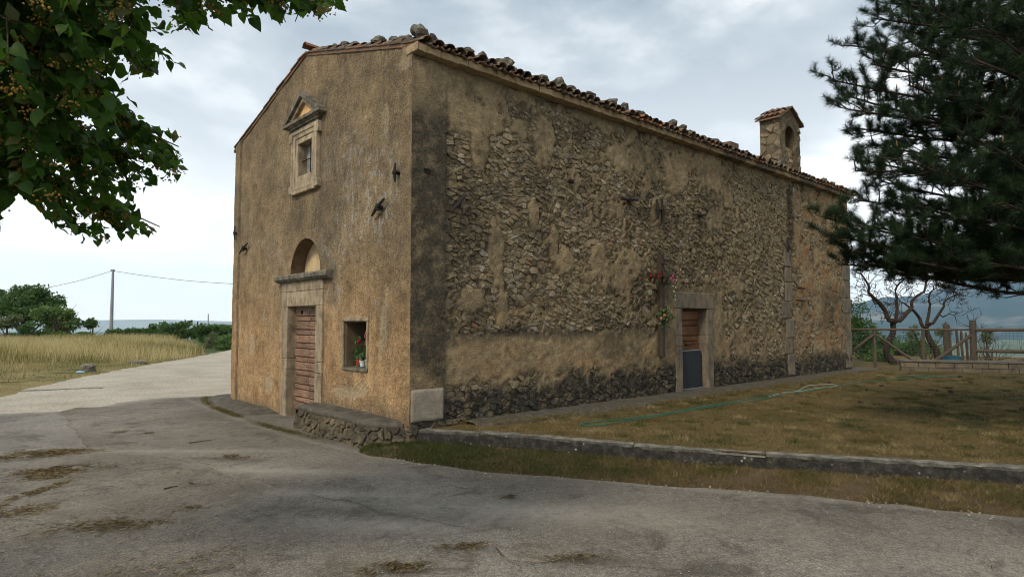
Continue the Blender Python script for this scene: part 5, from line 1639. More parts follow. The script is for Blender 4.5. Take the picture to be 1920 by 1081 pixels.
def leaf_quads(C, size, g, up=0.0):
    """small folded leaves round the given points; returns V, F, tint"""
    n = len(C)
    d = g.normal(size=(n, 3)); d[:, 2] += up; d /= np.linalg.norm(d, axis=1, keepdims=True)
    e = np.cross(d, g.normal(size=(n, 3))); e /= np.linalg.norm(e, axis=1, keepdims=True)
    s_ = (size * g.uniform(0.6, 1.3, n))[:, None]
    nn = np.cross(d, e)
    V = np.stack([C, C + d * s_ * 0.5 + e * s_ * 0.28 + nn * s_ * 0.06, C + d * s_, C + d * s_ * 0.5 - e * s_ * 0.28 + nn * s_ * 0.06], 1).reshape(-1, 3)
    F = np.arange(4 * n).reshape(n, 4)
    return V, F, np.repeat(g.random(n), 4)
def blossom(mb, c, r, seed, g):
    for i in range(7):
        a = 2 * math.pi * i / 7 + g.uniform(0, 0.5)
        d = np.array([math.cos(a), -0.35 + g.uniform(-0.3, 0.3), math.sin(a)])
        mb.lump(np.array(c) + d * r * 0.6, (r * 0.5, r * 0.4, r * 0.45), seed + i, 0.3, 1)
    mb.lump(np.array(c) + np.array([0, -r * 0.5, 0]), (r * 0.4,) * 3, seed, 0.2, 1)
def bouquet(name, base, blooms, leafs, label, cat):
    g = np.random.default_rng(len(label) * 7)
    root = thing(name, base, label, cat)
    V, F, T = leaf_quads(np.array([np.array(base) + g.normal(size=3) * np.array(leafs[1]) for _ in range(leafs[0])]), leafs[2], g, leafs[3])
    mobj('leaves', V, F, M['pot_leaf'], root, {'tint': T})
    for i, (dx, dy, dz, r, col) in enumerate(blooms):
        m = MB(); blossom(m, (base[0] + dx, base[1] + dy, base[2] + dz), r * 0.72, 200 + i, g)
        m.build('flower', M[col], root)
    return root
bouquet('flower_spray', (6.10, -0.205, 2.585), [(-0.20, 0, 0.06, 0.045, 'petal_red'), (-0.22, -0.01, -0.02, 0.045, 'petal_red'), (-0.10, 0, -0.01, 0.05, 'petal_red'), (0.06, -0.02, -0.02, 0.05, 'petal_red'), (0.13, 0, 0.07, 0.05, 'petal_red'), (0.17, -0.01, 0.0, 0.04, 'petal_red')],
        (30, (0.13, 0.015, 0.04), 0.06, 0.2), 'red artificial flowers tied to the left arm of the wooden cross', 'flowers')
bouquet('flower_spray', (6.72, -0.205, 2.50), [(-0.06, 0, 0.05, 0.055, 'petal_pink'), (0.02, 0, 0.10, 0.05, 'petal_pink'), (0.04, -0.01, 0.02, 0.05, 'petal_pink'), (-0.02, -0.02, -0.03, 0.05, 'petal_pink'), (0.10, 0, -0.04, 0.03, 'petal_white'), (0.02, 0, -0.12, 0.032, 'petal_white'), (0.14, 0, 0.02, 0.03, 'petal_white'), (0.12, 0, -0.15, 0.028, 'petal_white'), (0.05, 0, -0.24, 0.026, 'petal_white'), (0.09, 0, -0.33, 0.026, 'petal_white'), (0.1, 0, -0.42, 0.022, 'petal_white')],
        (40, (0.09, 0.015, 0.12), 0.05, -0.2), 'pink and white artificial flowers hanging from the right arm of the wooden cross', 'flowers')
bouquet('flower_bunch', (6.44, -0.21, 1.68), [(-0.19, 0, -0.02, 0.055, 'petal_orange'), (-0.10, -0.02, 0.05, 0.055, 'petal_orange'), (-0.10, 0, 0.15, 0.045, 'petal_orange'), (0.06, -0.02, 0.14, 0.045, 'petal_orange'), (0.12, 0, 0.20, 0.04, 'petal_orange'), (0.18, 0, -0.02, 0.055, 'petal_orange'), (0.20, -0.01, 0.12, 0.04, 'petal_orange'), (0.02, -0.03, 0.22, 0.035, 'petal_orange'), (0.1, -0.02, 0.04, 0.03, 'petal_white'), (-0.02, -0.03, -0.04, 0.03, 'petal_white')],
        (150, (0.12, 0.03, 0.13), 0.08, 0.1), 'bunch of orange flowers and green leaves tied low on the wooden cross', 'flowers')

# flower pots in the niche
def pot_plant(name, y, x, s_, mat, plant, label, saucer=True):
    g = np.random.default_rng(int(y * 1000))
    z0 = NI[2] + 0.001
    root = thing(name, (x, y, z0), label, 'flower pot')
    m = MB(); h = s_ * 1.0
    m.lathe((x, y, z0 + 0.012), [(0.0, 0.0), (s_ * 0.40, 0.0), (s_ * 0.52, h * 0.85), (s_ * 0.57, h * 0.86), (s_ * 0.57, h), (s_ * 0.50, h), (s_ * 0.48, h * 0.9), (0, h * 0.9)], 14)
    m.build('pot', M[mat], root, smooth=False)
    m = MB(); m.lathe((x, y, z0), [(0.0, 0.0), (s_ * 0.6, 0.0), (s_ * 0.68, 0.02), (s_ * 0.64, 0.02), (s_ * 0.5, 0.008), (0, 0.008)], 14); m.build('saucer', M['pot_teal'], root)
    base = np.array([x, y, z0 + h])
    nleaf, spread, hh, flowers = plant
    C = base + np.c_[g.normal(0, spread, nleaf), g.normal(0, spread, nleaf), np.abs(g.normal(0, hh, nleaf))]
    V, F, T = leaf_quads(C, 0.075, g, 0.3)
    mobj('leaves', V, F, M['pot_leaf'], root, {'tint': T})
    m = MB()
    for c in C[::7]:
        m.tube([base, (base + c) / 2 + g.normal(0, 0.01, 3), c], 0.004, 4)
    m.build('stems', M['twig'], root)
    for (dy, dz, r, col) in flowers:
        m = MB(); blossom(m, (x - 0.03, y + dy, z0 + h + dz), r, 300, g); m.build('flower', M[col], root)
pot_plant('flower_pot', 1.88, 0.16, 0.12, 'pot_red', (90, 0.07, 0.18, [(-0.04, 0.33, 0.04, 'petal_red')]), 'small red pot with a single red rose in the wall niche')
pot_plant('flower_pot', 1.68, 0.12, 0.105, 'pot_white', (45, 0.04, 0.07, [(0.03, 0.05, 0.03, 'petal_white')]), 'small white pot between the other two pots in the wall niche')
pot_plant('flower_pot', 1.46, 0.12, 0.135, 'pot_white', (110, 0.06, 0.13, [(-0.02, 0.36, 0.06, 'petal_pink'), (0.05, 0.42, 0.055, 'petal_pink'), (0.0, 0.47, 0.06, 'petal_pink'), (-0.06, 0.52, 0.055, 'petal_pink'), (0.03, 0.29, 0.045, 'petal_pink'), (-0.08, 0.44, 0.05, 'petal_pink')]),
          'larger white pot with tall pink lilies at the right of the niche')

# garden hoses on the lawn
def hose(name, pxs, mat, r, label):
    L = np.array([gnd(px, py, -0.05)[:2] for px, py in pxs])
    # smooth curve
    t = np.linspace(0, len(L) - 1, len(L) * 10)
    P = np.zeros((len(t), 2))
    for k, tk in enumerate(t):
        i = min(int(tk), len(L) - 2); f = tk - i
        p0, p1, p2, p3 = L[max(i - 1, 0)], L[i], L[i + 1], L[min(i + 2, len(L) - 1)]
        P[k] = 0.5 * (2 * p1 + (p2 - p0) * f + (2 * p0 - 5 * p1 + 4 * p2 - p3) * f * f + (3 * p1 - p0 - 3 * p2 + p3) * f ** 3)
    z = lawn_z(P[:, 0], P[:, 1]) + r + 0.012
    m = MB(); m.tube(np.c_[P, z], r, 6)
    tag(m.build(name, M[mat], None, smooth=True, origin=(P[0, 0], P[0, 1], -0.05)), label, 'hose')
hose('garden_hose', [(1460, 740), (1380, 753), (1270, 772), (1180, 786), (1130, 791), (1098, 794), (1090, 797), (1110, 799), (1150, 795), (1250, 778), (1350, 761), (1420, 750), (1520, 733), (1580, 722), (1625, 716), (1700, 711), (1745, 707), (1700, 705), (1680, 707), (1760, 707), (1800, 705)], 'hose_green', 0.009, 'green garden hose doubled back across the parched lawn')
hose('garden_hose', [(1440, 745), (1470, 738), (1500, 734), (1530, 729), (1560, 726), (1570, 723), (1560, 721), (1535, 722), (1515, 724), (1505, 729), (1490, 735), (1468, 737)], 'hose_white', 0.007, 'short whitish loop of hose beside the green hose on the lawn')

# pine cones fallen on the lawn
for i, (px, py) in enumerate([(1450, 716), (1505, 723), (1555, 718), (1625, 731), (1653, 724), (1705, 702), (1711, 708), (1758, 733), (1783, 736), (1821, 718), (1882, 709), (1801, 708), (1917, 768), (1534, 742), (1613, 755)]):
    p = gnd(px, py, -0.05)
    m = MB(); s_ = rng.uniform(0.032, 0.05)
    m.lump((p[0], p[1], lawn_z(p[0:1], p[1:2])[0] + s_ * 0.7), (s_ * 1.5, s_, s_ * 0.9), 400 + i, 0.5, 2)
    tag(m.build('pine_cone', M['cone'], None, origin=(p[0], p[1], -0.05)), 'dark fallen pine cone on the lawn, %s counted from the left' % ORD[sorted([1450, 1505, 1555, 1625, 1653, 1705, 1711, 1758, 1783, 1821, 1882, 1801, 1917, 1534, 1613]).index(px)], 'pine cone', 'pine cones on the lawn')

# ================================================================== right background: block wall, fence, dead trees
bw = thing('block_wall', (20.0, -4.0, -0.1), 'low wall of buff concrete blocks with a grey cap at the lawn edge', 'wall')
d0 = np.array([18.46, -1.23]); dd = np.array([20.12, -4.18]) - d0; dd /= np.linalg.norm(dd)
nb_ = np.array([-dd[1], dd[0]])
if nb_[0] < 0: nb_ = -nb_
def wblock(s0, s1, z0, z1, mat, t, o0=0.0, o1=0.28, name='block'):
    a = d0 + dd * s0; b = d0 + dd * s1
    V = []
    for z_ in (z0, z1):
        for (p, o_) in ((a, o0), (b, o0), (b, o1), (a, o1)):
            q = p + nb_ * o_
            V.append((q[0], q[1], z_))
    m = MB(); m.add(np.array(V) + rng.uniform(-0.003, 0.003, (8, 3)), [(0, 3, 2, 1), (4, 5, 6, 7), (0, 1, 5, 4), (1, 2, 6, 5), (2, 3, 7, 6), (3, 0, 4, 7)], t)
    m.build(name, M[mat], bw, origin=(V[0][0], V[0][1], z0))
for r_ in range(2):
    s_ = 0.0; first = True
    while s_ < 7.0:
        w = 0.5 if not (first and r_ == 0) else 0.28
        w *= rng.uniform(0.9, 1.08); first = False
        wblock(s_, s_ + w - 0.022, -0.10 + r_ * 0.185, 0.066 + r_ * 0.185, 'block', rng.uniform(0.2, 0.9), rng.uniform(-0.006, 0.006))
        s_ += w
wblock(0.01, 7.0, -0.10, 0.258, 'kerb_plain', 0.0, 0.03, 0.24, 'mortar_core')
for k in range(7):
    wblock(k * 1.0 - 0.03, k * 1.0 + 0.965, 0.264, 0.325, 'block_cap', rng.uniform(0.4, 0.8), -0.04, 0.32, 'cap')

fence = thing('timber_fence', (20.5, -1.5, -0.1), 'weathered timber rail fence with wire mesh behind the church', 'fence')
f0 = np.array([19.69, -0.04]); fd = np.array([0.49, -0.87]); fd /= np.linalg.norm(fd)
def fpt(t, z, o=0.0):
    q = f0 + fd * t + np.array([-fd[1], fd[0]]) * o
    return np.array([q[0], q[1], z])
def pole_part(a, b, r, name, parent=fence, t=0.5, n=8):
    m = MB(); a = np.array(a); b = np.array(b)
    m.tube([a, (a + b) / 2 + rng.normal(0, 0.006, 3), b], [r, r * 1.03, r * 0.95], n, t)
    return m.build(name, M['fence_wood'], parent)
for t_ in (-1.7, 0.0, 1.52):
    pole_part(fpt(t_, -0.2), fpt(t_, 1.27), 0.055, 'post')
pole_part(fpt(3.0, -0.2), fpt(3.0, 1.64), 0.085, 'post', t=0.4)
pole_part(fpt(-1.8, 1.30, 0.05), fpt(1.55, 1.31, 0.05), 0.040, 'rail')
pole_part(fpt(1.50, 1.31, 0.05), fpt(2.96, 1.31, 0.05), 0.036, 'rail')
pole_part(fpt(-0.04, 1.12, -0.05), fpt(-1.35, 0.0, -0.05), 0.048, 'brace')
pole_part(fpt(0.04, 1.12, -0.05), fpt(1.45, 0.0, -0.05), 0.048, 'brace')
pole_part(fpt(2.95, 1.12, -0.05), fpt(1.55, 0.0, -0.05), 0.055, 'brace')
def wire_net(parent, t0, t1, z0, z1, o):
    m = MB()
    for q in np.arange(t0, t1, 0.11):
        m.tube([fpt(q, z0, o), fpt(q, z1, o)], 0.0030, 3, cap=False)
    for q in np.arange(z0, z1 + 0.01, 0.11):
        m.tube([fpt(t0, q, o), fpt(t1, q, o)], 0.0030, 3, cap=False)
    tag(m.build('wire_mesh', M['mesh_wire'], parent), kind='stuff')
wire_net(fence, -1.7, 3.0, 0.0, 1.26, 0.075)
gate = thing('timber_gate', tuple(fpt(4.5, -0.1)), 'timber gate with round rails and wire mesh at the right edge', 'gate')
pole_part(fpt(3.12, -0.2, 0.2), fpt(3.12, 1.62, 0.2), 0.075, 'post', gate, 0.35)
pole_part(fpt(3.1, 1.30, 0.1), fpt(6.2, 1.32, 0.1), 0.055, 'rail', gate)
pole_part(fpt(3.1, 0.58, 0.1), fpt(6.2, 0.56, 0.1), 0.06, 'rail', gate)
pole_part(fpt(6.1, 1.22, 0.0), fpt(3.9, 0.0, 0.0), 0.06, 'brace', gate, 0.3)
pole_part(fpt(6.2, -0.2, 0.1), fpt(6.2, 1.6, 0.1), 0.075, 'post', gate)
wire_net(gate, 3.15, 6.2, 0.0, 1.28, 0.18)
for i, (px, top_, lean, lab) in enumerate([(1773, 603, -0.05, 'thickest'), (1779, 608, -0.08, 'second'), (1793, 615, -0.08, 'third'), (1802, 618, -0.05, 'fourth'), (1811, 622, 0.03, 'last')]):
    b = cam_pt(px + 5, 672, 25.5); t_ = cam_pt(px, top_, 25.5)
    m = MB(); r_ = 0.10 if i == 0 else 0.05
    m.tube([(b[0], b[1], -0.6), (b + t_) / 2 + rng.normal(0, 0.02, 3), t_ - np.array([0, 0, 0.12]), t_], [r_, r_, r_ * 0.9, 0.012], 6, 0.25)
    tag(m.build('wooden_stake', M['fence_wood'], None, origin=(b[0], b[1], -0.6)), 'old pointed wooden stake behind the fence, ' + ('thickest and leftmost of the row' if i == 0 else 'rightmost of the row' if i == 4 else '%s from the left of the row' % lab), 'stake', 'old stakes behind the fence')
p = cam_pt(1784, 668, 22.9)
drum = thing('plastic_tub', (p[0], p[1], -0.1), 'blue plastic tub just showing over the low block wall', 'tub')
m = MB(); m.lathe((p[0], p[1], -0.1), [(0, 0), (0.24, 0), (0.29, 0.42), (0.27, 0.42), (0.25, 0.1), (0, 0.1)], 18); m.build('tub_body', M['blue_plastic'], drum)
m = MB(); m.lathe((p[0], p[1], 0.31), [(0.285, 0.0), (0.315, 0.01), (0.315, 0.04), (0.28, 0.045)], 18); m.build('rim', M['blue_plastic'], drum)

def grow(mb, p, d, L, r, depth, g, wob=0.25, kids=(2, 4), shrink=0.62, tips=None, up=0.0, minr=0.004):
    n = 4
    P = [np.array(p, float)]
    d = np.array(d, float); d /= np.linalg.norm(d)
    for i in range(n):
        d = d + g.normal(0, wob, 3) * 0.5 + np.array([0, 0, up]); d /= np.linalg.norm(d)
        P.append(P[-1] + d * L / n)
    mb.tube(P, np.linspace(r, max(r * 0.45, minr), n + 1), 5 if r < 0.03 else 7, 0.5, False)
    if tips is not None: tips.append((P[-1], d))
    if depth > 0:
        for k in range(g.integers(*kids)):
            i = g.integers(2, n + 1)
            q = np.array(P[i]); dn = d + g.normal(0, 0.75, 3); dn[2] += up
            grow(mb, q, dn, L * shrink * g.uniform(0.7, 1.2), max(r * 0.45, minr), depth - 1, g, wob * 1.15, kids, shrink, tips, up, minr)
    return P
def limb(mb, pts, r, g, tips, depth=2, twig=0.8, kids=(2, 4), every=1, minr=0.005):
    P = resample(np.array(pts, float), 0.14, 0.16)
    mb.tube(P, np.interp(np.linspace(0, 1, len(P)), np.linspace(0, 1, len(r)), r), 8, 0.5, False)
    for i in range(len(P) // 2, len(P), every):
        d = P[i] - P[max(i - 2, 0)]
        d = d / (np.linalg.norm(d) + 1e-6) + g.normal(0, 0.7, 3)
        grow(mb, P[i], d, twig * g.uniform(0.6, 1.2), r[-1] * 0.6, depth, g, 0.3, kids, 0.65, tips, 0.03, minr)
g = np.random.default_rng(8)
def dead_tree(trunk, limbs, dist, label, seed):
    g = np.random.default_rng(seed)
    tp = [cam_pt(px, py, dist + o_) for px, py, o_ in trunk]
    root = thing('dead_tree', (tp[0][0], tp[0][1], -0.3), label, 'tree')
    m = MB()
    P = resample(np.array([tp[0] + np.array([0, 0, -0.35])] + tp), 0.18, 0.04)
    m.tube(P, np.interp(np.linspace(0, 1, len(P)), [0, 0.2, 0.5, 1], [0.22, 0.15, 0.12, 0.10]), 9)
    V = np.concatenate(m.V); V += (fbm(V * 5, 3, seed) - 0.5)[:, None] * 0.06
    m.V = [V]
    m.build('trunk', M['dead_bark'], root)
    for l, r in limbs:
        m = MB(); tips = []
        limb(m, [cam_pt(px, py, dist + o_) for px, py, o_ in l], [q * 0.72 for q in r], g, tips, 3, 0.80, (2, 4), 1, 0.007)
        m.build('branch', M['dead_bark'], root)
dead_tree([(1680, 685, 0), (1662, 668, 0), (1660, 652, 0), (1672, 632, 0), (1674, 606, 0)],
          [([(1674, 606, 0), (1660, 590, 0), (1645, 570, -.1), (1632, 548, -.2), (1620, 530, -.3), (1608, 512, -.4)], [0.13, 0.11, 0.07, 0.03]), ([(1674, 606, 0), (1678, 590, .1), (1676, 565, .2), (1684, 540, .3), (1690, 515, .4)], [0.10, 0.07, 0.03]),
           ([(1674, 606, 0), (1690, 592, 0), (1706, 578, .2), (1718, 560, .3), (1730, 535, .4), (1745, 510, .5)], [0.11, 0.08, 0.03]), ([(1650, 575, 0), (1630, 556, .3), (1612, 552, .5), (1602, 560, .6)], [0.04, 0.03, 0.015])],
          24.5, 'bare crooked tree with a bulging foot behind the fence, nearer the church', 5)
dead_tree([(1760, 680, 0), (1755, 660, 0), (1745, 640, 0), (1736, 618, 0)],
          [([(1736, 618, 0), (1722, 600, 0), (1710, 585, -.1), (1698, 570, -.2), (1684, 560, -.3)], [0.11, 0.09, 0.05, 0.02]), ([(1736, 618, 0), (1735, 600, 0), (1738, 580, .1), (1745, 558, .2), (1750, 535, .3)], [0.10, 0.07, 0.03]),
           ([(1738, 612, 0), (1752, 594, 0), (1764, 578, 0), (1776, 566, .2), (1790, 545, .3)], [0.09, 0.06, 0.02]), ([(1756, 592, 0), (1772, 588, .2), (1785, 592, .3), (1794, 605, .3)], [0.04, 0.03, 0.012])],
          25.5, 'bare forked tree with a reddish leaning trunk behind the fence, nearer the gate', 6)
p = cam_pt(1868, 680, 24.0)
sh = thing('bare_shrub', (p[0], p[1], -0.3), 'leafless twiggy shrub behind the gate mesh', 'shrub')
m = MB(); g = np.random.default_rng(12)
for k in range(11):
    grow(m, (p[0] + g.normal(0, 0.1), p[1] + g.normal(0, 0.1), -0.3), g.normal(0, 0.55, 3) + np.array([0, 0, 1.0]), 0.95, 0.016, 2, g, 0.3, (2, 4), 0.6, None, 0.06, 0.004)
m.build('twigs', M['dead_bark'], sh)

# ---- leafy shrubs and trees
def crown_pts(lumps, n, g):
    out = []
    tot = sum(r[0] * r[1] * r[2] for c, r in lumps)
    for c, r in lumps:
        k = int(n * r[0] * r[1] * r[2] / tot) + 30
        d = g.normal(size=(k, 3)); d /= np.linalg.norm(d, axis=1, keepdims=True)
        rad = g.random(k) ** 0.42
        P = np.array(c) + d * rad[:, None] * np.array(r)
        keep = fbm(P * (1.6 / max(r)) * 1.5 + 3.3, 3, 7) > 0.40
        out.append(P[keep])
    return np.concatenate(out)
def leafy_tree(name, label, cat, px, py, dist, lumps_px, leaf, n, mat, trunk=True, seed=1, group=None, stem_r=0.12, zbase=None):
    g = np.random.default_rng(seed)
    b = cam_pt(px, py, dist)
    zb = b[2] if zbase is None else zbase
    root = thing(name, (b[0], b[1], zb), label, cat, group)
    k = dist / FPX
    lumps = []
    for (lx_, ly_, rx, ry) in lumps_px:
        c = cam_pt(lx_, ly_, dist + g.uniform(-0.5, 0.5) * rx * k)
        sub = max(3, int(rx / 6))
        for j in range(sub):
            o_ = g.normal(size=3); o_ /= np.linalg.norm(o_); o_ *= g.uniform(0.35, 0.85)
            lumps.append((c + o_ * np.array([rx * k, rx * k, ry * k]), np.array([rx * k, rx * k, ry * k]) * g.uniform(0.28, 0.55)))
        lumps.append((c, np.array([rx * k, rx * k, ry * k]) * 0.6))
    P = crown_pts(lumps, n, g)
    V, F, T = leaf_quads(P, leaf, g, 0.25)
    mobj('crown', V, F, mat, root, {'tint': T})
    m = MB()
    if trunk:
        m.tube([(b[0], b[1], zb - 0.3), (b[0] + 0.05, b[1], zb + 0.5 * (lumps_px[0][1] < py) * (py - lumps_px[0][1]) * k), cam_pt(lumps_px[0][0], lumps_px[0][1], dist)], [stem_r, stem_r * 0.8, stem_r * 0.4], 7)
    for (lx_, ly_, rx, ry) in lumps_px:
        c = cam_pt(lx_, ly_, dist)
        s0 = np.array([b[0], b[1], zb]) + (c - np.array([b[0], b[1], zb])) * 0.25
        for q in range(5):
            e = c + g.normal(size=3) * np.array([rx, rx, ry]) * k * 0.5
            m.tube([s0, (s0 + e) / 2 + g.normal(0, 0.1 * rx * k, 3), e], [stem_r * 0.4, stem_r * 0.25, stem_r * 0.08], 5, 0.5, False)
    m.build('trunk', M['bark'], root)
    return root
bushes = [
    (1622, 668, 29, [(1620, 620, 40, 42), (1605, 585, 18, 28), (1640, 640, 35, 35)], 'leaf_dark', 'tall green shrub just behind the church corner at the fence', 'shrub', .11, 7000),
    (1700, 680, 33, [(1690, 655, 45, 26), (1720, 645, 30, 22)], 'leaf_dark', 'dense green bush behind the first bare tree', 'bush', .11, 5000),
    (1770, 684, 34, [(1760, 668, 40, 20), (1735, 650, 24, 18)], 'leaf_light', 'pale green bush between the two bare trees', 'bush', .11, 4000),
    (1650, 690, 26.5, [(1640, 672, 34, 20), (1660, 664, 24, 16)], 'leaf_light', 'low bright green bush behind the fence braces', 'bush', .09, 3500),
    (1852, 672, 29, [(1848, 630, 12, 22)], 'leaf_olive', 'thin yellowish sapling behind the tall gate post', 'sapling', .10, 600),
    (1735, 672, 28, [(1712, 622, 18, 16), (1770, 625, 22, 18)], 'leaf_olive', 'sparse young tree with a few pale leaves behind the bare trees', 'tree', .10, 700)]
for i, (px, py, d_, l_, mt, lab, ct, lf, nn_) in enumerate(bushes):
    leafy_tree('green_' + ct, lab, ct, px, py, d_, l_, lf, nn_, M[mt], True, 60 + i, None, 0.05, -0.5)

trees = [
    ('broadleaf_tree', 'largest dark green tree at the left edge beyond the meadow', 'tree', 40, 640, 60, [(45, 580, 60, 34), (20, 560, 40, 28), (70, 555, 30, 22), (48, 543, 16, 12), (95, 595, 30, 30)], .30, 14000, 'leaf_dark', .22),
    ('broadleaf_tree', 'light green round tree right of the largest dark tree', 'tree', 108, 640, 57, [(105, 600, 38, 28), (122, 592, 22, 18), (92, 585, 24, 16), (110, 628, 30, 12)], .25, 8000, 'leaf_light', .12),
    ('orchard_tree', 'small olive green tree with orange stems at the far left edge', 'tree', 12, 640, 52, [(12, 604, 24, 14)], .2, 2500, 'leaf_olive', .10),
    ('small_tree', 'small round-topped tree with twin stems standing alone left of the pole', 'tree', 172, 640, 58, [(172, 607, 19, 11)], .2, 2200, 'leaf_dark', .07),
    ('green_bush', 'low dark bush under the large trees at the left', 'bush', 52, 645, 54, [(52, 618, 22, 18), (80, 625, 20, 14), (60, 632, 40, 10)], .2, 3500, 'leaf_dark', .06),
    ('green_bush', 'small pale bush at the foot of the lone small tree', 'bush', 163, 640, 60, [(162, 630, 9, 6)], .18, 700, 'leaf_light', .05),
    ('green_bush', 'long dark hedge-like bush right of the utility pole', 'bush', 245, 640, 64, [(228, 624, 34, 11), (262, 623, 26, 11), (245, 634, 45, 9)], .25, 4500, 'leaf_dark', .06),
    ('hedge', 'low continuous dark hedge running behind the bushes to the church', 'hedge', 330, 638, 72, [(160, 629, 26, 8), (215, 627, 30, 10), (270, 626, 34, 11), (320, 625, 36, 12), (370, 625, 36, 13), (415, 622, 34, 14)], .28, 9000, 'leaf_dark', .06),
    ('green_bush', 'pointed green bush left of the big round one', 'bush', 286, 640, 60, [(285, 624, 18, 15), (288, 634, 22, 10)], .22, 2500, 'leaf_dark', .06),
    ('green_tree', 'big round green bush in the middle of the meadow edge', 'bush', 333, 640, 58, [(330, 619, 30, 16), (338, 609, 18, 10), (352, 624, 22, 13), (325, 632, 32, 12)], .22, 6000, 'leaf_dark', .08),
    ('green_bush', 'green bush below the distant thin pole', 'bush', 388, 644, 52, [(385, 622, 24, 18), (402, 617, 20, 14), (390, 638, 26, 12)], .2, 3500, 'leaf_dark', .06),
    ('grey_bush', 'grey-green flowering bush beside the bend of the gravel road', 'bush', 395, 655, 46, [(395, 640, 19, 16), (398, 650, 18, 8)], .16, 3000, 'leaf_olive', .05),
    ('green_bush', 'yellow-green bush nearest the church left corner', 'bush', 424, 658, 44, [(426, 642, 22, 18), (424, 652, 24, 8)], .16, 3000, 'leaf_light', .05),
    ('green_bush', 'far bush on the rise close to the church edge', 'bush', 425, 625, 75, [(425, 616, 28, 12)], .25, 2000, 'leaf_dark', .05)]
for i, (nm_, lab, ct, px, py, d_, l_, lf, nn_, mt, sr) in enumerate(trees):
    leafy_tree(nm_, lab, ct, px, py, d_, l_, lf, nn_, M[mt], True, 30 + i, None, sr, -0.3)

# utility poles and wires
b = cam_pt(208, 632, 66); tp = cam_pt(212, 505, 66)
up_ = thing('utility_pole', (b[0], b[1], -0.4), 'tapering grey steel utility pole standing in the meadow', 'pole')
m = MB(); m.tube([(b[0], b[1], -0.5), tp], [0.20, 0.11], 12); m.build('shaft', M['pole'], up_)
m = MB(); q = tp - RGT * 0.20; m.tube([q + np.array([0, 0, -.02]), tp + RGT * 0.12 + np.array([0, 0, -.02])], 0.05, 6); m.build('crossarm', M['pole'], up_)
m = MB(); m.lump(tp - RGT * 0.2 + np.array([0, 0, -.12]), (0.07, 0.07, 0.09), 3, 0.1, 1); m.lump(tp + RGT * 0.15 + np.array([0, 0, -.12]), (0.07, 0.07, 0.09), 3, 0.1, 1); tag(m.build('insulators', M['wire'], up_), kind='stuff')
def wire(pxs, dists, r, label):
    P = resample(np.array([cam_pt(px, py, d) for (px, py), d in zip(pxs, dists)]), 1.5)
    m = MB(); m.tube(P, r, 4)
    tag(m.build('overhead_wire', M['wire'], None, origin=P[0]), label, 'wire')
wire([(209, 508), (160, 523), (110, 535), (60, 544), (-40, 552)], [66, 66, 66, 66, 66], 0.022, 'overhead wire running left from the grey pole to the trees')
wire([(214, 508), (280, 518), (360, 527), (437, 532), (520, 534)], [66, 66, 66, 66, 66], 0.022, 'overhead wire running right from the grey pole behind the church')
wire([(1560, 486), (1640, 489), (1720, 495), (1790, 501), (2000, 515)], [40, 40, 40, 40, 40], 0.014, 'thin wire passing behind the pine right of the church')
b = cam_pt(390, 640, 110)
dp = thing('distant_pole', (b[0], b[1], -5), 'distant thin pole sticking up above the bushes', 'pole')
m = MB(); m.tube([(b[0], b[1], -6), cam_pt(390.5, 588, 110)], [0.12, 0.09], 8); m.build('shaft', M['pole'], dp)
b = cam_pt(91, 536.5, 66)
bd = thing('bird', (b[0], b[1], b[2]), 'small dark bird perched on the left overhead wire', 'bird')
m = MB(); V_, F_ = ICO[2]
X = V_ * np.array([0.07, 0.07, 0.11]); m.add(X + b + np.array([0, 0, 0.09]), F_)
m.add(V_ * 0.05 + b + np.array([0, 0, 0.21]) - RGT * 0.03, F_)
m.tube([b + np.array([0, 0, 0.05]), b + np.array([0, 0, -0.10]) + RGT * 0.10], [0.03, 0.02], 5)
m.tube([b + np.array([0, 0, 0.21]) - RGT * 0.07, b + np.array([0, 0, 0.20]) - RGT * 0.12], [0.015, 0.003], 5)
m.build('body', M['bird'], bd)

# rocks in the field, bottle
for i, (px, py, s_, lab) in enumerate([(165, 697, (0.30, 0.22, 0.20), 'grey boulder lying by the gravel road edge'), (263, 682, (0.26, 0.20, 0.12), 'low pale rock in the meadow margin, right of the boulder'), (247, 682, (0.18, 0.14, 0.09), 'small dark rock touching the low pale rock')]):
    p = gnd(px, py); m = MB(); z_ = field_z(p[0:1], p[1:2])[0]
    m.lump((p[0], p[1], z_ + s_[2] * 0.6), s_, 500 + i, 0.8, 3, 0.5, 0.0, 0.4)
    tag(m.build('field_rock', M['rock'], None, origin=(p[0], p[1], z_)), lab, 'rock')
p = gnd(162, 698.5); p = p - FWD * 0.35
z_ = field_z(p[0:1], p[1:2])[0] + 0.02
bt = thing('plastic_bottle', (p[0], p[1], z_), 'crushed blue plastic bottle in front of the grey boulder', 'bottle')
m = MB(); m.tube([p * [1, 1, 0] + [0, 0, z_ + .04] - RGT * .12, p * [1, 1, 0] + [0, 0, z_ + .05], p * [1, 1, 0] + [0, 0, z_ + .04] + RGT * .12], [0.04, 0.045, 0.035], 10); m.build('bottle_body', M['bottle'], bt)
m = MB(); m.tube([p * [1, 1, 0] + [0, 0, z_ + .04] + RGT * .12, p * [1, 1, 0] + [0, 0, z_ + .04] + RGT * .16], [0.016, 0.016], 8); m.build('cap', M['pot_white'], bt)
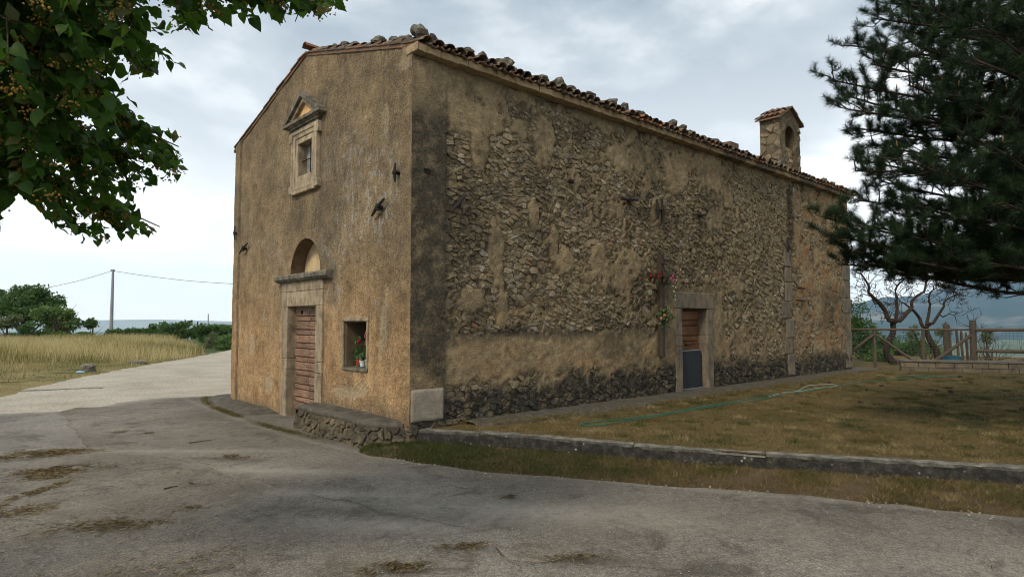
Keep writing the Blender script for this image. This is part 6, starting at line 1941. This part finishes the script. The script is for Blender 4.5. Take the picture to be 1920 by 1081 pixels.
# sticks on the road
for i, (a, b, lab) in enumerate([((355, 832), (398, 826), 'long thin stick on the asphalt in front of the church steps'), ((308, 919), (333, 914), 'short dark stick on the dark asphalt patch'), ((355, 908), (364, 910), 'tiny curved twig right of the short dark stick')]):
    A_, B_ = gnd(*a), gnd(*b)
    P = resample(np.array([A_, (A_ + B_) / 2 + np.array([0.02, 0.02, 0]), B_]), 0.05, 0.012); P[:, 2] = road_z(P[:, 0], P[:, 1]) + 0.022
    m = MB(); m.tube(P, np.linspace(0.010, 0.005, len(P)), 5)
    tag(m.build('stick', M['twig'], None, origin=P[0]), lab, 'stick')

# ================================================================== uncountable ground cover
def blades(P, h, w, lean, g, tint):
    n = len(P)
    a = g.uniform(0, 2 * math.pi, n)
    s_ = np.stack([np.cos(a), np.sin(a), np.zeros(n)], -1) * (w / 2)[:, None]
    b = g.uniform(0, 2 * math.pi, n)
    l = np.stack([np.cos(b), np.sin(b), np.zeros(n)], -1) * (lean * h)[:, None]
    up_ = np.array([0, 0, 1.0]) * h[:, None]
    V = np.stack([P - s_, P + s_, P + up_ * 0.6 + l * 0.35 + s_ * 0.6, P + up_ * 0.6 + l * 0.35 - s_ * 0.6, P + up_ + l], 1).reshape(-1, 3)
    i = np.arange(n)[:, None] * 5
    F = np.concatenate([i + np.array([[0, 1, 2]]), i + np.array([[0, 2, 3]]), i + np.array([[3, 2, 4]])])
    return V, F, np.repeat(tint, 5)
def tris(P, h, w, lean, g, tint):
    n = len(P)
    a = g.uniform(0, 2 * math.pi, n)
    s_ = np.stack([np.cos(a), np.sin(a), np.zeros(n)], -1) * (w / 2)[:, None]
    b = g.uniform(0, 2 * math.pi, n)
    l = np.stack([np.cos(b), np.sin(b), np.zeros(n)], -1) * (lean * h)[:, None]
    V = np.stack([P - s_, P + s_, P + np.array([0, 0, 1.0]) * h[:, None] + l], 1).reshape(-1, 3)
    return V, np.arange(3 * n).reshape(n, 3), np.repeat(tint, 3)
g = np.random.default_rng(99)
# meadow
N = 230000
x = g.uniform(-46, 13, N); y = g.uniform(6, 66, N)
k = in_poly(x, y, fp); x, y = x[k], y[k]
X, Y = camframe(x, y)
k = (X > -0.92 * Y - 3) & (X < -0.28 * Y) & (g.random(len(x)) < np.clip(1.25 - Y / 70, 0.25, 1)); x, y = x[k], y[k]
X, Y = camframe(x, y)
d = dist_poly(x, y, field_line)
tall = sstep(1.5, 8.5, d + 3.0 * (fb2(x, y, 0.35, 0.35, 3, 55) - 0.5) + 7.5 * sstep(22, 35, Y))
h = (0.09 + 0.58 * tall) * g.uniform(0.6, 1.2, len(x))
green = fb2(x, y, 0.25, 0.25, 3, 57)
tint = np.clip(0.70 + 0.25 * g.normal(0, 0.6, len(x)) - 3.0 * np.maximum(green - 0.48, 0) - 0.34 * (1 - tall) + 0.5 * (fb2(x, y, 0.8, 0.8, 3, 58) - 0.5), 0.02, 1)
V, F, T = blades(np.stack([x, y, field_z(x, y)], -1), h, g.uniform(0.010, 0.020, len(x)) * (0.6 + Y / 45), np.full(len(x), 0.35), g, tint)
tag(mobj('meadow_grass', V, F, M['dry_grass'], None, {'tint': T}), 'tall dry golden grass covering the meadow left of the road', 'grass', None, 'stuff')
# lawn
N = 330000
x = g.uniform(0.1, 26, N); y = g.uniform(-11, 0.6, N)
X, Y = camframe(x, y)
kx = np.interp(-y, [-q[1] for q in kerb_line[2:]], [q[0] for q in kerb_line[2:]])
k = (x > kx + 0.22) & (Y > 4) & (np.abs(X) < 0.86 * Y + 0.5) & ~((x > 1.0) & (y > -0.70)) & ((x < 18.3) | (y < -1.5 - (x - 18.4) * 1.78)) & (g.random(N) < np.clip(1.5 - Y / 20, 0.35, 1))
x, y = x[k], y[k]
c1 = fb2(x, y, 0.9, 0.9, 4, 63); c2 = fb2(x, y, 5, 5, 3, 64)
tint = np.clip(0.56 + 0.20 * g.normal(size=len(x)) - 3.2 * np.maximum(c1 - 0.52, 0) - 2.0 * np.maximum(c2 - 0.58, 0) + 0.9 * np.maximum(0.42 - c2, 0), 0, 1)
h = g.uniform(0.015, 0.050, len(x)) * (0.7 + 1.2 * np.maximum(c2 - 0.5, 0) * 2)
V, F, T = tris(np.stack([x, y, lawn_z(x, y) - 0.004], -1), h, g.uniform(0.006, 0.015, len(x)), g.uniform(0.4, 2.2, len(x)), g, tint)
# pale tussocks
cs = [gnd(px, py, -0.05) for px, py in [(1600, 776), (1700, 800), (1800, 805), (1850, 830), (1880, 800), (1750, 830), (1895, 815), (1080, 785), (1870, 790), (1700, 850), (1840, 868), (1660, 846), (1560, 838), (1240, 812), (1430, 800)]]
for _ in range(260):
    c = (g.uniform(0.8, 17.5), g.uniform(-7.5, -0.9), 0)
    if c[0] > np.interp(-c[1], [-q[1] for q in kerb_line[2:]], [q[0] for q in kerb_line[2:]]) + 0.4: cs.append(c)
n1 = 110
tp_ = np.concatenate([np.c_[g.normal(c[0], 0.07, n1), g.normal(c[1], 0.07, n1)] for c in cs])
V2, F2, T2 = tris(np.c_[tp_, lawn_z(tp_[:, 0], tp_[:, 1])], g.uniform(0.03, 0.075, len(tp_)), g.uniform(0.004, 0.008, len(tp_)), g.uniform(0.3, 1.3, len(tp_)), g, np.clip(np.repeat(np.concatenate([np.full(15, 0.8), g.choice([0.08, 0.2, 0.5, 0.85], len(cs) - 15)]), n1) + g.normal(0, 0.1, len(tp_)), 0, 1))
tag(mobj('lawn_grass', np.concatenate([V, V2]), np.concatenate([F, F2 + len(V)]), M['lawn_grass'], None, {'tint': np.concatenate([T, T2])}), 'short parched brown grass on the lawn beside the church', 'grass', None, 'stuff')
# verge
N = 90000
s_ = g.random(N); t_ = g.random(N)
a = np.stack([np.interp(s_, np.linspace(0, 1, len(a_)), a_[:, k]) for k in (0, 1)], -1)
b = np.stack([np.interp(s_, np.linspace(0, 1, len(b_)), b_[:, k]) for k in (0, 1)], -1)
q = a * (1 - t_[:, None]) + b * t_[:, None]
den_ = fb2(q[:, 0], q[:, 1], 2.2, 2.2, 4, 66)
nearc = sstep(-4.2, -1.0, q[:, 1])
k = (g.random(N) < np.clip((den_ - 0.36) * 4 + 0.5 * nearc, 0.12, 1)) & (q[:, 1] < 0.45) & (q[:, 1] > -9)
q = q[k]; den_ = den_[k]; nearc = nearc[k]; tv = t_[k]
zv = -0.335 + 0.115 * tv ** 0.6
tint = np.clip(0.50 + 0.2 * g.normal(size=len(q)) - 0.42 * nearc - 1.4 * np.maximum(den_ - 0.56, 0), 0, 1)
V, F, T = tris(np.c_[q, zv - 0.006], g.uniform(0.015, 0.06, len(q)), g.uniform(0.005, 0.010, len(q)), g.uniform(0.3, 1.8, len(q)), g, tint)
cs = [gnd(px, py, -0.27) for px, py in [(1140, 872), (1560, 905), (1660, 912), (1300, 872), (1480, 890), (1780, 935), (1850, 925), (1700, 905), (1800, 905)]]
tp_ = np.concatenate([np.c_[g.normal(c[0], 0.08, 200), g.normal(c[1], 0.08, 200)] for c in cs])
V2, F2, T2 = tris(np.c_[tp_, np.full(len(tp_), -0.27)], g.uniform(0.03, 0.09, len(tp_)), g.uniform(0.004, 0.008, len(tp_)), g.uniform(0.3, 1.5, len(tp_)), g, np.clip(g.normal(0.7, 0.15, len(tp_)), 0, 1))
# edge of the apron and foot of the bench
L = resample([(0.1, 8.8), (-0.30, 8.95), (-0.52, 8.2), (-0.70, 7.0), (-0.76, 5.6), (-0.80, 4.2), (-0.78, 3.1), (-0.68, 2.2), (-0.62, 1.2), (-0.60, 0.5)], 0.05)
j = g.integers(0, len(L), 9000)
q3 = L[j] + g.normal(0, 0.055, (9000, 2)) * np.array([1, 1])
k = g.random(9000) < np.clip((fb2(q3[:, 0], q3[:, 1], 1.5, 1.5, 3, 67) - 0.36) * 5, 0.05, 1) * np.where(q3[:, 1] < 2.4, 0.35, 1.0)
q3 = q3[k]
V3, F3, T3 = tris(np.c_[q3, np.full(len(q3), -0.335)], g.uniform(0.015, 0.06, len(q3)), g.uniform(0.005, 0.010, len(q3)), g.uniform(0.3, 1.5, len(q3)), g, np.clip(g.normal(0.35, 0.22, len(q3)), 0, 1))
tag(mobj('verge_grass', np.concatenate([V, V2, V3]), np.concatenate([F, F2 + len(V), F3 + len(V) + len(V2)]), M['lawn_grass'], None, {'tint': np.concatenate([T, T2, T3])}), 'thin green and brown grass on the verge below the kerb', 'grass', None, 'stuff')
xx9 = g.uniform(1.0, 18.3, 16000); e9 = np.interp(xx9, [1.0, 2.0, 3.6, 6.5, 9.5, 13, 18.6], [-0.35, -0.62, -0.75, -0.85, -0.80, -0.75, -0.62])
yy9 = e9 + g.normal(0.02, 0.09, 16000); pick = g.random(16000) < np.clip((fb2(xx9, yy9, 1.4, 1.4, 3, 77) - 0.36) * 5, 0.1, 1)
xx9, yy9 = xx9[pick], yy9[pick]
wx = g.uniform(0.75, 17.4, 5000); wy = -0.10 - np.abs(g.normal(0, 0.05, 5000)); pick = g.random(5000) < np.clip((fb2(wx, wy, 1.2, 1.2, 3, 78) - 0.45) * 6, 0, 1)
xx9 = np.r_[xx9, wx[pick]]; yy9 = np.r_[yy9, wy[pick]]
V, F, T = tris(np.stack([xx9, yy9, np.full(len(xx9), -0.02)], -1), g.uniform(0.015, 0.05, len(xx9)), g.uniform(0.006, 0.012, len(xx9)), g.uniform(0.3, 1.8, len(xx9)), g, np.clip(g.normal(0.5, 0.22, len(xx9)), 0, 1))
tag(mobj('paving_grass', V, F, M['lawn_grass'], None, {'tint': T}), 'dry grass creeping over the paving strip below the side wall', 'grass', None, 'stuff')
# needle litter swept into patches on the road
Pl = []
for (px, py, rx, ry, n) in [(100, 850, 0.62, 0.16, 2600), (30, 858, 0.5, 0.10, 900), (112, 884, 0.50, 0.17, 2600), (60, 900, 0.4, 0.10, 700), (38, 935, 0.10, 0.40, 1500), (45, 960, 0.3, 0.15, 600), (215, 985, 0.45, 0.10, 900), (430, 858, 0.4, 0.10, 500), (150, 990, 0.9, 0.30, 700),
                            (735, 1067, 0.30, 0.07, 900), (868, 1026, 0.22, 0.05, 400), (1090, 1047, 0.35, 0.06, 500), (350, 1060, 0.6, 0.2, 700), (300, 980, 1.2, 0.5, 250), (955, 933, 0.10, 0.03, 120), (225, 811, 0.2, 0.06, 160), (280, 813, 0.12, 0.03, 80), (370, 952, 0.12, 0.03, 120), (330, 978, 0.2, 0.05, 120), (480, 1000, 2.2, 0.8, 250), (330, 890, 0.9, 0.35, 120)]:
    c = gnd(px, py)[:2]
    n = int(n * 0.85)
    q = g.normal(size=(n, 2)) * np.array([rx * 0.9, ry * 1.7]) * 0.55
    Pl.append(c + q[:, :1] * (RGT[:2] * 0.96 + FWD[:2] * 0.2) + q[:, 1:] * FWD[:2])
q = np.concatenate(Pl)
q = q[g.random(len(q)) < np.clip((fb2(q[:, 0], q[:, 1], 5, 5, 4, 68) - 0.38) * 6, 0.03, 1)]
n = len(q)
ang = g.uniform(0, math.pi, n); ln = g.uniform(0.02, 0.07, n); wd = g.uniform(0.002, 0.006, n)
dv = np.stack([np.cos(ang), np.sin(ang)], -1); pv = np.stack([-dv[:, 1], dv[:, 0]], -1)
z = road_z(q[:, 0], q[:, 1]) + 0.014 + np.abs(g.normal(0, 0.008, n))
def p3(u, v, dz=0): return np.c_[q + dv * (u * ln)[:, None] + pv * (v * wd)[:, None], z + dz]
V = np.stack([p3(-.5, -.5), p3(.5, -.5), p3(.5, .5, 0.004), p3(-.5, .5, 0.004)], 1).reshape(-1, 3)
tag(mobj('needle_litter', V, np.arange(4 * n).reshape(n, 4), M['litter'], None, {'tint': np.repeat(g.random(n), 4)}), 'brown dry needles swept into patches on the asphalt', 'litter', None, 'stuff')
# yellow blossom specks under the linden
n = 700
q = np.concatenate([gnd(190, 1010)[:2] + g.normal(size=(n, 2)) * 0.9, gnd(1000, 1000)[:2] + g.normal(size=(80, 2)) * 1.2]); n = len(q)
s1 = g.uniform(0.004, 0.009, n)
a = g.uniform(0, 6.28, n)
z = road_z(q[:, 0], q[:, 1]) + 0.015
V = np.stack([np.c_[q + s1[:, None] * np.stack([np.cos(a + o_), np.sin(a + o_)], -1), z + (0.004 if i == 0 else 0)] for i, o_ in enumerate((0, 2.1, 4.2))], 1).reshape(-1, 3)
tag(mobj('fallen_blossom', V, np.arange(3 * n).reshape(n, 3), M['blossom'], None), 'yellow linden blossom specks scattered over the near asphalt', 'litter', None, 'stuff')
# pebbles: along the road edges
mb = MB()
pl = []
for t9_ in np.concatenate([g.random(90), np.clip(np.repeat(g.random(16), 9) + g.normal(0, 0.008, 144), 0, 1)]):
    i = int(t9_ * (len(a_) - 1)); pl.append((a_[i][0] + g.normal(0.03, 0.13), a_[i][1] + g.normal(0, 0.13), g.uniform(0.004, 0.015)))
for _ in range(0):
    c = gnd(g.uniform(0, 430), g.uniform(690, 770)); pl.append((c[0], c[1], g.uniform(0.008, 0.022)))
for _ in range(200):
    c = gnd(g.uniform(0, 1900), g.uniform(900, 1081)); pl.append((c[0], c[1], g.uniform(0.003, 0.008)))
for i, (a, b, r_) in enumerate(pl):
    if a > 0.6 and b > -0.2: continue
    mb.lump((a, b, -0.322 if b < 8.5 else -0.345), (r_ * 1.3, r_, r_ * 0.8), i, 0.35, 1)
tag(mb.build('pebbles', M['pebble'], None), 'pale pebbles scattered along the road edges', 'pebbles', None, 'stuff')

# ================================================================== linden overhanging from the left
def cpt(px, py, d): return cam_pt(px, py, d)
lt = CAM + RGT * (-5.6) + FWD * 2.6
linden = thing('linden_tree', (lt[0], lt[1], -0.35), 'linden tree reaching in from the left, leaves and yellow blossom against the sky', 'tree')
m = MB()
tz = [(-0.45, 0.32), (0.5, 0.24), (2.0, 0.20), (3.4, 0.18), (5.5, 0.12), (7.5, 0.06)]
m.tube([(lt[0] + 0.05 * i, lt[1], z_) for i, (z_, r_) in enumerate(tz)], [r_ for z_, r_ in tz], 12)
m.build('trunk', M['bark'], linden)
g = np.random.default_rng(17)
limbs = [  # (tip px, py, distance), start height, twigs
    ((352, 122, 5.0), 4.4, 15), ((300, 95, 4.4), 4.6, 14), ((335, 275, 5.4), 3.9, 17), ((322, 350, 5.6), 3.6, 15), ((300, 425, 5.8), 3.2, 13), ((195, 462, 5.2), 2.9, 12), ((230, 290, 4.9), 3.6, 15), ((250, 210, 4.6), 3.9, 15),
    ((130, 200, 3.9), 3.8, 16), ((60, 90, 3.4), 4.0, 16), ((190, 60, 3.7), 4.3, 16), ((30, 300, 4.2), 3.2, 14), ((100, 385, 4.9), 3.1, 13), ((150, 300, 4.5), 3.4, 15), ((270, 15, 3.3), 4.6, 13), ((420, 5, 3.6), 4.8, 10), ((530, 5, 3.9), 4.9, 10), ((625, 12, 4.1), 4.9, 8),
    ((70, 190, 3.6), 3.6, 14), ((-10, 395, 4.4), 2.8, 5), ((20, 40, 3.0), 4.0, 14), ((110, 20, 3.2), 4.3, 14), ((200, 150, 4.0), 4.0, 15), ((60, 330, 4.4), 3.2, 12), ((230, 400, 5.4), 3.2, 12), ((10, 200, 3.4), 3.5, 12), ((330, -25, 3.6), 4.8, 8), ((480, -30, 3.8), 4.9, 8),
    ((652, 2, 4.2), 5.0, 10), ((585, -8, 4.0), 5.0, 10), ((-120, 150, 3.2), 3.6, 10), ((-150, 320, 3.6), 3.1, 8), ((-60, -120, 2.8), 4.2, 12), ((150, -150, 3.0), 4.8, 12), ((380, -200, 3.4), 5.0, 12), ((600, -220, 3.8), 5.3, 10), ((100, -350, 2.8), 5.4, 12)]
def outside(P):
    """leave the open sky to the right and below the crown free"""
    px, py, _ = proj(P)
    edge_r = np.interp(py, [-400, 0, 20, 45, 62, 75, 95, 118, 140, 165, 200, 240, 262, 300, 345, 372, 400, 435, 470, 480], [900, 660, 655, 560, 290, 240, 320, 360, 290, 205, 280, 330, 343, 335, 322, 240, 250, 312, 210, -50])
    return (px > edge_r + 8) | ((py > np.interp(px, [-400, 0, 25, 60, 100, 180, 250, 300, 340, 400, 660], [430, 425, 345, 385, 420, 470, 445, 440, 420, 60, 55])) & (px < 345))
leaf_P, leaf_D, flow_P = [], [], []
tw = MB()
bigb = MB()
for (tip, sz, ntw) in limbs:
    e = cpt(*tip)
    s0 = np.array([lt[0], lt[1], sz])
    midp = (s0 + e) / 2 + np.array([0, 0, 0.35]) + g.normal(0, 0.1, 3)
    t = np.linspace(0, 1, 14)[:, None]
    P = (1 - t) ** 2 * s0 + 2 * t * (1 - t) * midp + t ** 2 * e
    inn_ = ~outside(P); kk_ = max(3, int(np.argmin(inn_)) if not inn_[6:].all() and (~inn_[6:]).any() else 14)
    kk_ = 14 if inn_.all() else max(3, 6 + int(np.argmax(~inn_[6:]))) if (~inn_[6:]).any() else 14
    bigb.tube(P[:kk_], np.linspace(0.034, 0.005, 14)[:kk_], 6, 0.5, False)
    for k_ in range(int(ntw * 2.1) + 16):
        u_ = 1 - 0.62 * g.random() ** 1.2
        i = min(int(u_ * 13), 12)
        base = P[i] + (P[i + 1] - P[i]) * g.random()
        d = (P[i + 1] - P[i]); d /= np.linalg.norm(d)
        d = d * 0.7 + g.normal(0, 0.55, 3) + np.array([0, 0, -0.15]); d /= np.linalg.norm(d)
        Ltw = g.uniform(0.25, 0.60)
        tt_ = np.linspace(0, 1, 5)[:, None]
        Q = base + d * Ltw * tt_ + np.array([0, 0, -0.12]) * Ltw * tt_ ** 2
        ob_ = outside(Q)
        if ob_[1:].mean() > 0.4:
            continue
        kq_ = int(np.argmax(ob_)) if ob_.any() else 5
        if kq_ >= 2: tw.tube(Q[:kq_] if kq_ < 5 else Q[:4], np.linspace(0.005, 0.002, 5)[:min(kq_, 4)], 4, 0.5, False)
        nl = int(Ltw / 0.038)
        for j in range(nl):
            f_ = (j + 0.5) / nl
            c = base + d * Ltw * f_ + np.array([0, 0, -0.12]) * Ltw * f_ ** 2
            sd = np.cross(d, [0, 0, 1.0]); sd /= np.linalg.norm(sd) + 1e-6
            dl = d * 0.5 + sd * (1 if j % 2 else -1) * 0.9 + np.array([0, 0, -0.45]) + g.normal(0, 0.3, 3)
            dl /= np.linalg.norm(dl)
            leaf_P.append(c + dl * 0.02); leaf_D.append(dl)
            if g.random() < 0.10: flow_P.append(c + np.array([0, 0, -0.05]) + g.normal(0, 0.03, 3))
bigb.build('branches', M['bark'], linden, kind='stuff')
tw.build('twigs', M['twig'], linden, kind='stuff')
leaf_P = np.array(leaf_P); leaf_D = np.array(leaf_D)
k = ~outside(leaf_P + leaf_D * 0.05)
leaf_P, leaf_D = leaf_P[k], leaf_D[k]
# heart-shaped leaf, tip along +x
outl = [(0.0, 0.0), (-0.07, 0.22), (0.05, 0.42), (0.30, 0.47), (0.58, 0.34), (0.82, 0.15), (1.06, 0.0), (0.82, -0.15), (0.58, -0.34), (0.30, -0.47), (0.05, -0.42), (-0.07, -0.22)]
LV = [(a, b, 0.28 * abs(b) - 0.22 * a * a + 0.05 * math.sin(7 * a + 3 * b)) for a, b in outl] + [(0.35, 0, -0.02), (0.7, 0, -0.06)]
LF = [(0, 12, 1), (1, 12, 2), (2, 12, 3), (3, 12, 13, 4), (4, 13, 5), (5, 13, 6), (6, 13, 7), (7, 13, 8), (8, 13, 12, 9), (9, 12, 10), (10, 12, 11), (11, 12, 0)]
LV = np.array(LV); LTRI = []
for f in LF:
    LTRI.append(f[:3])
    if len(f) == 4: LTRI.append((f[0], f[2], f[3]))
LTRI = np.array(LTRI)
n = len(leaf_P)
nrm = g.normal(0, 0.45, (n, 3)) + np.array([0, 0, 1.0])
nrm -= (nrm * leaf_D).sum(1, keepdims=True) * leaf_D; nrm /= np.linalg.norm(nrm, axis=1, keepdims=True)
sdv = np.cross(nrm, leaf_D)
sz_ = g.uniform(0.050, 0.098, n)
R3 = np.stack([leaf_D, sdv, nrm], -1)            # columns
lpx, lpy, lpz = proj(leaf_P)
vis = (lpx > -20) & (lpx < 1940) & (lpy > -20) & (lpy < 500)
order = np.argsort(-(np.where(vis, sz_ / lpz, 0)))
big = order[:300]; small = order[300:]
LM = [make_mesh('leaf', LV, LTRI, M['linden_leaf'], {'tint': np.full(len(LV), tv)}) for tv in (0.15, 0.35, 0.55, 0.8)]
for i in big:
    o = bpy.data.objects.new('leaf', LM[int(g.integers(0, 4))])
    A4 = Matrix([[*(R3[i][r] * sz_[i]), leaf_P[i][r]] for r in range(3)] + [[0, 0, 0, 1]])
    o.matrix_basis = A4
    link(o, linden)
V = np.einsum('nij,kj->nki', R3[small], LV) * sz_[small][:, None, None] + leaf_P[small][:, None, :]
F = (np.arange(len(small))[:, None, None] * len(LV) + LTRI[None]).reshape(-1, 3)
tag(mobj('foliage', V.reshape(-1, 3), F, M['linden_leaf'], linden, {'tint': np.repeat(g.random(len(small)), len(LV))}), kind='stuff')
fm = MB(); bm_ = []
flow_P = np.array(flow_P); flow_P = flow_P[~outside(flow_P + np.array([0, 0, -0.03]))]
Vt, Ft = ICO[1]
cc = np.concatenate([c + g.normal(0, 1, (16, 3)) * np.array([0.028, 0.028, 0.014]) for c in flow_P])
rr_ = g.uniform(0.004, 0.008, len(cc))
V = (Vt[None] * rr_[:, None, None] + cc[:, None, :]).reshape(-1, 3)
F = (np.arange(len(cc))[:, None, None] * len(Vt) + np.array(Ft)[None]).reshape(-1, 3)
tag(mobj('blossom', V, F, M['blossom'], linden), kind='stuff')
V, F, T = leaf_quads(flow_P + np.array([0, 0, 0.05]), 0.09, g, -0.6)
tag(mobj('bracts', V, F, M['bract'], linden, {'tint': T}), kind='stuff')

# ================================================================== pine at the right
pc = CAM + RGT * 10.4 + FWD * 9.6
pine = thing('pine_tree', (pc[0], pc[1], -0.1), 'large dark pine reaching in from the right over the lawn', 'tree')
m = MB(); m.tube([(pc[0], pc[1], -0.3), (pc[0], pc[1], 0.6), (pc[0] + .05, pc[1], 4), (pc[0], pc[1] + .1, 8), (pc[0], pc[1], 12.5)], [0.42, 0.33, 0.27, 0.17, 0.03], 14); m.build('trunk', M['pine_bark'], pine)
g = np.random.default_rng(23)
tips = [(1545, 150, 9.4), (1575, 85, 9.6), (1625, 35, 9.2), (1660, 5, 9.6), (1575, 205, 9.2), (1560, 175, 10.0), (1590, 240, 9.6), (1620, 120, 9.0), (1600, 300, 9.2), (1620, 270, 9.8), (1590, 320, 8.8), (1640, 340, 9.4), (1590, 375, 9.4), (1532, 408, 9.0), (1545, 440, 8.8), (1600, 420, 9.2),
        (1575, 470, 9.0), (1560, 505, 9.2), (1600, 510, 9.6), (1640, 540, 9.2), (1660, 480, 8.6), (1680, 530, 9.4), (1700, 440, 8.4), (1690, 380, 8.6), (1700, 300, 8.2), (1710, 220, 8.4), (1690, 160, 8.8), (1730, 90, 8.6), (1700, 60, 9.6), (1750, 20, 8.8), (1720, 555, 9.6), (1760, 520, 8.6),
        (1780, 480, 8.0), (1800, 400, 8.0), (1790, 330, 7.8), (1810, 250, 8.0), (1800, 180, 8.2), (1820, 110, 8.0), (1840, 40, 8.4), (1740, 575, 10.4), (1840, 535, 8.8), (1880, 540, 9.2), (1870, 460, 8.2), (1880, 380, 7.8), (1890, 290, 7.8), (1890, 200, 8.0), (1900, 110, 8.2), (1905, 30, 8.6), (1650, 250, 10.6), (1660, 400, 10.8), (1650, 100, 10.8), (1750, 300, 11), (1760, 450, 11), (1850, 200, 11), (1850, 350, 11.5), (1700, 500, 11), (1740, 160, 10.5), (1860, 560, 8.4), (1680, 20, 10.4), (1830, 60, 10.5)]
branches = []
for (px, py, d_) in tips:
    px = px + 14 if px < 1700 else px
    if py > 490: py = 490 + (py - 490) * 0.35
    e = cam_pt(px, py, d_)
    hz = e[2] - g.uniform(0.1, 0.9) * (1 if py < 300 else 0.5)
    branches.append((np.array([pc[0], pc[1], max(hz, 2.5)]), e))
for k_ in range(75):       # the sides of the crown away from the picture, and its top
    zq_ = g.uniform(3.4, 12.0); a = g.uniform(0, 2 * math.pi)
    L_ = (5.0 if zq_ < 7 else 5.0 * (12.8 - zq_) / 5.8) * g.uniform(0.75, 1.05)
    e = np.array([pc[0] + L_ * math.cos(a), pc[1] + L_ * math.sin(a), zq_ + g.uniform(0, 0.8)])
    q = proj(e[None])
    if zq_ < 6.8 and q[0][0] < 1930: continue
    branches.append((np.array([pc[0], pc[1], zq_]), e))
br = MB(); tuft_P, tuft_D, cand = [], [], []
for (s0, e) in branches:
    t = np.linspace(0, 1, 12)[:, None]
    Lb = np.linalg.norm(e - s0)
    midp = (s0 + e) / 2 + np.array([0, 0, -0.05 * Lb]) + g.normal(0, 0.30, 3)
    P = (1 - t) ** 2 * s0 + 2 * t * (1 - t) * midp + t ** 2 * e
    br.tube(P, np.linspace(0.055, 0.010, 12), 6, 0.5, False)
    nk = int(Lb * 8.8)
    for k_ in range(nk):
        u_ = 1 - 0.74 * (k_ + g.random()) / nk
        i = min(int(u_ * 11), 10)
        b0 = P[i] + (P[i + 1] - P[i]) * (u_ * 11 - i)
        d = P[i + 1] - P[i]; d /= np.linalg.norm(d)
        sd = np.cross(d, [0, 0, 1.0]); sd /= np.linalg.norm(sd) + 1e-6
        d2 = d * 0.55 + sd * g.choice([-1, 1]) * g.uniform(0.3, 1.0) + np.array([0, 0, g.uniform(-0.35, 0.65)]); d2 /= np.linalg.norm(d2)
        L2 = g.uniform(0.22, 0.50) * (0.9 + 0.5 * (1 - u_))
        Q = [b0, b0 + d2 * L2 * 0.5 + g.normal(0, 0.02, 3), b0 + d2 * L2 + np.array([0, 0, 0.06])]
        br.tube(Q, [0.010, 0.007, 0.005], 4, 0.5, False)
        shoots = [(Q[2], d2)]
        for j in range(3):
            f_ = g.uniform(0.35, 0.95)
            ds = d2 * 0.5 + g.normal(0, 0.55, 3) + np.array([0, 0, 0.45]); ds /= np.linalg.norm(ds)
            c = Q[0] + (Q[2] - Q[0]) * f_
            shoots.append((c + ds * g.uniform(0.06, 0.14), ds))
        for (c, ds) in shoots:
            dt = ds + np.array([0, 0, 0.35]); dt /= np.linalg.norm(dt)
            tuft_P.append(c); tuft_D.append(dt)
            tuft_P.append(c - ds * 0.07); tuft_D.append(dt)
        if g.random() < 0.07: cand.append((Q[-1], d2))
    tuft_P.append(e); tuft_D.append((P[-1] - P[-2]) / np.linalg.norm(P[-1] - P[-2]))
br.build('branches', M['pine_bark'], pine, kind='stuff')
tuft_P = np.array(tuft_P); tuft_D = np.array(tuft_D)
nt_ = len(tuft_P)
qx, qy, _ = proj(tuft_P)
inview = (qx < 2000) & (qy > -60)
def needles(P, D, per, width, g):
    n = len(P) * per
    c = np.repeat(P, per, 0); d = np.repeat(D, per, 0)
    back = g.uniform(-0.07, 0.02, (n, 1))
    r = g.normal(size=(n, 3)); r -= (r * d).sum(1, keepdims=True) * d; r /= np.linalg.norm(r, axis=1, keepdims=True)
    v = d * g.uniform(0.05, 1.0, (n, 1)) + r * g.uniform(0.5, 1.0, (n, 1)); v /= np.linalg.norm(v, axis=1, keepdims=True)
    L_ = g.uniform(0.07, 0.12, (n, 1))
    s_ = np.cross(v, g.normal(size=(n, 3))); s_ /= np.linalg.norm(s_, axis=1, keepdims=True)
    b = c + d * back
    V = np.stack([b - s_ * width / 2, b + s_ * width / 2, b + v * L_], 1).reshape(-1, 3)
    tn = np.repeat(np.clip(g.normal(0.45, 0.2, len(P)), 0, 1), per)
    return V, np.repeat(np.clip(tn + g.normal(0, 0.12, n), 0, 1), 3)
V1, T1 = needles(tuft_P[inview], tuft_D[inview], 46, 0.0050, g)
V2, T2 = needles(tuft_P[~inview], tuft_D[~inview], 8, 0.012, g)
V = np.concatenate([V1, V2]); T = np.concatenate([T1, T2])
tag(mobj('needles', V, np.arange(len(V)).reshape(-1, 3), M['needle'], pine, {'tint': T}), kind='stuff')
m = MB()
for (c, d) in cand:
    m.tube([c, c + d * 0.02 + np.array([0, 0, 0.03]), c + d * 0.03 + np.array([0, 0, 0.065])], [0.008, 0.009, 0.003], 5)
m.build('candles', M['candle'], pine, kind='stuff')

# ================================================================== air
hz_ = MB(); hz_.box((-12000, -12000, -520), (12000, 12000, 900))
hm = bpy.data.materials.new('haze_air'); hm.use_nodes = True
hn = hm.node_tree
hn.nodes.remove(hn.nodes['Principled BSDF'])
pv = hn.nodes.new('ShaderNodeVolumePrincipled')
pv.inputs['Color'].default_value = (0.58, 0.80, 1.0, 1)
pv.inputs['Density'].default_value = 0.000085
pv.inputs['Anisotropy'].default_value = 0.65
hn.links.new(pv.outputs[0], hn.nodes['Material Output'].inputs['Volume'])
hz = hz_.build('haze', hm)
tag(hz, 'thin pale haze filling the air over the valley', 'haze', None, 'stuff')
